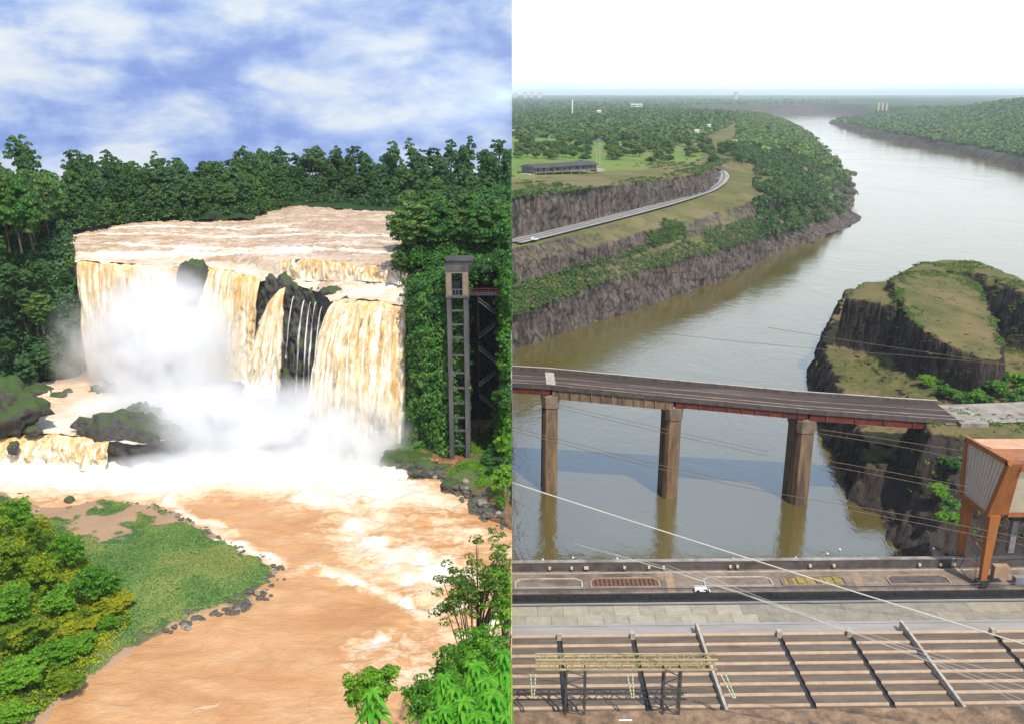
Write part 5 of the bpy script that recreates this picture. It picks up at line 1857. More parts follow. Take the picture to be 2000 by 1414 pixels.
def bank_rows():
    near = [
        [(1000, 612, 18), (1122, 566, 19), (1290, 515, 21), (1432, 478, 20), (1490, 458, 17), (1545, 445, 13), (1600, 430, 9), (1640, 415, 6)],
        [(1000, 568, 25), (1118, 530, 26), (1285, 480, 28), (1430, 445, 28), (1485, 420, 27), (1535, 405, 26), (1580, 395, 24), (1605, 385, 24)],
        [(1000, 521, 36), (1115, 494, 36), (1280, 448, 37), (1425, 408, 38), (1478, 392, 38), (1520, 382, 38), (1550, 372, 38), (1575, 358, 38)],
        [(1000, 487, 43), (1110, 462, 43), (1275, 415, 43), (1412, 379, 43), (1462, 372, 43), (1490, 362, 43.5), (1515, 350, 44), (1530, 335, 44)],
        [(1000, 467, 43.6), (1108, 443, 43.6), (1270, 404, 43.6), (1376, 377, 44), (1425, 345, 45), (1450, 335, 46), (1470, 325, 47), (1490, 315, 48)],
        [(1000, 384, 66), (1105, 374, 64.4), (1268, 353, 61), (1366, 340, 59), (1405, 322, 54), (1430, 314, 54), (1455, 306, 54), (1480, 298, 54)],
    ]
    rows = [S0]
    offs = [(10, 7), (40, 26), (70, 40), (100, 48), (125, 52), (150, 55)]
    S = np.array(S0)
    for r, (o, z) in zip(near, offs):
        row = px3(r)
        for i in range(8, len(S0)):
            d = S[min(i + 1, len(S) - 1)] - S[i - 1]
            n = np.array((-d[1], d[0])) / np.hypot(d[0], d[1])
            if n[0] > 0:
                n = -n
            q = S[i, :2] + n * o * (1 + 0.12 * (i - 8))
            row.append(np.array((max(q[0], 2), q[1], z)))
        rows.append(row)
    last = rows[-1]
    rows.append([p + np.array((0, 40, 0.5)) for p in last])
    rows.append([p + np.array((0 if i < 4 else -20, 150, -0.5)) for i, p in enumerate(last)])
    return rows


BR = bank_rows()


def bank_disp(P):
    far = np.clip(P[..., 1] / 500.0, 1, 3)
    col = vnoise(np.stack([P[..., 0] * 0.42, P[..., 1] * 0.30, P[..., 2] * 0.03], -1), 171)
    big = fbm(P * np.array((0.03, 0.03, 0.05)), 4, 172)
    tip = sstep(640, 780, P[..., 1]) * sstep(16, 4, P[..., 2])
    fing = fbm(P * np.array((0.05, 0.05, 0.02)), 3, 174) * 9 * tip * (P[..., 1] < 1400)
    blk = cell(np.stack([P[..., 0] * 0.22 + P[..., 1] * 0.10, P[..., 2] * 0.16 + 0.6 * vnoise(P * 0.05, 177), np.zeros_like(P[..., 0])], -1), 175) + 0.6 * cell(np.stack([P[..., 0] * 0.5 + P[..., 1] * 0.2, P[..., 2] * 0.3, np.zeros_like(P[..., 0])], -1), 176)
    return (blk * 0.75 + col * 0.7 + fbm(P * np.array((0.2, 0.2, 0.12)), 3, 173) * 1.1 + big * 2.2 + fing)


VB = loft(BR, 620, [22, 8, 12, 8, 6, 22, 4, 4], None)


def build_left_bank():
    global VB
    V = VB
    du, dv = np.gradient(V, axis=0), np.gradient(V, axis=1)
    nrm = unit(np.cross(dv, du))
    nrm *= np.sign(nrm[..., 2:3] + 1e-6)
    v = np.arange(V.shape[1])
    w = np.ones(V.shape[1])
    w[50:57] = 0.12          # the road bench stays smooth
    w[78:] = 0.35
    D = bank_disp(V) * w[None]
    V = V + np.where(nrm[..., 2:3] > 0.85, np.array((0, 0, 1.0)) * 0.25, nrm * np.array((1, 1, 0.3))) * D[..., None]
    V[0, :, 0] = 0.02
    V[..., 0] = np.maximum(V[..., 0], 0.02)
    VB = V
    nu, nv = V.shape[:2]
    put('bank_ground', mesh('bank_ground', V.reshape(-1, 3), grid_faces(nu, nv)[:, ::-1], MT['ground_bank'], smooth=False), kind='structure')


build_left_bank()

# ---- far country: one sheet to the horizon, cut by the river valley
valley = px2([(1000, 700), (1430, 545), (1560, 485), (1690, 432), (1660, 402), (1676, 376), (1650, 335), (1602, 278), (1550, 248), (1440, 236), (1385, 232), (1440, 227.5), (1600, 222.5), (1655, 226), (1614, 241), (1655, 256), (1705, 270), (1765, 281), (1855, 297), (1925, 315), (2010, 338), (2500, 480), (2500, 1000), (1000, 1000)], 0)


def country_z(P):
    d = -sdist(P, valley)
    f = P[:, 1] * CT + CAMZ * ST
    px = 1000 + FPX * P[:, 0] / f
    py = 707 - FPX * (P[:, 1] * ST - CAMZ * CT) / f
    n = fbm(np.column_stack([P / 900.0, np.zeros(len(P))]), 4, 181)
    left = -8 + 66 * sstep(90, 260, d) + n * 8 * sstep(1500, 4000, P[:, 1])
    crest = np.interp(px, [1600, 1640, 1700, 1760, 1850, 1950, 2100], [22, 40, 66, 84, 99, 108, 112])
    dd = d + fbm(np.column_stack([P / 60.0, np.zeros(len(P))]), 3, 182) * 6
    right = -8 + 22 * sstep(-2, 28, dd) + (crest - 14) * sstep(25, 1000, dd) + n * 5 * sstep(60, 600, d)
    far = -8 + (66 + 22 * sstep(9000, 20000, P[:, 1])) * sstep(0, 140, d) + n * 16 * sstep(4500, 8000, P[:, 1])
    isr = (px > 1606) & (P[:, 1] < 4300)
    z = np.where(isr, right, left)
    k = sstep(4100, 5200, P[:, 1])
    z = z * (1 - k) + far * k
    return z


def build_country():
    a = np.linspace(0, 0.75, 300)
    ys = np.geomspace(600, 45000, 380)
    A, Y = np.meshgrid(a, ys, indexing='ij')
    P = np.stack([(A * Y).ravel(), Y.ravel()], 1)
    z = country_z(P)
    V = np.column_stack([P, z])
    put('countryside_ground', mesh('countryside_ground', V, grid_faces(len(a), len(ys)), MT['ground_far'], smooth=True), kind='structure')
    # grassy upland behind the cliff top
    a = np.linspace(0, 0.42, 60)
    ys = np.linspace(520, 1250, 60)
    A, Y = np.meshgrid(a, ys, indexing='ij')
    P = np.stack([(A * Y).ravel(), Y.ravel()], 1)
    crestx = np.array([(p[0], p[1]) for p in BR[-2]])
    zb = np.interp(P[:, 0], crestx[:8, 0], [p[2] for p in BR[-2][:8]])
    yb = np.interp(P[:, 0], crestx[:8, 0], crestx[:8, 1])
    z = zb - 1.2 + 0.6 * sstep(0, 60, P[:, 1] - yb)
    d = -sdist(P, valley)
    z = np.where(P[:, 1] < yb - 8, -20, z) - 70 * (1 - sstep(60, 120, d))
    put('upland_ground', mesh('upland_ground', np.column_stack([P, z]), grid_faces(60, 60), MT['ground_plain'], smooth=True), kind='structure')


build_country()


def land_z(x, y):
    P = np.array([[x, y]])
    crestx = np.array([(p[0], p[1]) for p in BR[-2]])
    return float(np.interp(x, crestx[:8, 0], [p[2] for p in BR[-2][:8]])) - 0.7


# ---- road with its pale tracks
def build_road():
    c = px3([(1000, 476, 43.5), (1060, 462, 43.5), (1120, 447, 43.5), (1200, 427, 43.5), (1280, 406, 43.6), (1340, 388, 43.8), (1380, 374, 44.0), (1402, 360, 45.2), (1410, 347, 47.5), (1405, 337, 50.5), (1388, 330, 54), (1355, 324, 58)])
    V = loft([np.array(c), np.array(c)], 120, [1])[:, 0]
    d = np.gradient(V, axis=0)
    n = unit(np.stack([-d[:, 1], d[:, 0], np.zeros(len(d))], 1))
    def strip(name, a, b, dz, mat, **kw):
        W = np.stack([V + n * a + np.array((0, 0, dz)), V + n * b + np.array((0, 0, dz))], 1).reshape(-1, 3)
        W[:, 0] = np.maximum(W[:, 0], 0.02)
        return put(name, mesh(name, W, grid_faces(len(V), 2), MT[mat]), **kw)
    road = strip('road', -6.2, 6.2, 0.85, 'road', kind='structure')
    for a in (-4.0, 0.0, 4.0):
        strip('wheel_track', a - 1.0, a + 1.0, 0.86, 'track_light', parent=road)
    strip('road_edge_line', -6.0, -5.5, 0.862, 'road_line', parent=road)
    return V


ROAD = build_road()


# ---- right-hand rocky hill beside the bridge
hill_shore = px2([(1745, 1108), (1700, 1045), (1680, 1010), (1655, 960), (1640, 930), (1618, 875), (1604, 838), (1592, 795), (1583, 745), (1592, 700), (1612, 660), (1640, 600), (1665, 560)], 0) + [(185, 520), (250, 545), (330, 540), (420, 470), (420, 190), (150, 190)]
def on_plane(px, py):
    """where a sight line meets the tilted top of the hill: z = 36 - .145 (x-155) + .118 (y-350)"""
    d = ray(px, py)
    t = (36 + .145 * 155 - .118 * 350 - CAMZ) / (d[2] + .145 * d[0] - .118 * d[1])
    return tuple((d * t)[:2])


buttA = [on_plane(*q) for q in [(1742, 556), (1760, 547), (1810, 538), (1870, 548), (1905, 562), (1925, 600), (1940, 640), (1955, 690), (1948, 716), (1915, 714), (1870, 694), (1820, 668), (1780, 640), (1764, 615)]]
buttB = px2([(1650, 588), (1662, 574), (1690, 558), (1750, 554), (1756, 580), (1748, 606), (1700, 596), (1670, 590)], 35.5)
ridge = px2([(1760, 533), (1800, 515), (1850, 508), (1900, 512), (1960, 530), (2050, 570), (2050, 590), (1960, 553), (1900, 533), (1850, 528)], 39)


def hill_z(P):
    q = np.column_stack([P, np.zeros(len(P))])
    n1 = fbm(q * 0.12, 4, 191)
    n2 = fbm(q * 0.5, 3, 192)
    d = sdist(P, hill_shore) + n1 * 2.0 + n2 * 1.0
    fr = sstep(268, 246, P[:, 1])
    z = -4 + (1 - fr) * (19.5 * sstep(-2, 6.0, d) + 3.5 * sstep(8, 45, d)) + fr * (30 * sstep(-3, 34, d))
    z = z + n2 * 0.5 + n1 * 0.8 * sstep(5, 15, d)
    dB = sdist(P, buttB) + n1 * 0.7 + n2 * 0.4
    z = z + (np.maximum(37.0 - z, 0)) * sstep(-2.8, 0.0, dB)
    dR = sdist(P, ridge) + n1 * 1.5
    z = z + (np.maximum(39.5 - z, 0)) * sstep(-15, 2.0, dR)
    dA = sdist(P, buttA) + n1 * 0.8 + n2 * 0.4
    topA = 38.5 - .145 * (P[:, 0] - 155) + .118 * (P[:, 1] - 350) + n1 * 0.4
    z = z + (np.maximum(topA - z, 0)) * sstep(-2.4, 0.0, dA)
    pl = sdist(P, [(118, 240), (124, 262), (170, 272), (420, 290), (420, 225), (170, 232)])
    z = z + (28.0 - z) * sstep(-5, 1, pl)
    return z


def build_hill():
    V, Fc = heightfield(96, 330, 192, 500, 0.85, hill_z, lambda P: sdist(P, hill_shore) > -6)
    # roughen cliffs sideways
    blk = cell(np.stack([V[:, 0] * 0.35, V[:, 1] * 0.35, V[:, 2] * 0.28], 1), 197) * 0.6
    V[:, 0] += fbm(V * np.array((0.25, 0.25, 0.5)), 4, 195) * 0.8 + blk
    V[:, 1] += fbm(V * np.array((0.25, 0.25, 0.5)), 4, 196) * 0.8 + blk
    put('hill_ground', mesh('hill_ground', V, Fc, MT['ground_hill'], smooth=False, attrs={'mud': sstep(262, 250, V[:, 1]) * sstep(215, 175, V[:, 0]) * 1.4 * sstep(27.4, 25.5, V[:, 2])}), kind='structure')
    # pale gravel road on the platform
    c = [np.array(p) for p in [(126, 255, 28.35), (150, 257, 28.35), (190, 262, 28.4), (300, 275, 28.6)]]
    W = []
    for p in c:
        W += [p + np.array((0, -8, 0)), p + np.array((0, 9, 0))]
    put('gravel_road', mesh('gravel_road', W, [(2 * i, 2 * i + 2, 2 * i + 3, 2 * i + 1) for i in range(3)], MT['gravel']), kind='structure')


m_plain('gravel', (0.22, 0.185, 0.15), (0.36, 0.315, 0.265), 0.25, 0.95, spots=(0.12, 0.095, 0.08))
build_hill()


# ---- vegetation of the big river
def crowns_stuff(name, label, pts, h, w, per, leaf, mat, seed):
    """far woods that read as one mass: leafy domes in one mesh"""
    rng = np.random.default_rng(seed)
    pts = np.asarray(pts, float)
    n = len(pts)
    h = h * rng.uniform(0.65, 1.3, n)
    w = w * rng.uniform(0.7, 1.35, n)
    d = unit(rng.normal(size=(n, per, 3)))
    d[..., 2] = np.abs(d[..., 2]) * 1.15 - 0.30
    r = rng.uniform(0.75, 1.05, (n, per, 1))
    off = d * r
    off[..., :2] *= (w / 2)[:, None, None]
    off[..., 2] *= (h * 0.5)[:, None]
    c = pts[:, None] + off
    c[..., 2] += (h * 0.42)[:, None]
    nr = d * 0.8 + np.array((0, 0, 0.35)) + rng.normal(size=d.shape) * 0.25
    s = np.repeat(leaf * (w / w.mean()), per)
    W, Fc = leaves(c.reshape(-1, 3), nr.reshape(-1, 3), s, rng, 0.8)
    W[:, 0] = np.maximum(W[:, 0], 0.02)
    o = put(name, mesh(name, W, Fc, MT[mat]), kind='stuff')
    o['label'] = label


def sample_country(n, pxr, pyr, cond, zref=58):
    m = n * 4
    px, py = rngR.uniform(*pxr, m), rngR.uniform(*pyr, m)
    P = np.array([pt(a, b, z=zref) for a, b in zip(px, py)])
    P = P[(P[:, 1] > 0) & (P[:, 1] < 30000) & (P[:, 0] > 1)]
    return P[cond(P)][:n]


# wide wooded plain on the left towards the horizon
def dens_far(P):
    return (-sdist(P[:, :2], valley) > 170) & (P[:, 1] > 1150)


P = sample_country(3600, (1000, 1640), (191, 275), dens_far)
P[:, 2] = country_z(P[:, :2])
crowns_stuff('far_woods', 'hazy mass of trees covering the plain to the horizon', P, 12, 15, 26, 3.6, 'leaf_plain', 701)
# wooded nose above the river bend
P = []
V = VB[185:, 20:]
idx = rngR.integers(0, V.shape[0], 9500), rngR.integers(0, V.shape[1], 9500)
P = V[idx] + rngR.normal(size=(9500, 3)) * np.array((3, 3, 0.2))
f_ = P[:, 1] * CT - (P[:, 2] - CAMZ) * ST
qx = 1000 + FPX * P[:, 0] / f_
qy = 707 - FPX * (P[:, 1] * ST + (P[:, 2] - CAMZ) * CT) / f_
lawn = ((qx < 1475) & (qy > 318) & (qy < 378)) | (np.hypot((qx - 1540) / 8, (qy - 298) / 5) < 1) | (qx < 1440)
ok = (P[:, 2] > 7) & (fbm(P * 0.03, 3, 31) > -0.22) & (np.hypot(P[:, 0], P[:, 1]) < 4500) & ~lawn
P = P[ok]
scale_y = np.clip(P[:, 1] / 900, 0.8, 1.6)
crowns_stuff('bend_woods', 'green thicket covering the steep nose of land at the river bend', P[P[:, 1] < 1250], 5.2, 6.2, 34, 0.92, 'leaf_plain', 702)
crowns_stuff('bend_woods', 'far green thicket along the bank upstream of the bend', P[P[:, 1] >= 1250], 9, 13, 24, 2.6, 'leaf_plain', 703)
# right bank forest
px_, py_, zz_ = rngR.uniform(1612, 2060, 14000), rngR.uniform(190, 330, 14000), rngR.uniform(15, 95, 14000)
P = np.array([pt(a, b, z=c) for a, b, c in zip(px_, py_, zz_)])
P = P[(P[:, 1] > 800) & (P[:, 1] < 4600)]
d_ = -sdist(P[:, :2], valley)
P = P[(d_ > 34) & (d_ < 1800)]
P[:, 2] = country_z(P[:, :2])
P = P[P[:, 2] > 11][:3600]
nearm = P[:, 1] < 2200
crowns_stuff('right_bank_woods', 'forest mass on the right bank of the big river', P[nearm], 12, 16, 34, 2.8, 'leaf_plain', 704)
crowns_stuff('right_bank_woods', 'distant forest mass on the right bank at the river mouth', P[~nearm], 13, 20, 22, 4.4, 'leaf_plain', 705)

# scrub on the terraces of the left bank
def terrace_scrub(name, label, rows, n, per, leaf, cl, mat, seed, thr):
    rng = np.random.default_rng(seed)
    V = VB[:330, rows[0]:rows[1]].reshape(-1, 3)
    V = V[fbm(V * np.array((0.02, 0.02, 0.05)), 3, seed) > thr]
    c = V[rng.integers(0, len(V), n)] + rng.normal(size=(n, 3)) * 0.6
    W, Fc = clump_leaves(c, cl * rng.uniform(0.6, 1.6, n), per, leaf, rng, flat=0.8)
    W[:, 0] = np.maximum(W[:, 0], 0.02)
    o = put(name, mesh(name, W, Fc, MT[mat]), kind='stuff')
    o['label'] = label


terrace_scrub('terrace_scrub', 'green scrub on the terrace above the lower columnar cliff', (21, 33), 2300, 22, 0.55, 1.9, 'leaf_plain', 711, -0.05)
terrace_scrub('terrace_scrub', 'olive scrub on the slope under the road', (31, 46), 1500, 22, 0.5, 1.6, 'leaf_plain_warm', 712, 0.12)
terrace_scrub('brink_scrub', 'bushes along the grassy brink above the upper cliff', (78, 87), 1500, 22, 0.5, 1.5, 'leaf_plain_warm', 713, -0.02)

# single trees on the upland
UP = [join_tree(*tree_arrays(721, 10, 9.5, crown_frac=0.9, n=70, per=30, leaf=0.62, cl=1.5, low=-0.6), MT['leaf_plain'], MT['bark_pale'], 'tree'),
      join_tree(*tree_arrays(722, 10, 8.5, crown_frac=0.92, n=70, per=30, leaf=0.6, cl=1.4, low=-0.7), MT['leaf_plain_warm'], MT['bark_pale'], 'tree'),
      join_tree(*tree_arrays(723, 10, 11, crown_frac=0.85, n=80, per=30, leaf=0.65, cl=1.6, low=-0.5), MT['leaf_plain'], MT['bark_pale'], 'tree')]


def upland_trees(n, pxr, pyr, size, label, group, cond=lambda px, py, p: True):
    k = 0
    while k < n:
        px, py = rngR.uniform(*pxr), rngR.uniform(*pyr)
        p = pt(px, py, z=62)
        if -sdist(p[None, :2], valley)[0] < 120 or not cond(px, py, p):
            continue
        z = max(land_z(p[0], p[1]), 52) if p[1] < 1240 else country_z(p[None, :2])[0]
        s = rngR.uniform(*size)
        x = p[0]
        pr = UP[rngR.integers(3)]
        if x < 7.5 * s:
            x = 7.5 * s
        o = place_tree(pr, (x, p[1], z - 0.3), s, rngR.uniform(0, 6.28), 'upland_tree', label, 'tree', group, sz=s * rngR.uniform(0.8, 1.1), clip=False)
        k += 1


upland_trees(120, (1000, 1450), (236, 296), (1.0, 1.55), 'broad tree of the wooded upland behind the clearing', 'trees of the wooded upland', lambda px, py, p: True)
upland_trees(60, (1000, 1150), (290, 318), (0.6, 0.95), 'small light-green tree of the orchard rows left of the mast', 'orchard trees left of the mast', lambda px, py, p: not (1150 < px < 1185))
upland_trees(40, (1185, 1440), (275, 316), (0.8, 1.25), 'spreading tree around the grassy clearing above the road bend', 'trees around the clearing above the road bend', lambda px, py, p: py < 318 - 0.02 * (px - 1185))
upland_trees(14, (1400, 1520), (262, 320), (0.6, 0.9), 'dark tree between the road bend and the wooded nose', 'trees beside the road bend', lambda px, py, p: px > 1440 or py < 300)

# bushes on the hill by the bridge
HB = [join_tree(*tree_arrays(731, 6, 8, crown_frac=1.0, n=90, per=36, leaf=0.36, cl=0.95, low=-0.7), MT['leaf_near'], MT['bark'], 'bush'),
      join_tree(*tree_arrays(732, 5, 7, crown_frac=1.0, n=80, per=36, leaf=0.36, cl=0.9, low=-0.7), MT['leaf_lush'], MT['bark'], 'bush')]
hb = [(1815, 735, .8), (1840, 748, .9), (1862, 755, .8), (1880, 768, .75), (1905, 770, .9), (1930, 772, .85), (1955, 755, 1.0), (1975, 768, .9), (1990, 740, 1.1), (1965, 725, .8), (2000, 765, 1.0), (1835, 728, .6)]
for i, (px, py, s) in enumerate(hb):
    p = pt(px, py, z=23)
    place_tree(HB[i % 2], (p[0], p[1], hill_z(p[None, :2])[0] - 0.4), s, i * 1.1, 'bush', 'bright green bush in the row under the flat-topped hill, ' + CNT[[1, 3, 4, 5, 6, 7, 8, 10, 11, 9, 2, 2][i] - 1 if i not in (10, 11) else (11 if i == 10 else 1)] + ' from the left', 'bush', 'bushes at the foot of the flat-topped hill', clip=False)
for i, (px, py, s) in enumerate([(1845, 905, .7), (1860, 930, .8), (1850, 955, .7), (1870, 890, .8), (1880, 960, .7), (1840, 880, .5)]):
    p = pt(px, py, z=24)
    place_tree(HB[i % 2], (p[0], p[1], max(hill_z(p[None, :2])[0], 14) - 0.3), s, i * 1.7, 'bush', 'bush on the dark cliff behind the crane, ' + ['second from the top', 'third from the top', 'lowest on the left', 'topmost', 'lowest on the right beside the crane', 'smallest at the upper left'][i], 'bush', 'bushes behind the orange crane', clip=False)


def hill_scrub():
    rng = np.random.default_rng(741)
    P = rng.uniform((110, 330), (320, 480), (9000, 2))
    d = sdist(P, ridge)
    P = P[(d > -16) & (fbm(np.column_stack([P * 0.05, np.zeros(len(P))]), 3, 5) > 0.0)][:900]
    Q = np.array([pt(a, b, z=27)[:2] for a, b in zip(rng.uniform(1640, 1800, 260), rng.uniform(650, 770, 260))])
    Q = Q[fbm(np.column_stack([Q * 0.08, np.zeros(len(Q))]), 3, 6) > -0.05]
    E = rng.uniform((120, 290), (215, 440), (26000, 2))
    dE = np.minimum(np.abs(sdist(E, buttA)), np.abs(sdist(E, buttB)))
    E = E[(dE < 1.8) & (fbm(np.column_stack([E * 0.12, np.zeros(len(E))]), 3, 8) > 0.0)][:420]
    H2 = rng.uniform((110, 200), (200, 262), (4000, 2))
    H2 = H2[(sdist(H2, hill_shore) > 12) & (fbm(np.column_stack([H2 * 0.07, np.zeros(len(H2))]), 3, 9) > 0.15)][:300]
    P = np.concatenate([P, Q, E, H2])
    z = hill_z(P)
    c = np.column_stack([P, z + 0.2])
    W, Fc = clump_leaves(c, 1.0 * rng.uniform(0.5, 1.5, len(c)), 20, 0.32, rng, flat=0.6)
    o = put('hill_scrub', mesh('hill_scrub', W, Fc, MT['leaf_plain_warm']), kind='stuff')
    o['label'] = 'low green scrub on the back and flanks of the flat-topped hill'


hill_scrub()

# earth side of the bank where it ends at x = 0
W = np.array([(0.03, y, z) for y, z in [(424, -1), (430, 16), (451, 24), (457, 35), (467, 42), (500, 42.6), (508, 64), (700, 64), (700, -6), (424, -6)]])
put('bank_ground', mesh('bank_ground', W, [list(range(len(W)))], MT['ground_bank']), kind='structure')
# ------------------------------------------------------------------ bridge
BX = [0, 12, 49, 88, 127, 160]
BZ = [35.3, 35.0, 32.7, 30.4, 29.0, 28.7]


def by(x):
    return 263.5 - 0.12 * x


def bz(x):
    return float(np.interp(x, BX, BZ))


def build_bridge():
    W = 16.5
    t = thing('bridge', 'long brown concrete road bridge on tall piers across the river arm', 'bridge', (49, by(49), 0))
    spans = [(0.02, 12), (12, 49), (49, 88), (88, 131)]
    def prism(x0, x1, ya, yb, za, zb, n=4):
        """strip following the deck between offsets across (ya..yb) and heights (za..zb)"""
        mb = MB()
        xs = np.linspace(x0, x1, n + 1)
        for a, b in zip(xs[:-1], xs[1:]):
            mb.hexa([(a, by(a) + ya, bz(a) + za), (b, by(b) + ya, bz(b) + za), (b, by(b) + yb, bz(b) + za), (a, by(a) + yb, bz(a) + za),
                     (a, by(a) + ya, bz(a) + zb), (b, by(b) + ya, bz(b) + zb), (b, by(b) + yb, bz(b) + zb), (a, by(a) + yb, bz(a) + zb)])
        return mb
    for i, (a, b) in enumerate(spans):
        g = 0.06
        d = prism(a, b - g, 0, W, -0.9, -0.35).build('deck', MT['asphalt'], t)
        prism(a, b - g, -0.25, 0.35, -0.95, 0.45).build('parapet', MT['concrete_dark'], t)
        prism(a, b - g, W - 0.35, W + 0.25, -0.95, 0.75).build('parapet', MT['concrete_dark'], t)
        prism(a, b - g, -0.3, 0.4, 0.452, 0.55).build('coping', MT['concrete_warm'], t)
        prism(a, b - g, W - 0.4, W + 0.3, 0.752, 0.9).build('coping', MT['concrete_pale'], t)
        prism(a, b - g, 5.2, 6.0, -0.349, -0.33).build('pale_stripe', MT['concrete_warm'], t)
        prism(a, b - g, 10.2, 10.7, -0.349, -0.335).build('pale_stripe', MT['concrete_warm'], t)
        prism(a, b - g, 2.3, 2.6, -0.349, -0.335).build('pale_stripe', MT['concrete_dark'], t)
        gm = ['steel_red', 'concrete_stained', 'steel_red', 'steel_red'][i]
        gh = [2.0, 3.0, 2.0, 2.2][i]
        for yo in (0.2, 7.2, 14.4):
            gd = prism(a + (0.3 if a > 1 else 0), b - 0.4, yo, yo + 1.4, -0.95 - gh, -0.953).build('girder', MT[gm], t)
            if yo == 0.2:
                n = {0: 3, 1: 11, 2: 9, 3: 5}[i]
                for k in range(n):
                    x = a + 1 + (b - a - 2) * (k + 0.5) / n
                    w = 0.35 if i != 3 else 0.5
                    mb = MB()
                    mb.box(x - w / 2, x + w / 2, by(x) + yo - 0.30, by(x) + yo - 0.003, bz(x) - 0.96 - gh, bz(x) - 1.0)
                    mb.build('stiffener', MT['concrete_stained' if i == 1 else 'steel_red'], gd)
    for x, wl in ((11.8, 2.35), (49.0, 2.3), (87.8, 2.5)):
        yb_ = by(x)
        zt = bz(x) - 3.3
        mb = MB()
        y0, y1 = yb_ - 0.4, yb_ + 10.0
        pts = [(-wl, 1.2), (-wl + 1.0, 0), (wl - 1.0, 0), (wl, 1.2), (wl, y1 - y0), (-wl, y1 - y0)]
        n = len(pts)
        V = [(x + p * 1.04, y0 + q, -6) for p, q in pts] + [(x + p, y0 + q, zt - 3.6) for p, q in pts]
        Fc = [tuple(range(n))[::-1], tuple(range(n, 2 * n))] + [(k, (k + 1) % n, n + (k + 1) % n, n + k) for k in range(n)]
        mb.add(V, Fc)
        pier = mb.build('pier', MT['concrete_stained'], t)
        mb = MB()
        V = [(x + p * 1.12, y0 - 0.25 + q * 1.05, zt - 3.597) for p, q in pts] + [(x + p * 1.18, y0 - 0.25 + q * 1.05, zt) for p, q in pts]
        mb.add(V, Fc)
        mb.build('pier_head', MT['concrete_warm'], pier)
        mb = MB()
        for q in (0.6, 7.4, 12.9):
            mb.box(x - 1.2, x + 1.2, yb_ + q - 0.2, yb_ + q + 1.0, zt + 0.003, zt + (0.30 if x > 20 else 0.28))
        mb.build('bearing', MT['concrete_pale'], pier)
    # pier-top opening shows pale on the deck above the first pier
    prism(10.6, 13.4, 1.2, 15.6, -0.328, -0.31).build('joint', MT['concrete_pale'], t)
    ab = MB()
    x = 129.5
    ab.box(x, x + 8, by(x) - 2.5, by(x) + 0.6, 20, bz(x) + 0.2)
    ab.build('abutment', MT['concrete'], t)
    ab = MB()
    ab.box(x - 2, x + 0.5, by(x) + 0.7, by(x) + W, 18, bz(x) - 1.0)
    ab.build('abutment', MT['concrete_dark'], t)


build_bridge()

# ------------------------------------------------------------------ powerhouse at the foot of the dam
SHEAR = 0.0195


def Wp(x, y, z):
    return (x, y + SHEAR * x, z)


class PB(MB):
    """boxes in the slightly skewed line of the powerhouse"""
    def box(s, x0, x1, y0, y1, z0, z1):
        return s.hexa([Wp(*p) for p in [(x0, y0, z0), (x1, y0, z0), (x1, y1, z0), (x0, y1, z0), (x0, y0, z1), (x1, y0, z1), (x1, y1, z1), (x0, y1, z1)]])


def yd(py, z):
    return pt(1000, py, z=z)[1]


ZD, ZV, ZR = 38.0, 36.8, 38.2          # deck, paving, roof


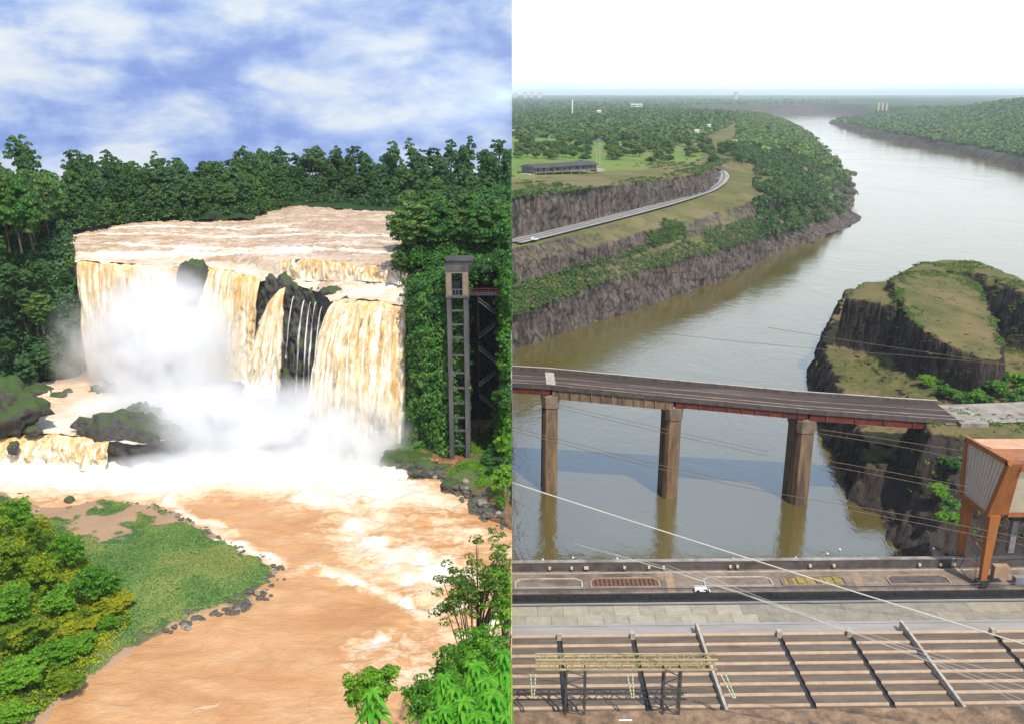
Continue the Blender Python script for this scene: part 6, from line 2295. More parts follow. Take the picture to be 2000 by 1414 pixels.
def build_powerhouse():
    X1 = 112.0
    x0 = 0.02
    t = thing('powerhouse', 'long concrete powerhouse roof and service deck at the foot of the dam', 'powerhouse', (50, 125, 0))
    yA, yB = yd(1116, ZD), yd(1160, ZD)            # deck far / near edge
    PB().box(x0, X1, yB, yA + 2.2, 0, ZD).build('deck', MT['concrete_warm'], t)
    par = PB().box(x0, X1, yA, yA + 0.8, ZD + 0.003, ZD + 1.7).build('parapet', MT['concrete_dark'], t)
    PB().box(x0, X1, yA - 0.08, yA + 0.88, ZD + 1.703, ZD + 1.82).build('coping', MT['concrete'], par)
    # floodlight boxes and pilasters on the parapet
    for px in (1072, 1114, 1142, 1215, 1262, 1290, 1418, 1432, 1572, 1618, 1784, 1825, 1850):
        x = (px - 1000) / FPX * 166
        w = 0.22 if px not in (1142, 1850) else 0.4
        PB().box(x - w, x + w, yA - 0.45, yA - 0.083, ZD + 0.55, ZD + 1.0).build('floodlight', MT['cladding'], par)
    PB().box(x0, X1, yB - 0.30, yB - 0.003, ZV - 0.1, ZD - 0.05).build('channel_shade', MT['steel_dark'], t)  # dark strip over the sunlit step face, shade put into its colour
    rg_ = MB()
    for k in range(46):
        x = 0.4 + k * 2.4
        rg_.bar(Wp(x, yB + 0.25, ZD), Wp(x, yB + 0.25, ZD + 1.05), .06)
    for h_ in (0.55, 1.05):
        rg_.bar(Wp(0.05, yB + 0.25, ZD + h_), Wp(X1, yB + 0.25, ZD + h_), .06)
    rg_.build('railing', MT['steel_grey'], t)
    # rails of the crane track
    for py in (1121, 1153):
        y = yd(py, ZD)
        PB().box(x0, X1, y - 0.12, y + 0.12, ZD + 0.003, ZD + 0.16).build('rail', MT['concrete_pale' if py == 1121 else 'steel_dark'], t)
    # hatches let into the deck
    def hx(px, py):
        p = pt(px, py, z=ZD)
        return p[0]
    for a, b, mat, fm in [(1005, 1138, 'concrete_warm', 'concrete_pale'), (1152, 1289, 'grate', 'paint_tan'), (1375, 1510, 'concrete_warm', 'concrete_pale'), (1528, 1655, 'paint_yellow', 'concrete_warm'), (1738, 1860, 'concrete_dark', 'paint_tan')]:
        xa, xb = hx(a, 1140), hx(b, 1140)
        ya, yb = yd(1150, ZD), yd(1131, ZD)
        PB().box(xa + 0.5, xb - 0.5, ya + 0.4, yb - 0.4, ZD + 0.003, ZD + 0.09).build('hatch', MT[mat], t)
        fr = PB()
        fr.box(xa, xb, ya, ya + 0.3, ZD + 0.003, ZD + 0.22)
        fr.box(xa + 1.2, xb - 1.2, yb - 0.3, yb, ZD + 0.003, ZD + 0.22)
        fr.box(xa, xa + 0.3, ya + 0.3, yb - 1.0, ZD + 0.003, ZD + 0.22)
        fr.box(xb - 0.3, xb, ya + 0.3, yb - 1.0, ZD + 0.003, ZD + 0.22)
        fr.bar(Wp(xa + 0.15, yb - 1.0, ZD + 0.11), Wp(xa + 1.25, yb - 0.15, ZD + 0.11), 0.3, 0.22)
        fr.bar(Wp(xb - 0.15, yb - 1.0, ZD + 0.11), Wp(xb - 1.25, yb - 0.15, ZD + 0.11), 0.3, 0.22)
        h = fr.build('hatch_frame', MT[fm], t)
        if mat == 'grate':
            for k in range(14):
                x = xa + 0.7 + (xb - xa - 1.4) * (k + .5) / 14
                PB().box(x - 0.1, x + 0.1, ya + 0.5, yb - 0.5, ZD + 0.093, ZD + 0.17).build('grate_bar', MT['steel_dark'], h)
        if mat == 'paint_yellow':
            for k in range(6):
                x = xa + 0.8 + (xb - xa - 1.6) * (k + .5) / 6
                PB().box(x - 0.45, x + 0.45, ya + 0.6, yb - 0.6, ZD + 0.093, ZD + 0.2 + 0.12 * (k % 2)).build('hatch_cover', MT['paint_yellow' if k % 3 else 'wood'], h)
    # ochre crossing strips
    for a, b, c, d in [(1298, 1312, 1310, 1326), (1660, 1676, 1690, 1706)]:
        A, B = pt(a, 1117, z=ZD), pt(b, 1117, z=ZD)
        C_, D = pt(c, 1172, z=ZD), pt(d, 1172, z=ZD)
        mb = MB()
        z = ZD + 0.006
        ye = yB + SHEAR * C_[0] + 0.02
        mb.hexa([(C_[0], ye, z), (D[0], ye, z), (B[0], A[1], z), (A[0], A[1], z), (C_[0], ye, z + .03), (D[0], ye, z + .03), (B[0], A[1], z + .03), (A[0], A[1], z + .03)])
        mb.build('crossing_strip', MT['paint_tan'], t)
    # lower terrace of separate paving slabs
    yC = yd(1222, ZV)
    PB().box(x0, X1, yC - 0.2, yB - 0.02, 0, ZV - 0.12).build('terrace', MT['concrete_dark'], t)
    rows = [yC, yC + (yB - yC) * 0.36, yC + (yB - yC) * 0.74]
    mats = ['slab_a', 'slab_b', 'slab_c', 'slab_a']
    rs = np.random.default_rng(3)
    sw = 4.3
    for r in range(2):
        off = 0.0 if r else -2.1
        x = x0
        k = 0
        while x < X1:
            x2 = min(x + sw + (off if k == 0 else 0), X1)
            dark = x > 38
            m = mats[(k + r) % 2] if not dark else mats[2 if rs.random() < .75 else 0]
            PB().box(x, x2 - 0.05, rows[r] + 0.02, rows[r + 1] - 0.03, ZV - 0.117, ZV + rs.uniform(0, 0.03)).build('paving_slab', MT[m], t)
            x = x2
            k += 1
    PB().box(x0, X1, rows[2], yB - 0.3, ZV - 0.117, ZV - 0.02).build('gutter', MT['steel_dark'], t)  # dark tone paints the shaded channel band wider
    PB().box(x0, X1, rows[2] + 0.3, rows[2] + 0.55, ZV - 0.017, ZV + 0.25).build('pipe', MT['gutter'], t)
    # metal gutters between paving and roof
    yE = yd(1240, ZR)
    g0 = yC - 0.25
    PB().box(x0, X1, g0 - 0.55, g0, 30, ZV + 0.35).build('gutter', MT['gutter'], t)
    PB().box(x0, X1, g0 - 0.95, g0 - 0.553, 30, ZV + 0.15).build('gutter', MT['steel_grey'], t)
    PB().box(x0, X1, yE + 0.05, g0 - 0.953, 30, ZV + 0.5).build('gutter', MT['gutter_pale'], t)
    # roof: bays of overlapping precast panels between ribs
    pys = [1240, 1259, 1278, 1297.5, 1317, 1337.5, 1358.5, 1380, 1402]
    ys = [yd(p, ZR) for p in pys]
    bx = [x0] + [(p - 1000) / FPX * (ys[0] * CT + (CAMZ - ZR) * ST) for p in (1092, 1235, 1368, 1522, 1660, 1777, 1945, 2087)]
    PB().box(x0, X1, ys[-1], ys[0], 28, ZR - 0.9).build('roof_deck', MT['concrete_dark'], t)
    cache = {}
    for i, (a, b) in enumerate(zip(bx[:-1], bx[1:])):
        gap = 0.42
        for j in range(8):
            ya, yb = ys[j + 1], ys[j]
            p = MB()
            xa, xb = a + (gap if i else 0), b - gap
            # panel: slopes down away from the viewer, lip at its far edge coloured pale as a sunlit line
            p.hexa([Wp(xa, ya, ZR - 0.7), Wp(xb, ya, ZR - 0.7), Wp(xb, yb - 0.30, ZR - 0.75), Wp(xa, yb - 0.30, ZR - 0.75),
                    Wp(xa, ya, ZR - 0.05), Wp(xb, ya, ZR - 0.05), Wp(xb, yb - 0.30, ZR - 0.35), Wp(xa, yb - 0.30, ZR - 0.35)])
            o = p.build('roof_panel', MT['roof_panel'], t)
            l = MB()
            l.hexa([Wp(xa, yb - 0.297, ZR - 0.7), Wp(xb, yb - 0.297, ZR - 0.7), Wp(xb, yb - 0.02, ZR - 0.7), Wp(xa, yb - 0.02, ZR - 0.7),
                    Wp(xa, yb - 0.297, ZR - 0.25), Wp(xb, yb - 0.297, ZR - 0.25), Wp(xb, yb - 0.02, ZR + 0.03), Wp(xa, yb - 0.02, ZR + 0.03)])
            l.build('panel_edge_lit', MT['roof_edge_lit'], o)
        x = b
        if i in (2, 5):
            beam = PB().box(x - 0.40, x + 0.02, ys[-1], ys[0] + 1.9, ZR - 0.7, ZR + 0.75).build('roof_beam', MT['concrete_pale'], t)
            PB().box(x + 0.4 - 0.36, x + 0.36, ys[-1] + .1, ys[0], ZR - 0.85, ZR - 0.6).build('joint', MT['steel_dark'], t)  # dark strip painted in as the shadow gap beside the pale beam
        else:
            PB().box(x - 0.3, x + 0.3, ys[-1], ys[0], ZR - 0.88, ZR - 0.55).build('joint', MT['steel_dark'], t)
            PB().box(x - 0.35, x + 0.35, ys[0] - 0.9, ys[0] + 0.03, ZR - 0.5, ZR + 0.6).build('joint_cap', MT['concrete_pale'], t)
    # ledge of the dam in front
    yL = yd(1391, ZR + 1.2)
    led = PB().box(x0, X1, yL - 14, yL, 20, ZR + 1.2).build('ledge', MT['concrete_stained'], t)
    p = pt(1222, 1409, z=ZR + 1.2)
    PB().box(p[0] - 0.9, p[0] + 0.9, p[1] - 0.12, p[1] + 0.12, ZR + 1.203, ZR + 1.28).build('marking', MT['paint_white'], led)
    return yA, yL


yPAR, yLED = build_powerhouse()
yd_ = yd

# lamp posts along the parapet
for i, (px, hpx) in enumerate([(1061, 1092), (1120, 1088), (1207, 1090), (1290, 1093), (1437, 1090), (1560, 1088), (1622, 1080), (1646, 1072), (1741, 1092), (1832, 1070), (1786, 1090)]):
    p = pt(px, 1104, y=yPAR + 0.4)
    x, y = p[0], yPAR + 1.4 + SHEAR * p[0]
    h = pt(px, hpx, y=y)[2] - ZD
    lab = ['slim lamp post on the deck parapet at the far left', 'lamp post on the parapet left of the grated hatch', 'lamp post on the parapet above the grated hatch', 'lamp post on the parapet by the ochre crossing strip', 'lamp post on the parapet above the third hatch',
           'lamp post on the parapet above the yellow hatch', 'left of the two close tall lamp posts on the parapet', 'right of the two close tall lamp posts on the parapet', 'lamp post on the parapet above the dark hatch', 'tall lamp post on the parapet nearest the orange crane', 'short lamp post on the parapet left of the tall one by the crane'][i]
    t = thing('lamp_post', lab, 'lamp', (x, y, ZD), 'lamp posts along the parapet')
    mb = MB().tube([(0, 0, 0), (0, 0, h)], [0.06, 0.04], 6)
    put('pole', mesh('pole', mb.v, mb.f, MT['steel_grey']), t)
    mb = MB()
    mb.box(-0.14, 0.14, -0.35, 0.08, h, h + 0.12)
    put('lamp_head', mesh('lamp_head', mb.v, mb.f, MT['paint_white']), t)


def vehicle(name, label, cat, loc, rz, L, Wd, H, paint, van=False):
    t = thing(name, label, cat, loc, None, rz)
    def ext(prof, w, nm, mat, parent=t, inset=0.0):
        n = len(prof)
        V = [(x, -w / 2, z) for x, z in prof] + [(x, w / 2, z) for x, z in prof]
        Fc = [tuple(range(n)), tuple(range(2 * n - 1, n - 1, -1))] + [(k, n + k, n + (k + 1) % n, (k + 1) % n) for k in range(n)]
        return put(nm, mesh(nm, V, Fc, mat), parent)
    g = 0.28
    if van:
        prof = [(-L / 2, g), (L / 2, g), (L / 2, H * .45), (L * .42, H * .55), (L * .27, H * .98), (-L * .47, H), (-L / 2, H * .9)]
        ext(prof, Wd, 'body', MT[paint])
        ext([(L * .425, H * .58), (L * .30, H * .93), (L * .29, H * .93), (L * .415, H * .58)], Wd * .84, 'windscreen', MT['glass_dark'])
        for sgn in (-1, 1):
            mb = MB().box(L * .05, L * .26, sgn * Wd / 2 - .012, sgn * Wd / 2 + .012, H * .6, H * .88)
            put('side_window', mesh('side_window', mb.v, mb.f, MT['glass_dark']), t)
    else:
        prof = [(-L / 2, g), (L / 2, g), (L / 2, H * .5), (L * .25, H * .62), (-L * .48, H * .62), (-L / 2, H * .5)]
        ext(prof, Wd, 'body', MT[paint])
        ext([(-L * .42, H * .622), (L * .22, H * .622), (L * .08, H), (-L * .34, H)], Wd * .9, 'cabin', MT[paint])
        for sgn in (-1, 1):
            mb = MB().add([(-L * .36, sgn * Wd * .455, H * .66), (L * .16, sgn * Wd * .455, H * .66), (L * .06, sgn * Wd * .455, H * .95), (-L * .31, sgn * Wd * .455, H * .95)], [(0, 1, 2, 3)])
            put('side_window', mesh('side_window', mb.v, mb.f, MT['glass_dark']), t)
    for sx in (-.3, .3):
        for sy in (-1, 1):
            mb = MB().tube([(L * sx, sy * (Wd / 2 - .16), .32), (L * sx, sy * (Wd / 2 + .02), .32)], .32, 12)
            put('wheel', mesh('wheel', mb.v, mb.f, MT['steel_dark']), t)
    return t


p = pt(1373, 1160, z=ZD)
vehicle('parked_van', 'white van parked on the powerhouse deck near the ochre crossing strip', 'van', (p[0], p[1] + 0.9, ZD), 0.02, 2.7, 1.1, 0.85, 'paint_white', True)
p = pt(1044, 470, z=44.3)
vehicle('car', 'small white car driving on the bench road under the upper cliff', 'car', (p[0], p[1], 44.4), 0.55, 4.2, 1.8, 1.6, 'paint_white')

# ------------------------------------------------------------------ orange gantry crane
def build_crane():
    t = thing('gantry_crane', 'large orange gantry crane with grey clad housing on the powerhouse deck', 'crane', (92, 144, ZD))
    O, G = MT['steel_orange'], MT['cladding']
    xl, xr = 80.8, 104.0
    yf, yb = 140.2, 148.6            # leg lines
    zt, zb = 62.6, 51.8              # housing
    for x, w in ((xl, 1), (xr - 1.5, 1)):
        for y in (yf, yb):
            mb = MB()
            mb.hexa([(x + .35, y - .45, ZD + 1.4), (x + 1.35, y - .45, ZD + 1.4), (x + 1.35, y + .45, ZD + 1.4), (x + .35, y + .45, ZD + 1.4),
                     (x, y - .75, zb), (x + 1.8, y - .75, zb), (x + 1.8, y + .75, zb), (x, y + .75, zb)])
            leg = mb.build('leg', O, t)
            mb = MB()
            mb.box(x - .3, x + 2.0, y - .55, y + .55, ZD + .75, ZD + 1.397)
            mb.box(x + .2, x + 1.5, y - .9, y - .553, ZD + .3, ZD + 1.1)
            bog = mb.build('bogie', MT['steel_dark'], leg)
            for q in (0.1, 1.5):
                mb = MB().tube([(x + q, y - .3, ZD + .4), (x + q, y + .3, ZD + .4)], .4, 12)
                mb.build('wheel', MT['steel_grey'], leg)
        # sill and top tie of each side frame
        mb = MB().bar((x + .9, yf + .76, zb - .45), (x + .9, yb - .76, zb - .45), 1.0, .9)
        mb.build('side_tie', O, t)
        mb = MB().bar((x - .06, yf + .4, zb - .35), (x - .06, yb - .4, zb - .35), .08, .55)
        mb.build('walkway', MT['paint_white'], t)
    # sloping-sided housing: left gable is a quadrilateral wider at the top
    TF, TB, BF_, BB = (136.2, zt + .2), (150.2, zt - 1.0), (140.0, zb + .003), (149.0, zb - .3)
    def gable(x, th, inset, mat, nm, parent=t):
        q = [np.array(BF_), np.array(BB), np.array(TB), np.array(TF)]
        c = sum(q) / 4
        q = [c + (p_ - c) * inset for p_ in q]
        V = [(x, p_[0], p_[1]) for p_ in q] + [(x + th, p_[0], p_[1]) for p_ in q]
        Fc = [(0, 1, 2, 3), (7, 6, 5, 4)] + [(k, 4 + k, 4 + (k + 1) % 4, (k + 1) % 4) for k in range(4)]
        return put(nm, mesh(nm, np.array(V) - np.array(t.location), Fc, mat), parent)
    cl = gable(xl - .12, .2, 0.995, G, 'gable_cladding')
    # standing seams
    for k in range(1, 12):
        f = k / 12
        a = np.array(BF_) * (1 - f) + np.array(BB) * f
        b = np.array(TF) * (1 - f) + np.array(TB) * f
        mb = MB().bar((xl - .15, a[0], a[1] + .5), (xl - .15, b[0], b[1] - .4), .07, .06, up=(1, 0, 0))
        mb.build('seam', MT['cladding_seam'], cl)
    q = [BF_, BB, TB, TF]
    for (a, b), w in zip([(q[0], q[1]), (q[1], q[2]), (q[2], q[3]), (q[3], q[0])], (.5, .9, .9, 1.1)):
        mb = MB().bar((xl - .25, a[0], a[1]), (xl - .25, b[0], b[1]), .5, w, up=(1, 0, 0) if False else (0, 0, 1))
        mb.build('frame', O, t)
    # front wall (towards the dam): orange corner, grey sheets
    mb = MB()
    def fy(z):
        return BF_[0] + (TF[0] - BF_[0]) * (z - BF_[1]) / (TF[1] - BF_[1])
    mb.hexa([(xl - .02, fy(zb) - .1, zb), (xl + 3.2, fy(zb) - .1, zb), (xl + 3.2, fy(zb) + 1, zb), (xl - .02, fy(zb) + 1, zb),
             (xl - .02, fy(zt) - .1, zt), (xl + 1.9, fy(zt) - .1, zt), (xl + 1.9, fy(zt) + 1, zt), (xl - .02, fy(zt) + 1, zt)])
    mb.build('corner_plate', O, t)
    for k in range(6):
        x0_ = xl + 3.25 + k * 3.4
        mb = MB()
        mb.hexa([(x0_, fy(zb + .5), zb + .5), (x0_ + 3.3, fy(zb + .5), zb + .5), (x0_ + 3.3, fy(zb + .5) + .6, zb + .5), (x0_, fy(zb + .5) + .6, zb + .5),
                 (x0_ - (1.3 if k == 0 else 0), fy(zt - 1.4), zt - 1.4), (x0_ + 3.3, fy(zt - 1.4), zt - 1.4), (x0_ + 3.3, fy(zt - 1.4) + .6, zt - 1.4), (x0_ - (1.3 if k == 0 else 0), fy(zt - 1.4) + .6, zt - 1.4)])
        mb.build('wall_panel', G, t)
    mb = MB().box(xl + 1.95, xr, fy(zt - .6) - .15, fy(zt - .6) + 1.0, zt - 1.39, zt - .05)
    mb.build('fascia', O, t)
    mb = MB().box(xl + 3.25, xr, fy(zb) - .12, fy(zb) + .9, zb - .4, zb + .49)
    mb.build('lower_beam', O, t)
    # back wall
    mb = MB().box(xl + .1, xr, 149.4, 149.9, zb, zt - 1.4)
    mb.build('wall_panel', G, t)
    # roof in two pitches
    mb = MB()
    mb.hexa([(xl + .1, TF[0], zt - .05), (xr, TF[0], zt - .05), (xr, 143.2, zt - .35), (xl + .1, 143.2, zt - .35), (xl + .1, TF[0], zt + .2), (xr, TF[0], zt + .2), (xr, 143.2, zt - .1), (xl + .1, 143.2, zt - .1)])
    mb.build('roof', O, t)
    mb = MB()
    mb.hexa([(xl + 1.6, 143.25, zt - 1.2), (xr, 143.25, zt - 1.2), (xr, 150.0, zt - 1.6), (xl + .2, 150.0, zt - 1.6), (xl + 1.6, 143.25, zt - .5), (xr, 143.25, zt - .5), (xr, 150.0, zt - .95), (xl + .2, 150.0, zt - .95)])
    mb.build('roof', MT['roof_orange_pale'], t)
    # machinery hanging between the legs
    for (a, b, c, d, e, f, m, nm) in [(86, 90, 142, 145, zb - 2.2, zb - .5, 'steel_dark', 'trolley'), (87, 88, 143, 144, ZD + 5, zb - 2.2, 'steel_grey', 'hoist_mast'), (84, 86.5, 141, 142.2, ZD + 1.2, ZD + 3.4, 'paint_tan', 'motor'), (83.4, 84, 141.2, 142, ZD + .4, ZD + 1.2, 'steel_dark', 'motor_base'), (87.5, 90, 140.2, 141.4, ZD + .3, ZD + 1.6, 'steel_grey', 'counterweight'), (85.4, 86.2, 146.6, 147.4, ZD + .1, ZD + 6, 'steel_dark', 'ladder')]:
        MB().box(a, b, c, d, e, f).build(nm, MT[m], t)
    rl = MB()
    for k in range(18):
        x = xl + 1.0 + k * 1.25
        rl.bar((x, TF[0] + .2, zt + .2), (x, TF[0] + .2, zt + 1.2), .06)
    rl.bar((xl + 1, TF[0] + .2, zt + 1.2), (xr, TF[0] + .2, zt + 1.2), .07)
    rl.bar((xl + 1, TF[0] + .2, zt + .7), (xr, TF[0] + .2, zt + .7), .05)
    rl.build('handrail', MT['steel_grey'], t)
    ld = MB()
    for s_ in (-.25, .25):
        ld.bar((xl + .1, yf + 1.2 + s_, ZD + 1.4), (xl - .1, yf + 1.2 + s_, zb), .07)
    for k in range(24):
        z_ = ZD + 1.8 + k * .48
        ld.bar((xl, yf + .95, z_), (xl, yf + 1.45, z_), .05)
    ld.build('ladder', MT['steel_grey'], t)
    for k in range(5):
        z_ = zb - 1.5 - k * 2.2
        MB().bar((xl + .9, yf + .5, z_), (xl + .9, yb - .5, z_ - 1.6 * (-1) ** k), .16).build('lacing', O, t)
    for x in (84.3, 88.5):
        MB().bar((x, yf + .2, zb - .6), (x, yb - .2, ZD + 6), .25).build('brace', O, t)


m_plain('cladding_seam', (0.30, 0.285, 0.26), (0.38, 0.36, 0.335), 0.5, 0.6)
m_plain('roof_orange_pale', (0.52, 0.26, 0.13), (0.66, 0.40, 0.25), 0.4, 0.7)
build_crane()

# ------------------------------------------------------------------ lattice line gantry on the ledge
def build_gantry():
    y = 104.5
    K = MT['steel_khaki']
    def X(px, py):
        return pt(px, py, y=y)
    a, b = X(1046, 1288), X(1402, 1288)
    zt = a[2]
    zb = X(1046, 1307)[2]
    t = thing('line_gantry', 'khaki lattice steel line gantry with insulators standing before the roof', 'gantry', ((a[0] + b[0]) / 2, y, ZR))
    dep = 1.3
    for yy in (y, y + dep):
        for z in (zt, zb):
            MB().bar((a[0], yy, z), (b[0], yy, z), .22).build('chord', K, t)
    n = 22
    for yy in (y, y + dep):
        for k in range(n):
            x0_, x1_ = a[0] + (b[0] - a[0]) * k / n, a[0] + (b[0] - a[0]) * (k + 1) / n
            p0, p1 = ((x0_, yy, zt), (x1_, yy, zb)) if k % 2 else ((x0_, yy, zb), (x1_, yy, zt))
            MB().bar(p0, p1, .13).build('brace', K, t)
    for k in range(0, n + 1, 3):
        x = a[0] + (b[0] - a[0]) * k / n
        MB().bar((x, y, zt), (x, y + dep, zt), .08).build('brace', K, t)
        MB().bar((x, y, zb), (x, y, zt), .08).build('brace', K, t)
    # masts
    for pa, pb in ((1106, 1143), (1297, 1329)):
        x0_, x1_ = X(pa, 1340)[0], X(pb, 1340)[0]
        for x in (x0_, x1_):
            for yy in (y, y + dep):
                MB().bar((x, yy, ZR + 1.2), (x, yy, zb - .12), .26).build('mast_leg', MT['steel_dark2'], t)
        m = 7
        for k in range(m):
            z0, z1 = ZR + 1.2 + (zb - ZR - 1.2) * k / m, ZR + 1.2 + (zb - ZR - 1.2) * (k + 1) / m
            for xa in ((x0_, x1_) if k % 2 else (x1_, x0_),):
                MB().bar((xa[0], y - .14, z0), (xa[1], y - .14, z1), .12).build('brace', MT['steel_dark2'], t)
    # insulator strings in pairs
    for px, lean, lab in [(1041, 0, ''), (1230, 6, ''), (1412, 22, '')]:
        for dx in (-5, 5):
            p0, p1 = X(px + dx, 1316), X(px + dx * 0.4 + lean, 1362)
            mb = MB()
            nn = 14
            ps, rs = [], []
            for k in range(nn):
                q = p0 + (p1 - p0) * k / (nn - 1)
                ps.append(q)
                rs.append(.13 if k % 2 else .07)
            mb.tube(ps, rs, 8)
            mb.build('insulator', MT['insulator'], t)
        MB().bar(X(px, 1306), X(px, 1317), .06).build('hanger', K, t)


m_plain('steel_dark2', (0.05, 0.045, 0.04), (0.10, 0.09, 0.08), 1.0, 0.6)
build_gantry()

# ------------------------------------------------------------------ overhead conductors
def cable(label, pts, r, mat):
    P = np.array([pt(a, b, y=c) for a, b, c in pts])
    t = np.linspace(0, len(P) - 1, 40)
    Q = np.stack([np.interp(t, range(len(P)), P[:, k]) for k in range(3)], 1)
    # smooth sag
    for _ in range(60):
        Q[1:-1] = (Q[:-2] + Q[2:]) / 2 * .5 + Q[1:-1] * .5
    Q[:, 0] = np.maximum(Q[:, 0], 0.02)
    tag(MB().tube(Q, r, 6).build('power_line', MT[mat], smooth=True), label, 'cable', 'power lines')


cable('thick pale cable sweeping down right across the whole river picture', [(1000, 942, 96), (1180, 1000, 94), (1500, 1102, 90), (1780, 1190, 87), (2010, 1260, 85)], .075, 'cable')
for i, (lb, P, r) in enumerate([
    ('upper line of the pair crossing the first two bridge piers', [(1000, 834, 150), (1150, 872, 148), (1300, 912, 146), (1480, 948, 144)], .05),
    ('lower line of the pair crossing the first two bridge piers', [(1000, 840, 150), (1150, 880, 148), (1300, 920, 146), (1500, 962, 144), (1680, 990, 142)], .05),
    ('upper line of the pair passing under the bridge deck', [(1090, 790, 170), (1300, 838, 168), (1500, 882, 166)], .045),
    ('lower line of the pair passing under the bridge deck', [(1090, 796, 170), (1300, 846, 168), (1500, 890, 166)], .045),
    ('topmost line across the face of the dark hill', [(1500, 640, 190), (1700, 672, 188), (2000, 716, 185)], .045),
    ('middle line across the face of the dark hill', [(1200, 640, 190), (1500, 675, 188), (1750, 692, 186), (2000, 715, 184)], .045),
    ('upper line of the pair over the dark cliff under the bridge end', [(1600, 838, 150), (1750, 860, 148), (1880, 880, 146)], .05),
    ('lower line of the pair over the dark cliff under the bridge end', [(1600, 846, 150), (1750, 870, 148), (1880, 896, 146)], .05),
    ('upper line of the middle pair ending behind the crane', [(1620, 900, 140), (1760, 925, 138), (1890, 950, 136)], .05),
    ('lower line of the middle pair ending behind the crane', [(1620, 910, 140), (1760, 936, 138), (1890, 962, 136)], .05),
    ('upper line of the lowest pair passing in front of the crane legs', [(1650, 985, 125), (1800, 1010, 122), (2000, 1050, 120)], .05),
    ('lower line of the lowest pair passing in front of the crane legs', [(1650, 994, 125), (1800, 1022, 122), (2000, 1064, 120)], .05),
]):
    cable(lb, P, r, 'cable_brown')
for i in range(5):
    cable(['first', 'second', 'third', 'fourth', 'fifth'][i] + ' of the five fine lines slanting over the roof, counted from the top', [(1120 + i * 60, 1060 + i * 14, 100), (1400 + i * 60, 1140 + i * 22, 98), (1700 + i * 50, 1240 + i * 20, 96), (2010, 1330 + i * 14, 95)], .022, 'cable')

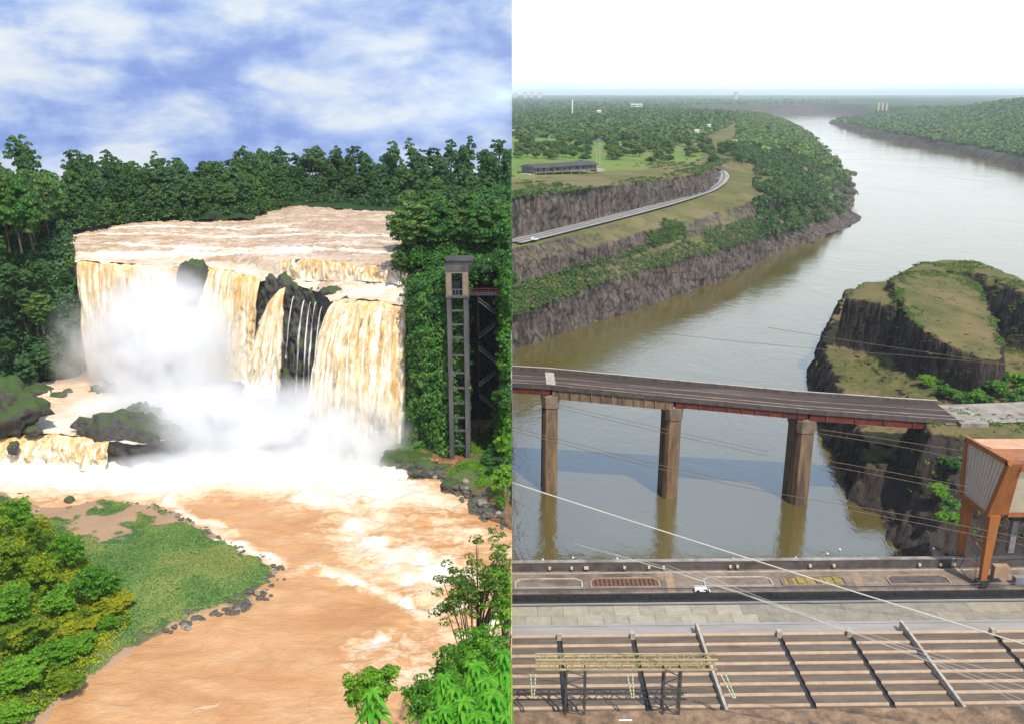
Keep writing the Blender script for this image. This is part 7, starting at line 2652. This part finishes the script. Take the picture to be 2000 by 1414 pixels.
# ------------------------------------------------------------------ upland buildings
def build_upland():
    z = 65.2
    a, b = pt(1042, 338, z=z), pt(1160, 330, z=z)
    t = thing('upland_building', 'long low dark building on stilts at the edge of the cliff-top lawn', 'building', ((a[0] + b[0]) / 2, a[1], z))
    ang = math.atan2(b[1] - a[1], b[0] - a[0])
    L = np.hypot(*(b - a)[:2])
    t.rotation_euler = (0, 0, ang)
    def bx(nm, x0, x1, y0, y1, z0, z1, m, parent=t):
        mb = MB().box(x0, x1, y0, y1, z0, z1)
        return put(nm, mesh(nm, mb.v, mb.f, MT[m]), parent)
    w = bx('wall', -L / 2, L / 2, 0, 14, 0.8, 4.6, 'wall_grey')
    for k in range(9):
        x = -L / 2 + 2 + k * (L - 4) / 9
        bx('window', x, x + 2.6, -.06, .2, 2.2, 3.9, 'glass_dark', w)
    mb = MB()
    mb.hexa([(-L / 2 - 1.5, -2, 4.603), (L / 2 + 1.5, -2, 4.603), (L / 2 + 1.5, 16, 4.603), (-L / 2 - 1.5, 16, 4.603), (-L / 2 - .5, 4, 6.6), (L / 2 + .5, 4, 6.6), (L / 2 + .5, 11, 6.6), (-L / 2 - .5, 11, 6.6)])
    put('roof', mesh('roof', mb.v, mb.f, MT['roof_dark']), t)
    for k in range(8):
        x = -L / 2 + 1 + k * (L - 2) / 7
        bx('stilt', x - .25, x + .25, -1.2, -.7, -1.5, 4.6, 'wall_grey')
    bx('terrace', -L / 2 - 6, -L / 2 - .01, -1, 10, -0.8, 0.6, 'concrete_pale')
    bx('terrace', L / 2 + .01, L / 2 + 8, -1, 6, -0.8, 0.9, 'concrete_pale')
    p = pt(1168, 322, z=z + .5)
    t = thing('lattice_mast', 'slender pale lattice mast beside the long dark building', 'mast', (p[0], p[1], z - .5))
    H = pt(1168, 276, y=p[1])[2] - z + .5
    for sx in (-1, 1):
        for sy in (-1, 1):
            mb = MB().bar((sx * 1.5, sy * 1.5, 0), (sx * 1.1, sy * 1.1, H), .3)
            put('leg', mesh('leg', mb.v, mb.f, MT['concrete_pale']), t)
    for k in range(6):
        zz = H * (k + .9) / 6.2
        mb = MB()
        for s in (-1, 1):
            mb.bar((-1.4, s * 1.35, zz), (1.4, s * 1.35, zz), .2)
            mb.bar((s * 1.35, -1.4, zz), (s * 1.35, 1.4, zz), .2)
        put('ring', mesh('ring', mb.v, mb.f, MT['concrete_pale']), t)
    mb = MB().box(-1.6, 1.6, -1.6, 1.6, H - .6, H + 1.8)
    put('mast_head', mesh('mast_head', mb.v, mb.f, MT['wall_grey']), t)
    # houses among the trees
    for i, (px, py, w, h, col, lb) in enumerate([(1361, 256, 11, 7, 'paint_white', 'white house alone among dark trees right of the wooded upland'), (1138, 234, 13, 5, 'paint_white', 'long white house in the trees above the mast'), (1170, 219, 10, 7, 'paint_white', 'tall white house far back in the trees'),
                                                (1228, 233, 10, 6, 'paint_white', 'white gabled house half hidden behind the upland trees'), (1036, 256, 14, 4, 'paint_white', 'low white shed in the trees near the left edge'), (1004, 255, 14, 5, 'paint_white', 'white building cut by the left edge of the river picture'),
                                                (1243, 206, 26, 6, 'paint_white', 'pale hall on the far plain'), (1152, 226, 9, 5, 'cladding', 'grey-roofed house behind the long white one'), (1385, 244, 8, 5, 'paint_white', 'tiny white house near the river mouth trees'), (1436, 272, 12, 3, 'cladding', 'low pale shed by the upland road')]):
        p = pt(px, py, z=66)
        zz = country_z(p[None, :2])[0] if p[1] > 1240 else land_z(p[0], p[1])
        zz = pt(px, py + 3, y=p[1])[2] - 1
        s = p[1] / 1000
        Wd, Hh = w * .45 * s * 1.0, h * .36 * s
        x = max(p[0], Wd / 2 + .1)
        t = thing('house', lb, 'house', (x, p[1], zz))
        mb = MB().box(-Wd / 2, Wd / 2, -Wd * .3, Wd * .3, -6, Hh)
        wl = put('wall', mesh('wall', mb.v, mb.f, MT[col]), t)
        mb = MB().add([(-Wd * .55, -Wd * .36, Hh), (Wd * .55, -Wd * .36, Hh), (Wd * .55, Wd * .36, Hh), (-Wd * .55, Wd * .36, Hh), (-Wd * .55, 0, Hh * 1.45), (Wd * .55, 0, Hh * 1.45)], [(0, 1, 5, 4), (2, 3, 4, 5), (0, 4, 3), (1, 2, 5), (3, 2, 1, 0)])
        put('roof', mesh('roof', mb.v, mb.f, MT['roof_clay' if i % 3 == 1 else 'cladding']), t)
        for k in (-1, 1):
            mb = MB().box(k * Wd * .25 - Wd * .06, k * Wd * .25 + Wd * .06, -Wd * .3 - .05, -Wd * .3 + .02, Hh * .35, Hh * .75)
            put('window', mesh('window', mb.v, mb.f, MT['glass_dark']), wl)
    # far towers on the horizon
    for i, (px, py, hpx, yy, w) in enumerate([(1006, 187, 5, 14000, 60), (1026, 187, 6, 14000, 50), (1038, 187, 7, 14000, 40), (1054, 187, 5, 14000, 60), (1437, 190, 9, 9000, 30), (1118, 206, 10, 2600, 3), (1716, 205, 4, 4200, 6), (1724, 205, 3, 4200, 6), (1732, 205, 3, 4200, 6)]):
        top = pt(px, py - hpx, y=yy)
        bot = pt(px, py + 3, y=yy)
        lb = ['leftmost hazy tower block on the city skyline', 'second hazy tower block on the city skyline', 'tallest hazy tower block on the city skyline', 'rightmost hazy tower block on the city skyline', 'lone pale tower on the horizon above the river bend', 'thin white chimney among the plain trees', 'left of three pale towers beyond the right bank', 'middle of three pale towers beyond the right bank', 'right of three pale towers beyond the right bank'][i]
        t = thing('far_tower', lb, 'tower', (bot[0], yy, bot[2]))
        H = top[2] - bot[2]
        x = 0 if bot[0] > w / 2 else w / 2 - bot[0]
        mb = MB().box(x - w / 2, x + w / 2, -w / 2, w / 2, -20, H)
        put('shaft', mesh('shaft', mb.v, mb.f, MT['cladding' if i != 5 else 'paint_white']), t)
        mb = MB().box(x - w * .3, x + w * .3, -w * .3, w * .3, H, H * 1.12)
        put('top', mesh('top', mb.v, mb.f, MT['cladding']), t)


build_upland()
# ------------------------------------------------------------------ air between here and the horizon
def build_haze():
    m, t, out = new_mat('haze')
    vol = t.n('ShaderNodeVolumePrincipled')
    vol.inputs['Color'].default_value = (0.86, 0.95, 1.0, 1)
    vol.inputs['Density'].default_value = 0.000055
    vol.inputs['Anisotropy'].default_value = 0.0
    t.link(vol.outputs[0], out.inputs['Volume'])
    mb = MB().box(-400, 36000, -60, 46000, -30, 260)
    put('haze', mesh('haze', mb.v, mb.f, m), kind='stuff')


build_haze()
